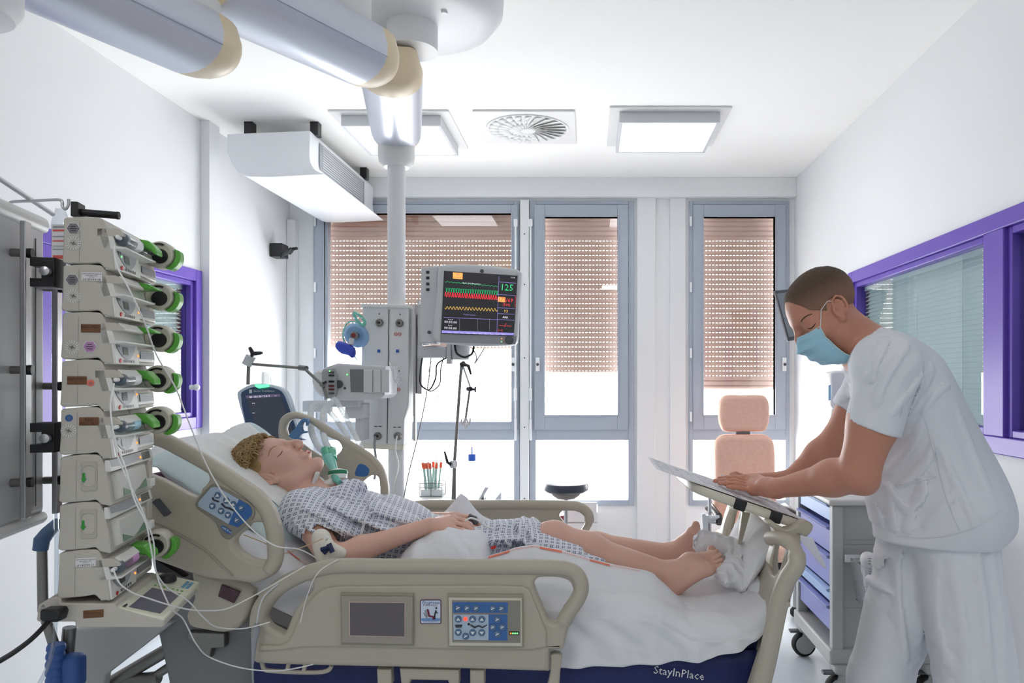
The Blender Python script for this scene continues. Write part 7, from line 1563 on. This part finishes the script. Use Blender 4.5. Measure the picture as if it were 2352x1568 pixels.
# ---- orange chair with headrest
Yc = 5.0
t = thing('treatment_chair', 'salmon-orange padded reclining chair with headrest by the right window', 'chair', (P(1708, 0, Yc).x, Yc, 0))
M_or = mat('salmon_vinyl', (250, 212, 192), .5, noise=.16, nscale=45, ncol=(238, 178, 152))
b = MB(); b.pplate([spl([(1662, 909), (1708, 907), (1755, 909), (1763, 920), (1764, 970), (1757, 987), (1708, 990), (1660, 988), (1652, 972), (1653, 920)], 5)], Yc, .09, .03, res=4); b.build('headrest', M_or, t, ang=60)
b = MB(); b.pplate([spl([(1654, 1000), (1708, 997), (1762, 1000), (1774, 1012), (1779, 1100), (1780, 1190), (1770, 1200), (1648, 1200), (1638, 1190), (1640, 1100), (1642, 1012)], 5)], Yc - .02, .1, .035, res=4); b.build('backrest', M_or, t, ang=60)
b = MB(); b.bx(P(1690, 0, Yc).x, P(1722, 0, Yc).x, Yc - .01, Yc + .02, P(0, 1005, Yc).z, P(0, 982, Yc).z); b.build('headrest_bar', M_dsteel, t)
cx0, cx1 = P(1640, 0, Yc).x, P(1780, 0, Yc).x; szc = P(0, 1200, Yc).z
b = MB(); b.bx(cx0 - .0, cx1, Yc - .55, Yc, szc - .14, szc - .04); b.build('seat', M_or, t, bevel=.03, seg=4)
b = MB(); b.bx(cx0 + .05, cx1 + .02, Yc - .5, Yc - .02, szc - .2, szc - .14); b.build('seat_frame', M_black, t, bevel=.01)
for s_ in (cx0 - .04, cx1 + .04): b = MB(); b.tube([(s_, Yc, szc + .1), (s_, Yc - .1, szc + .13), (s_, Yc - .42, szc + .12), (s_, Yc - .45, szc + .08)], .022, 12); b.build('armrest', M_black, t)
for s_ in (cx0, cx1):
    for y in (Yc - .5, Yc - .02): b = MB(); b.cyl((s_, y, .06), (s_, y, szc - .16), .016, n=10); b.ball((s_, y, .035), .035, 10, 1); b.build('leg', [M_steel, M_rubber], t)
t = thing('drip_pump_pole', 'thin steel pole with white clamps standing between the bed foot and the orange chair', 'pole', (P(1630, 0, 4.6).x, 4.6, 0))
b = MB(); b.cyl((P(1630, 0, 4.6).x, 4.6, .05), P(1630, 1140, 4.6), .011, n=12); b.build('pole', M_steel, t)
b = MB(); b.pplate([[(1622, 1183), (1642, 1183), (1642, 1198), (1626, 1198), (1626, 1215), (1630, 1226), (1614, 1226), (1611, 1180), (1618, 1178)]], 4.58, .04, .004); b.build('clamp', M_lgrey, t)
b = MB(); b.tube([P(1628, 1190, 4.57), P(1652, 1188, 4.57)], .016, 10); b.tube([P(1628, 1200, 4.57), P(1650, 1201, 4.57)], .006, 8); b.build('clamp_arm', M_lgrey, t)
b = MB(); b.lathe([(.2, 0), (.2, .025), (.02, .05)], (P(1630, 0, 4.6).x, 4.6, 0.0), n=20); b.build('base', M_grey, t)
# low white cabinet under the window, red bin
t = thing('low_cabinet', 'low white cabinet below the middle window behind the bed rail', 'cabinet', (P(1330, 0, 5.6).x, 5.6, 0))
xa, xb = P(1290, 0, 5.5).x, P(1374, 0, 5.5).x; zc_ = P(0, 1176, 5.5).z
MB().bx(xa, xb, 5.5, 5.86, .05, zc_).build('body', M_white, t, bevel=.004)
for i in range(3): MB().bx(xa + .01, xb - .01, 5.485, 5.5, .08 + i * .155, .08 + i * .155 + .145).build('drawer', M_white, t, bevel=.003)
t = thing('sharps_bin', 'small dark red bin beside the stool pole', 'bin', (P(1283, 0, 5.2).x, 5.2, 0)); zr = P(0, 1180, 5.2).z
b = MB(); b.lathe([(.07, zr - .25), (.085, zr - .02), (.085, zr), (.03, zr)], (P(1286, 0, 5.2).x - .03, 5.2, 0), n=20); b.build('bin_body', mat('dark_red_plastic', (150, 30, 52), .4), t); b = MB(); b.bx(P(1286, 0, 5.2).x - .13, P(1286, 0, 5.2).x + .07, 5.1, 5.3, 0, zr - .25); b.build('bin_stand', M_white, t)
# ---- wall screen, soap dispenser
t = thing('wall_screen', 'dark grey wall-mounted screen with dangling wire behind the standing person', 'screen', P(1810, 725, 5.2))
b = MB(); b.pplate([[(1777, 668), (1836, 662), (1838, 779), (1808, 784)]], 5.15, .04, .006); b.build('housing', M_dgrey, t, bevel=.003)
b = MB(); b.pplate([[(1784, 674), (1832, 668), (1834, 770), (1812, 774)]], 5.128, .004, 0); b.build('screen', mat('grey_blank_screen', (122, 126, 132), .3), t)
b = MB(); b.bx(P(1830, 0, 5.2).x, XR, 5.18, 5.24, P(0, 740, 5.2).z, P(0, 715, 5.2).z); b.build('wall_arm', M_dgrey, t)
b = MB(); tb(b, [(1840, 780, 5.1), (1842, 800, 5.1), (1856, 815, 5.1), (1862, 800, 5.1)], .006); b.build('wire', M_dgrey, t)
t = thing('soap_dispenser', 'white wall soap dispenser with teal nozzle left of the standing person', 'soap dispenser', P(1922, 900, 4.75))
b = MB(); b.pplate([spl([(1902, 856), (1912, 852), (1944, 852, True), (1944, 938, True), (1925, 942), (1905, 936), (1902, 900)], 4)], 4.80, .12, .015, res=3); b.build('casing', M_white, t, ang=40)
b = MB(); b.bx(P(1935, 0, 4.8).x, XR, 4.75, 4.86, P(0, 935, 4.8).z, P(0, 858, 4.8).z); b.build('wall_plate', M_lgrey, t)
b = MB(); b.pplate([[(1908, 938), (1940, 938), (1934, 956), (1916, 956), (1908, 962), (1905, 958)]], 4.80, .06, .008); b.build('nozzle_housing', M_white, t, ang=40)
b = MB(); b.box(P(1920, 956, 4.765), (.016, .02, .025)); b.build('nozzle', mat('teal_nozzle', (90, 190, 186), .4), t)
b = MB(); b.pplate([[(1902.5, 885), (1908, 883), (1908, 918), (1902.5, 920)]], 4.738, .003); b.build('dispenser_label', mat('sky_label', (160, 200, 226), .5), t)
t = thing('wall_socket', 'small white socket box on the wall left of the window frame', 'socket', (XL + .03, 5.6, 1.4))
b = MB(); b.bx(XL, XL + .05, 5.45, 5.55, 1.38, 1.50); b.build('box', M_white, t, bevel=.006); b = MB(); b.bx(XL + .05, XL + .054, 5.47, 5.53, 1.41, 1.46); b.build('socket_face', M_lgrey, t)
t = thing('rail_clip', 'blue plastic hose clip on top of the far head-side rail', 'clip', P(692, 985, 2.9))
b = MB(); b.pplate([spl(z1([(1240, 320), (1215, 300), (1270, 240), (1300, 190), (1340, 150), (1375, 155), (1382, 195), (1365, 215), (1362, 185), (1340, 180), (1322, 215), (1330, 260), (1362, 262), (1362, 275), (1320, 285), (1310, 320), (1352, 335), (1300, 335)]), 2)], 2.905, .03, .003); b.build('clip_body', mat('clip_blue', (84, 122, 170), .4), t, ang=40)
# ---- drawer trolley at the right
TX0, TX1, TY0, TY1 = 1.085, 1.60, 3.31, 3.90
zt = lambda py, Y=3.31: CAMZ - (py - CY) / F * Y
tro = thing('drawer_trolley', 'grey medical trolley on casters with blue and lilac drawers behind the standing person', 'trolley', (1.34, 3.6, 0))
M_tro = mat('trolley_grey', (176, 176, 174), .45); M_db = mat('drawer_light_blue', (164, 188, 226), .35); M_dl = mat('drawer_lilac', (130, 136, 192), .35)
ztop = zt(1146); b = MB(); b.bx(TX0 - .02, TX1, TY0 - .02, TY1 + .02, ztop - .028, ztop); b.build('worktop', mat('trolley_top', (196, 194, 190), .4), tro, bevel=.01, seg=3)
zb_ = zt(1522); b = MB()

for q_ in ((TX0, TX0 + .05, TY0, TY0 + .045), (TX0, TX0 + .05, TY1 - .045, TY1), (TX1 - .05, TX1, TY0, TY0 + .045), (TX1 - .05, TX1, TY1 - .045, TY1)): MB().bx(*q_, zb_, ztop - .03).build('corner_post', M_tro, tro, bevel=.006)
b = MB(); b.bx(TX0 - .012, TX1, TY0 - .005, TY1 + .005, zb_ - .01, zb_ + .06); b.build('base_frame', M_tro, tro, bevel=.01)
b = MB(); b.bx(TX0 + .045, TX1 - .045, TY0 + .02, TY0 + .03, zb_ + .06, ztop - .03); b.build('side_panel', mat('trolley_panel', (170, 170, 168), .5), tro)
b = MB(); b.bx(TX0 + .045, TX1 - .045, TY1 - .03, TY1 - .02, zb_ + .06, ztop - .03); b.bx(TX1 - .03, TX1 - .02, TY0 + .03, TY1 - .03, zb_ + .06, ztop - .03); b.build('back_panel', M_tro, tro)
b = MB()
for y in (1242, 1252, 1400): b.bx(TX0 + .05, TX1 - .05, TY0 + .0185, TY0 + .0205, zt(y), zt(y) + .003)
b.build('panel_groove', M_grey, tro)
for y0_, y1_, m_ in ((1160, 1206, M_db), (1213, 1280, M_dl), (1280, 1357, M_dl), (1358, 1394, M_db), (1397, 1462, M_dl)):
    z0_, z1_ = zt(y1_) + .006, zt(y0_) ; b = MB(); b.bx(TX0 + .01, TX1 - .06, TY0 + .05, TY1 - .05, z0_, z1_ - .012); d_o = b.build('drawer', m_, tro, bevel=.003)
    b = MB(); b.prism([(TX0 - .014, TY0 + .05, z1_ - .004), (TX0 + .015, TY0 + .05, z1_), (TX0 + .015, TY0 + .05, z1_ - .022), (TX0 - .008, TY0 + .05, z1_ - .016)], (0, TY1 - TY0 - .1, 0)); b.build('drawer_handle', m_, d_o, bevel=.002)
for x in (TX0 + .05, TX1 - .06):
    for y in (TY0 + .02, TY1 - .02):
        b = MB(); b.bx(x - .045, x + .045, y - .045, y + .045, zb_ - .045, zb_ - .005); b.cyl((x, y, .12), (x, y, zb_ - .04), .03, n=16); b.prism([(x - .05, y - .03, .06), (x - .02, y - .03, .13), (x + .035, y - .03, .13), (x + .045, y - .03, .05), (x + .0, y - .03, .04)], (0, .06, 0)); ct = b.build('caster', M_tro, tro, bevel=.008)
        b = MB(); b.lathe([(.02, -.022), (.055, -.022), (.062, -.012), (.062, .012), (.055, .022), (.02, .022)], (x - .015, y, .062), (0, 1, 0), 28, 0); b.lathe([(.001, -.034), (.045, -.034), (.047, .034), (.001, .034)], (x - .015, y, .064), (0, 1, 0), 24, 1); b.build('wheel', [M_rubber, M_tro], ct)
        b = MB(); b.bx(x - .09, x - .03, y - .02, y + .02, .125, .137); b.build('brake_pedal', M_dgrey, ct, bevel=.004)
b = MB(); b.bx(TX0 + .05, TX1 - .04, TY0 - .022, TY0 - .012, zt(1288), zt(1272)); b.build('accessory_rail', M_wpaint, tro)
bk = thing('wire_basket', 'chrome wire basket hanging on the side of the trolley', 'basket', (1.27, 3.22, .5))
B0, B1, zy0, zy1 = P(1968, 0, 3.2).x, P(1968, 0, 3.2).x + .17, zt(1388, 3.2), zt(1292, 3.2)
b = MB(); ya, yb2 = 3.14, 3.275
def ringr(z, q): return [(B0 + q, ya + q, z), (B1 - q, ya + q, z), (B1 - q, yb2, z), (B0 + q, yb2, z)]
b.tube(ringr(zy1, 0), .003, 6, closed=True); b.tube(ringr(zy0, .025), .003, 6, closed=True); b.tube(ringr((zy0 + zy1) / 2, .0125), .0018, 6, closed=True)
for i in range(13):
    s_ = i / 12; b.tube([(B0 + (B1 - B0) * s_, ya, zy1), (B0 + .025 + (B1 - B0 - .05) * s_, ya + .025, zy0), (B0 + .025 + (B1 - B0 - .05) * s_, yb2, zy0)], .0014, 5)
for i in range(9):
    s_ = i / 8; y_ = ya + (yb2 - ya) * s_; y2_ = ya + .025 + (yb2 - ya - .025) * s_; b.tube([(B0, y_, zy1), (B0 + .025, y2_, zy0)], .0014, 5); b.tube([(B1, y_, zy1), (B1 - .025, y2_, zy0)], .0014, 5)
b.build('wire_mesh', M_steel, bk)
t = thing('wrapped_bottle', 'white wrapped package with printed lines standing in the wire basket', 'package', (B0 + .06, 3.2, zy0))
b = MB(); f = Field((B0 + .01, 3.15, zy0), (B0 + .14, 3.27, zt(1255, 3.2)), .004); f.rc((B0 + .075, 3.205, zy0 + .045), (B0 + .05, 3.205, zt(1285, 3.2)), .034, .034, .01); wv_ = waves(15, 7, 60, 160); f.warp(lambda x, y, z: .0025 * wv_(x, y, z)); f.build('wrapping', M_label, t)
b = MB()
for i in range(8): b.box((B0 + .052, 3.168, zt(1278 + 6 * i, 3.2)), (.03, .0006, .0018), 0)
b.build('print', M_ink, t)
t = thing('blue_capped_bottle', 'small bottle with blue cap in the wire basket beside the wrapped package', 'bottle', (B0 + .12, 3.2, zy0)); b = MB(); b.lathe([(.018, .01), (.02, .012), (.02, .10), (.008, .115)], (B0 + .125, 3.2, zy0), n=16); b.build('bottle', M_white, t); b = MB(); b.lathe([(.01, .113), (.01, .14)], (B0 + .125, 3.2, zy0), n=14); b.build('cap', M_blue, t)
# ---- lower left : blue-handled stand, drain tubing
t = thing('walking_frame', 'grey tubular frame with blue handle at the lower left behind the pump base', 'frame', P(100, 1500, 1.9))
b = MB(); b.tube([P(97, 1262, 1.95), P(99, 1400, 1.95), P(130, 1500, 1.95), P(135, 1568, 1.95), P(140, 1800, 1.95), Vector((P(140, 0, 1.95).x, 1.95, .05))], .0125, 12); b.build('tube', M_dsteel, t)
b = MB(); b.tube([P(93, 1262, 1.94), P(96, 1240, 1.94), P(110, 1222, 1.96), P(132, 1200, 2.0)], [.018, .019, .017, .014], 12); b.build('handle', mat('slate_blue_grip', (70, 98, 134), .5), t)
b = MB(); b.tube([P(160, 1440, 1.98), P(148, 1568, 1.98), Vector((P(140, 0, 1.98).x, 1.98, .05))], .0165, 12); b.build('tube', M_dsteel, t)
b = MB()
hose(b, [P(130, 1478, 1.92), P(128, 1500, 1.92), P(126, 1540, 1.92), P(128, 1600, 1.92)], .022, .02, amp=.15); b.build('corrugated_sleeve', mat('blue_sleeve', (54, 92, 158), .5), t)
b = MB(); b.box(P(168, 1540, 1.94), (.05, .05, .09)); b.build('blue_housing', MATS['blue_sleeve'], t, bevel=.015, seg=3)
t = thing('drain_tube', 'clear vertical drainage tube running down behind the pump stack', 'tube', P(126, 1300, 1.75))
b = MB(); tb(b, [(122, 620, 1.86), (124, 800, 1.84), (127, 1100, 1.82), (130, 1300, 1.80), (126, 1450, 1.78), (110, 1530, 1.76), (80, 1590, 1.74), (60, 1640, 1.74)], .0048, 8); b.build('tube', glassmat('drain_tube_plastic', (.82, .86, .9), .15, .05), t)
# ---- infusion lines
lines = [('white infusion line from the topmost syringe sweeping down to the patient elbow', [(262, 562, 1.58), (268, 610, 1.56), (292, 655, 1.56), (330, 735, 1.6), (362, 820, 1.68), (398, 880, 1.74), (440, 985, 1.82), (478, 1075, 1.88), (535, 1165, 1.92), (590, 1225, 1.93), (630, 1252, 1.94), (690, 1262, 2.0), (742, 1292, 2.06)]),
         ('white infusion line from the fourth syringe looping to the keypad of the base', [(262, 880, 1.58), (254, 920, 1.57), (262, 1000, 1.56), (290, 1080, 1.57), (310, 1150, 1.58), (335, 1200, 1.6), (345, 1250, 1.62), (362, 1320, 1.66), (385, 1350, 1.7), (430, 1378, 1.76), (470, 1420, 1.82), (500, 1440, 1.88), (560, 1443, 1.93), (620, 1428, 1.94)]),
         ('white infusion line from the fifth syringe hanging in front of the volumetric pumps', [(258, 985, 1.58), (268, 1040, 1.57), (300, 1115, 1.58), (330, 1180, 1.6), (352, 1240, 1.63), (358, 1310, 1.66), (392, 1395, 1.7), (420, 1420, 1.78), (452, 1480, 1.84), (480, 1508, 1.9), (540, 1530, 1.93), (640, 1540, 1.95), (720, 1525, 1.95)]),
         ('white infusion line from the lowest syringe across the base screen', [(262, 1312, 1.58), (272, 1335, 1.575), (300, 1358, 1.6), (345, 1375, 1.64), (400, 1392, 1.7), (470, 1402, 1.8), (520, 1398, 1.86), (575, 1372, 1.92), (640, 1335, 1.94), (700, 1300, 1.95)]),
         ('thin clear line over the near rail beside the left screen', [(690, 1430, 1.955), (705, 1370, 1.955), (735, 1310, 1.95), (770, 1288, 1.97), (800, 1290, 2.05), (760, 1292, 2.08)]),
         ('beige feeding line crossing the lower opening of the head rail', [(560, 1228, 2.05), (610, 1248, 2.05), (650, 1270, 2.05), (690, 1258, 2.05), (745, 1235, 2.07)])]
for i, (lab, pts) in enumerate(lines):
    b = MB(); tb(b, pts, .0017 if i < 4 else .0014, 6, 0, 8); o = b.build('infusion_line', M_wirew if i < 5 else mat('beige_line', (206, 176, 138), .5)); tag(o, lab, 'infusion line')
b = MB(); tb(b, [(1150, 700, 5.0), (1150, 701, 5.0)], .001)
t = thing('grey_connector', 'grey cable connector hanging over the left end of the near foot rail', 'connector', P(586, 1450, 1.95)); b = MB(); b.tube([P(590, 1432, 1.95), P(588, 1450, 1.95), P(584, 1470, 1.95), P(580, 1530, 1.95), P(582, 1600, 1.95)], [.007, .010, .008, .003, .003], 10); b.build('plug', M_grey, t); b = MB(); tb(b, [(590, 1434, 1.95), (596, 1395, 1.95), (606, 1370, 1.955), (640, 1340, 1.97)], .0022); b.build('lead', M_lgrey, t)
b = MB(); b.tube([Vector(p) for p in spl([tuple(phn(*p)) for p in ((.0, .08, .03), (.02, .085, .0), (.05, .08, -.03))], 4, False)], .001, 5)
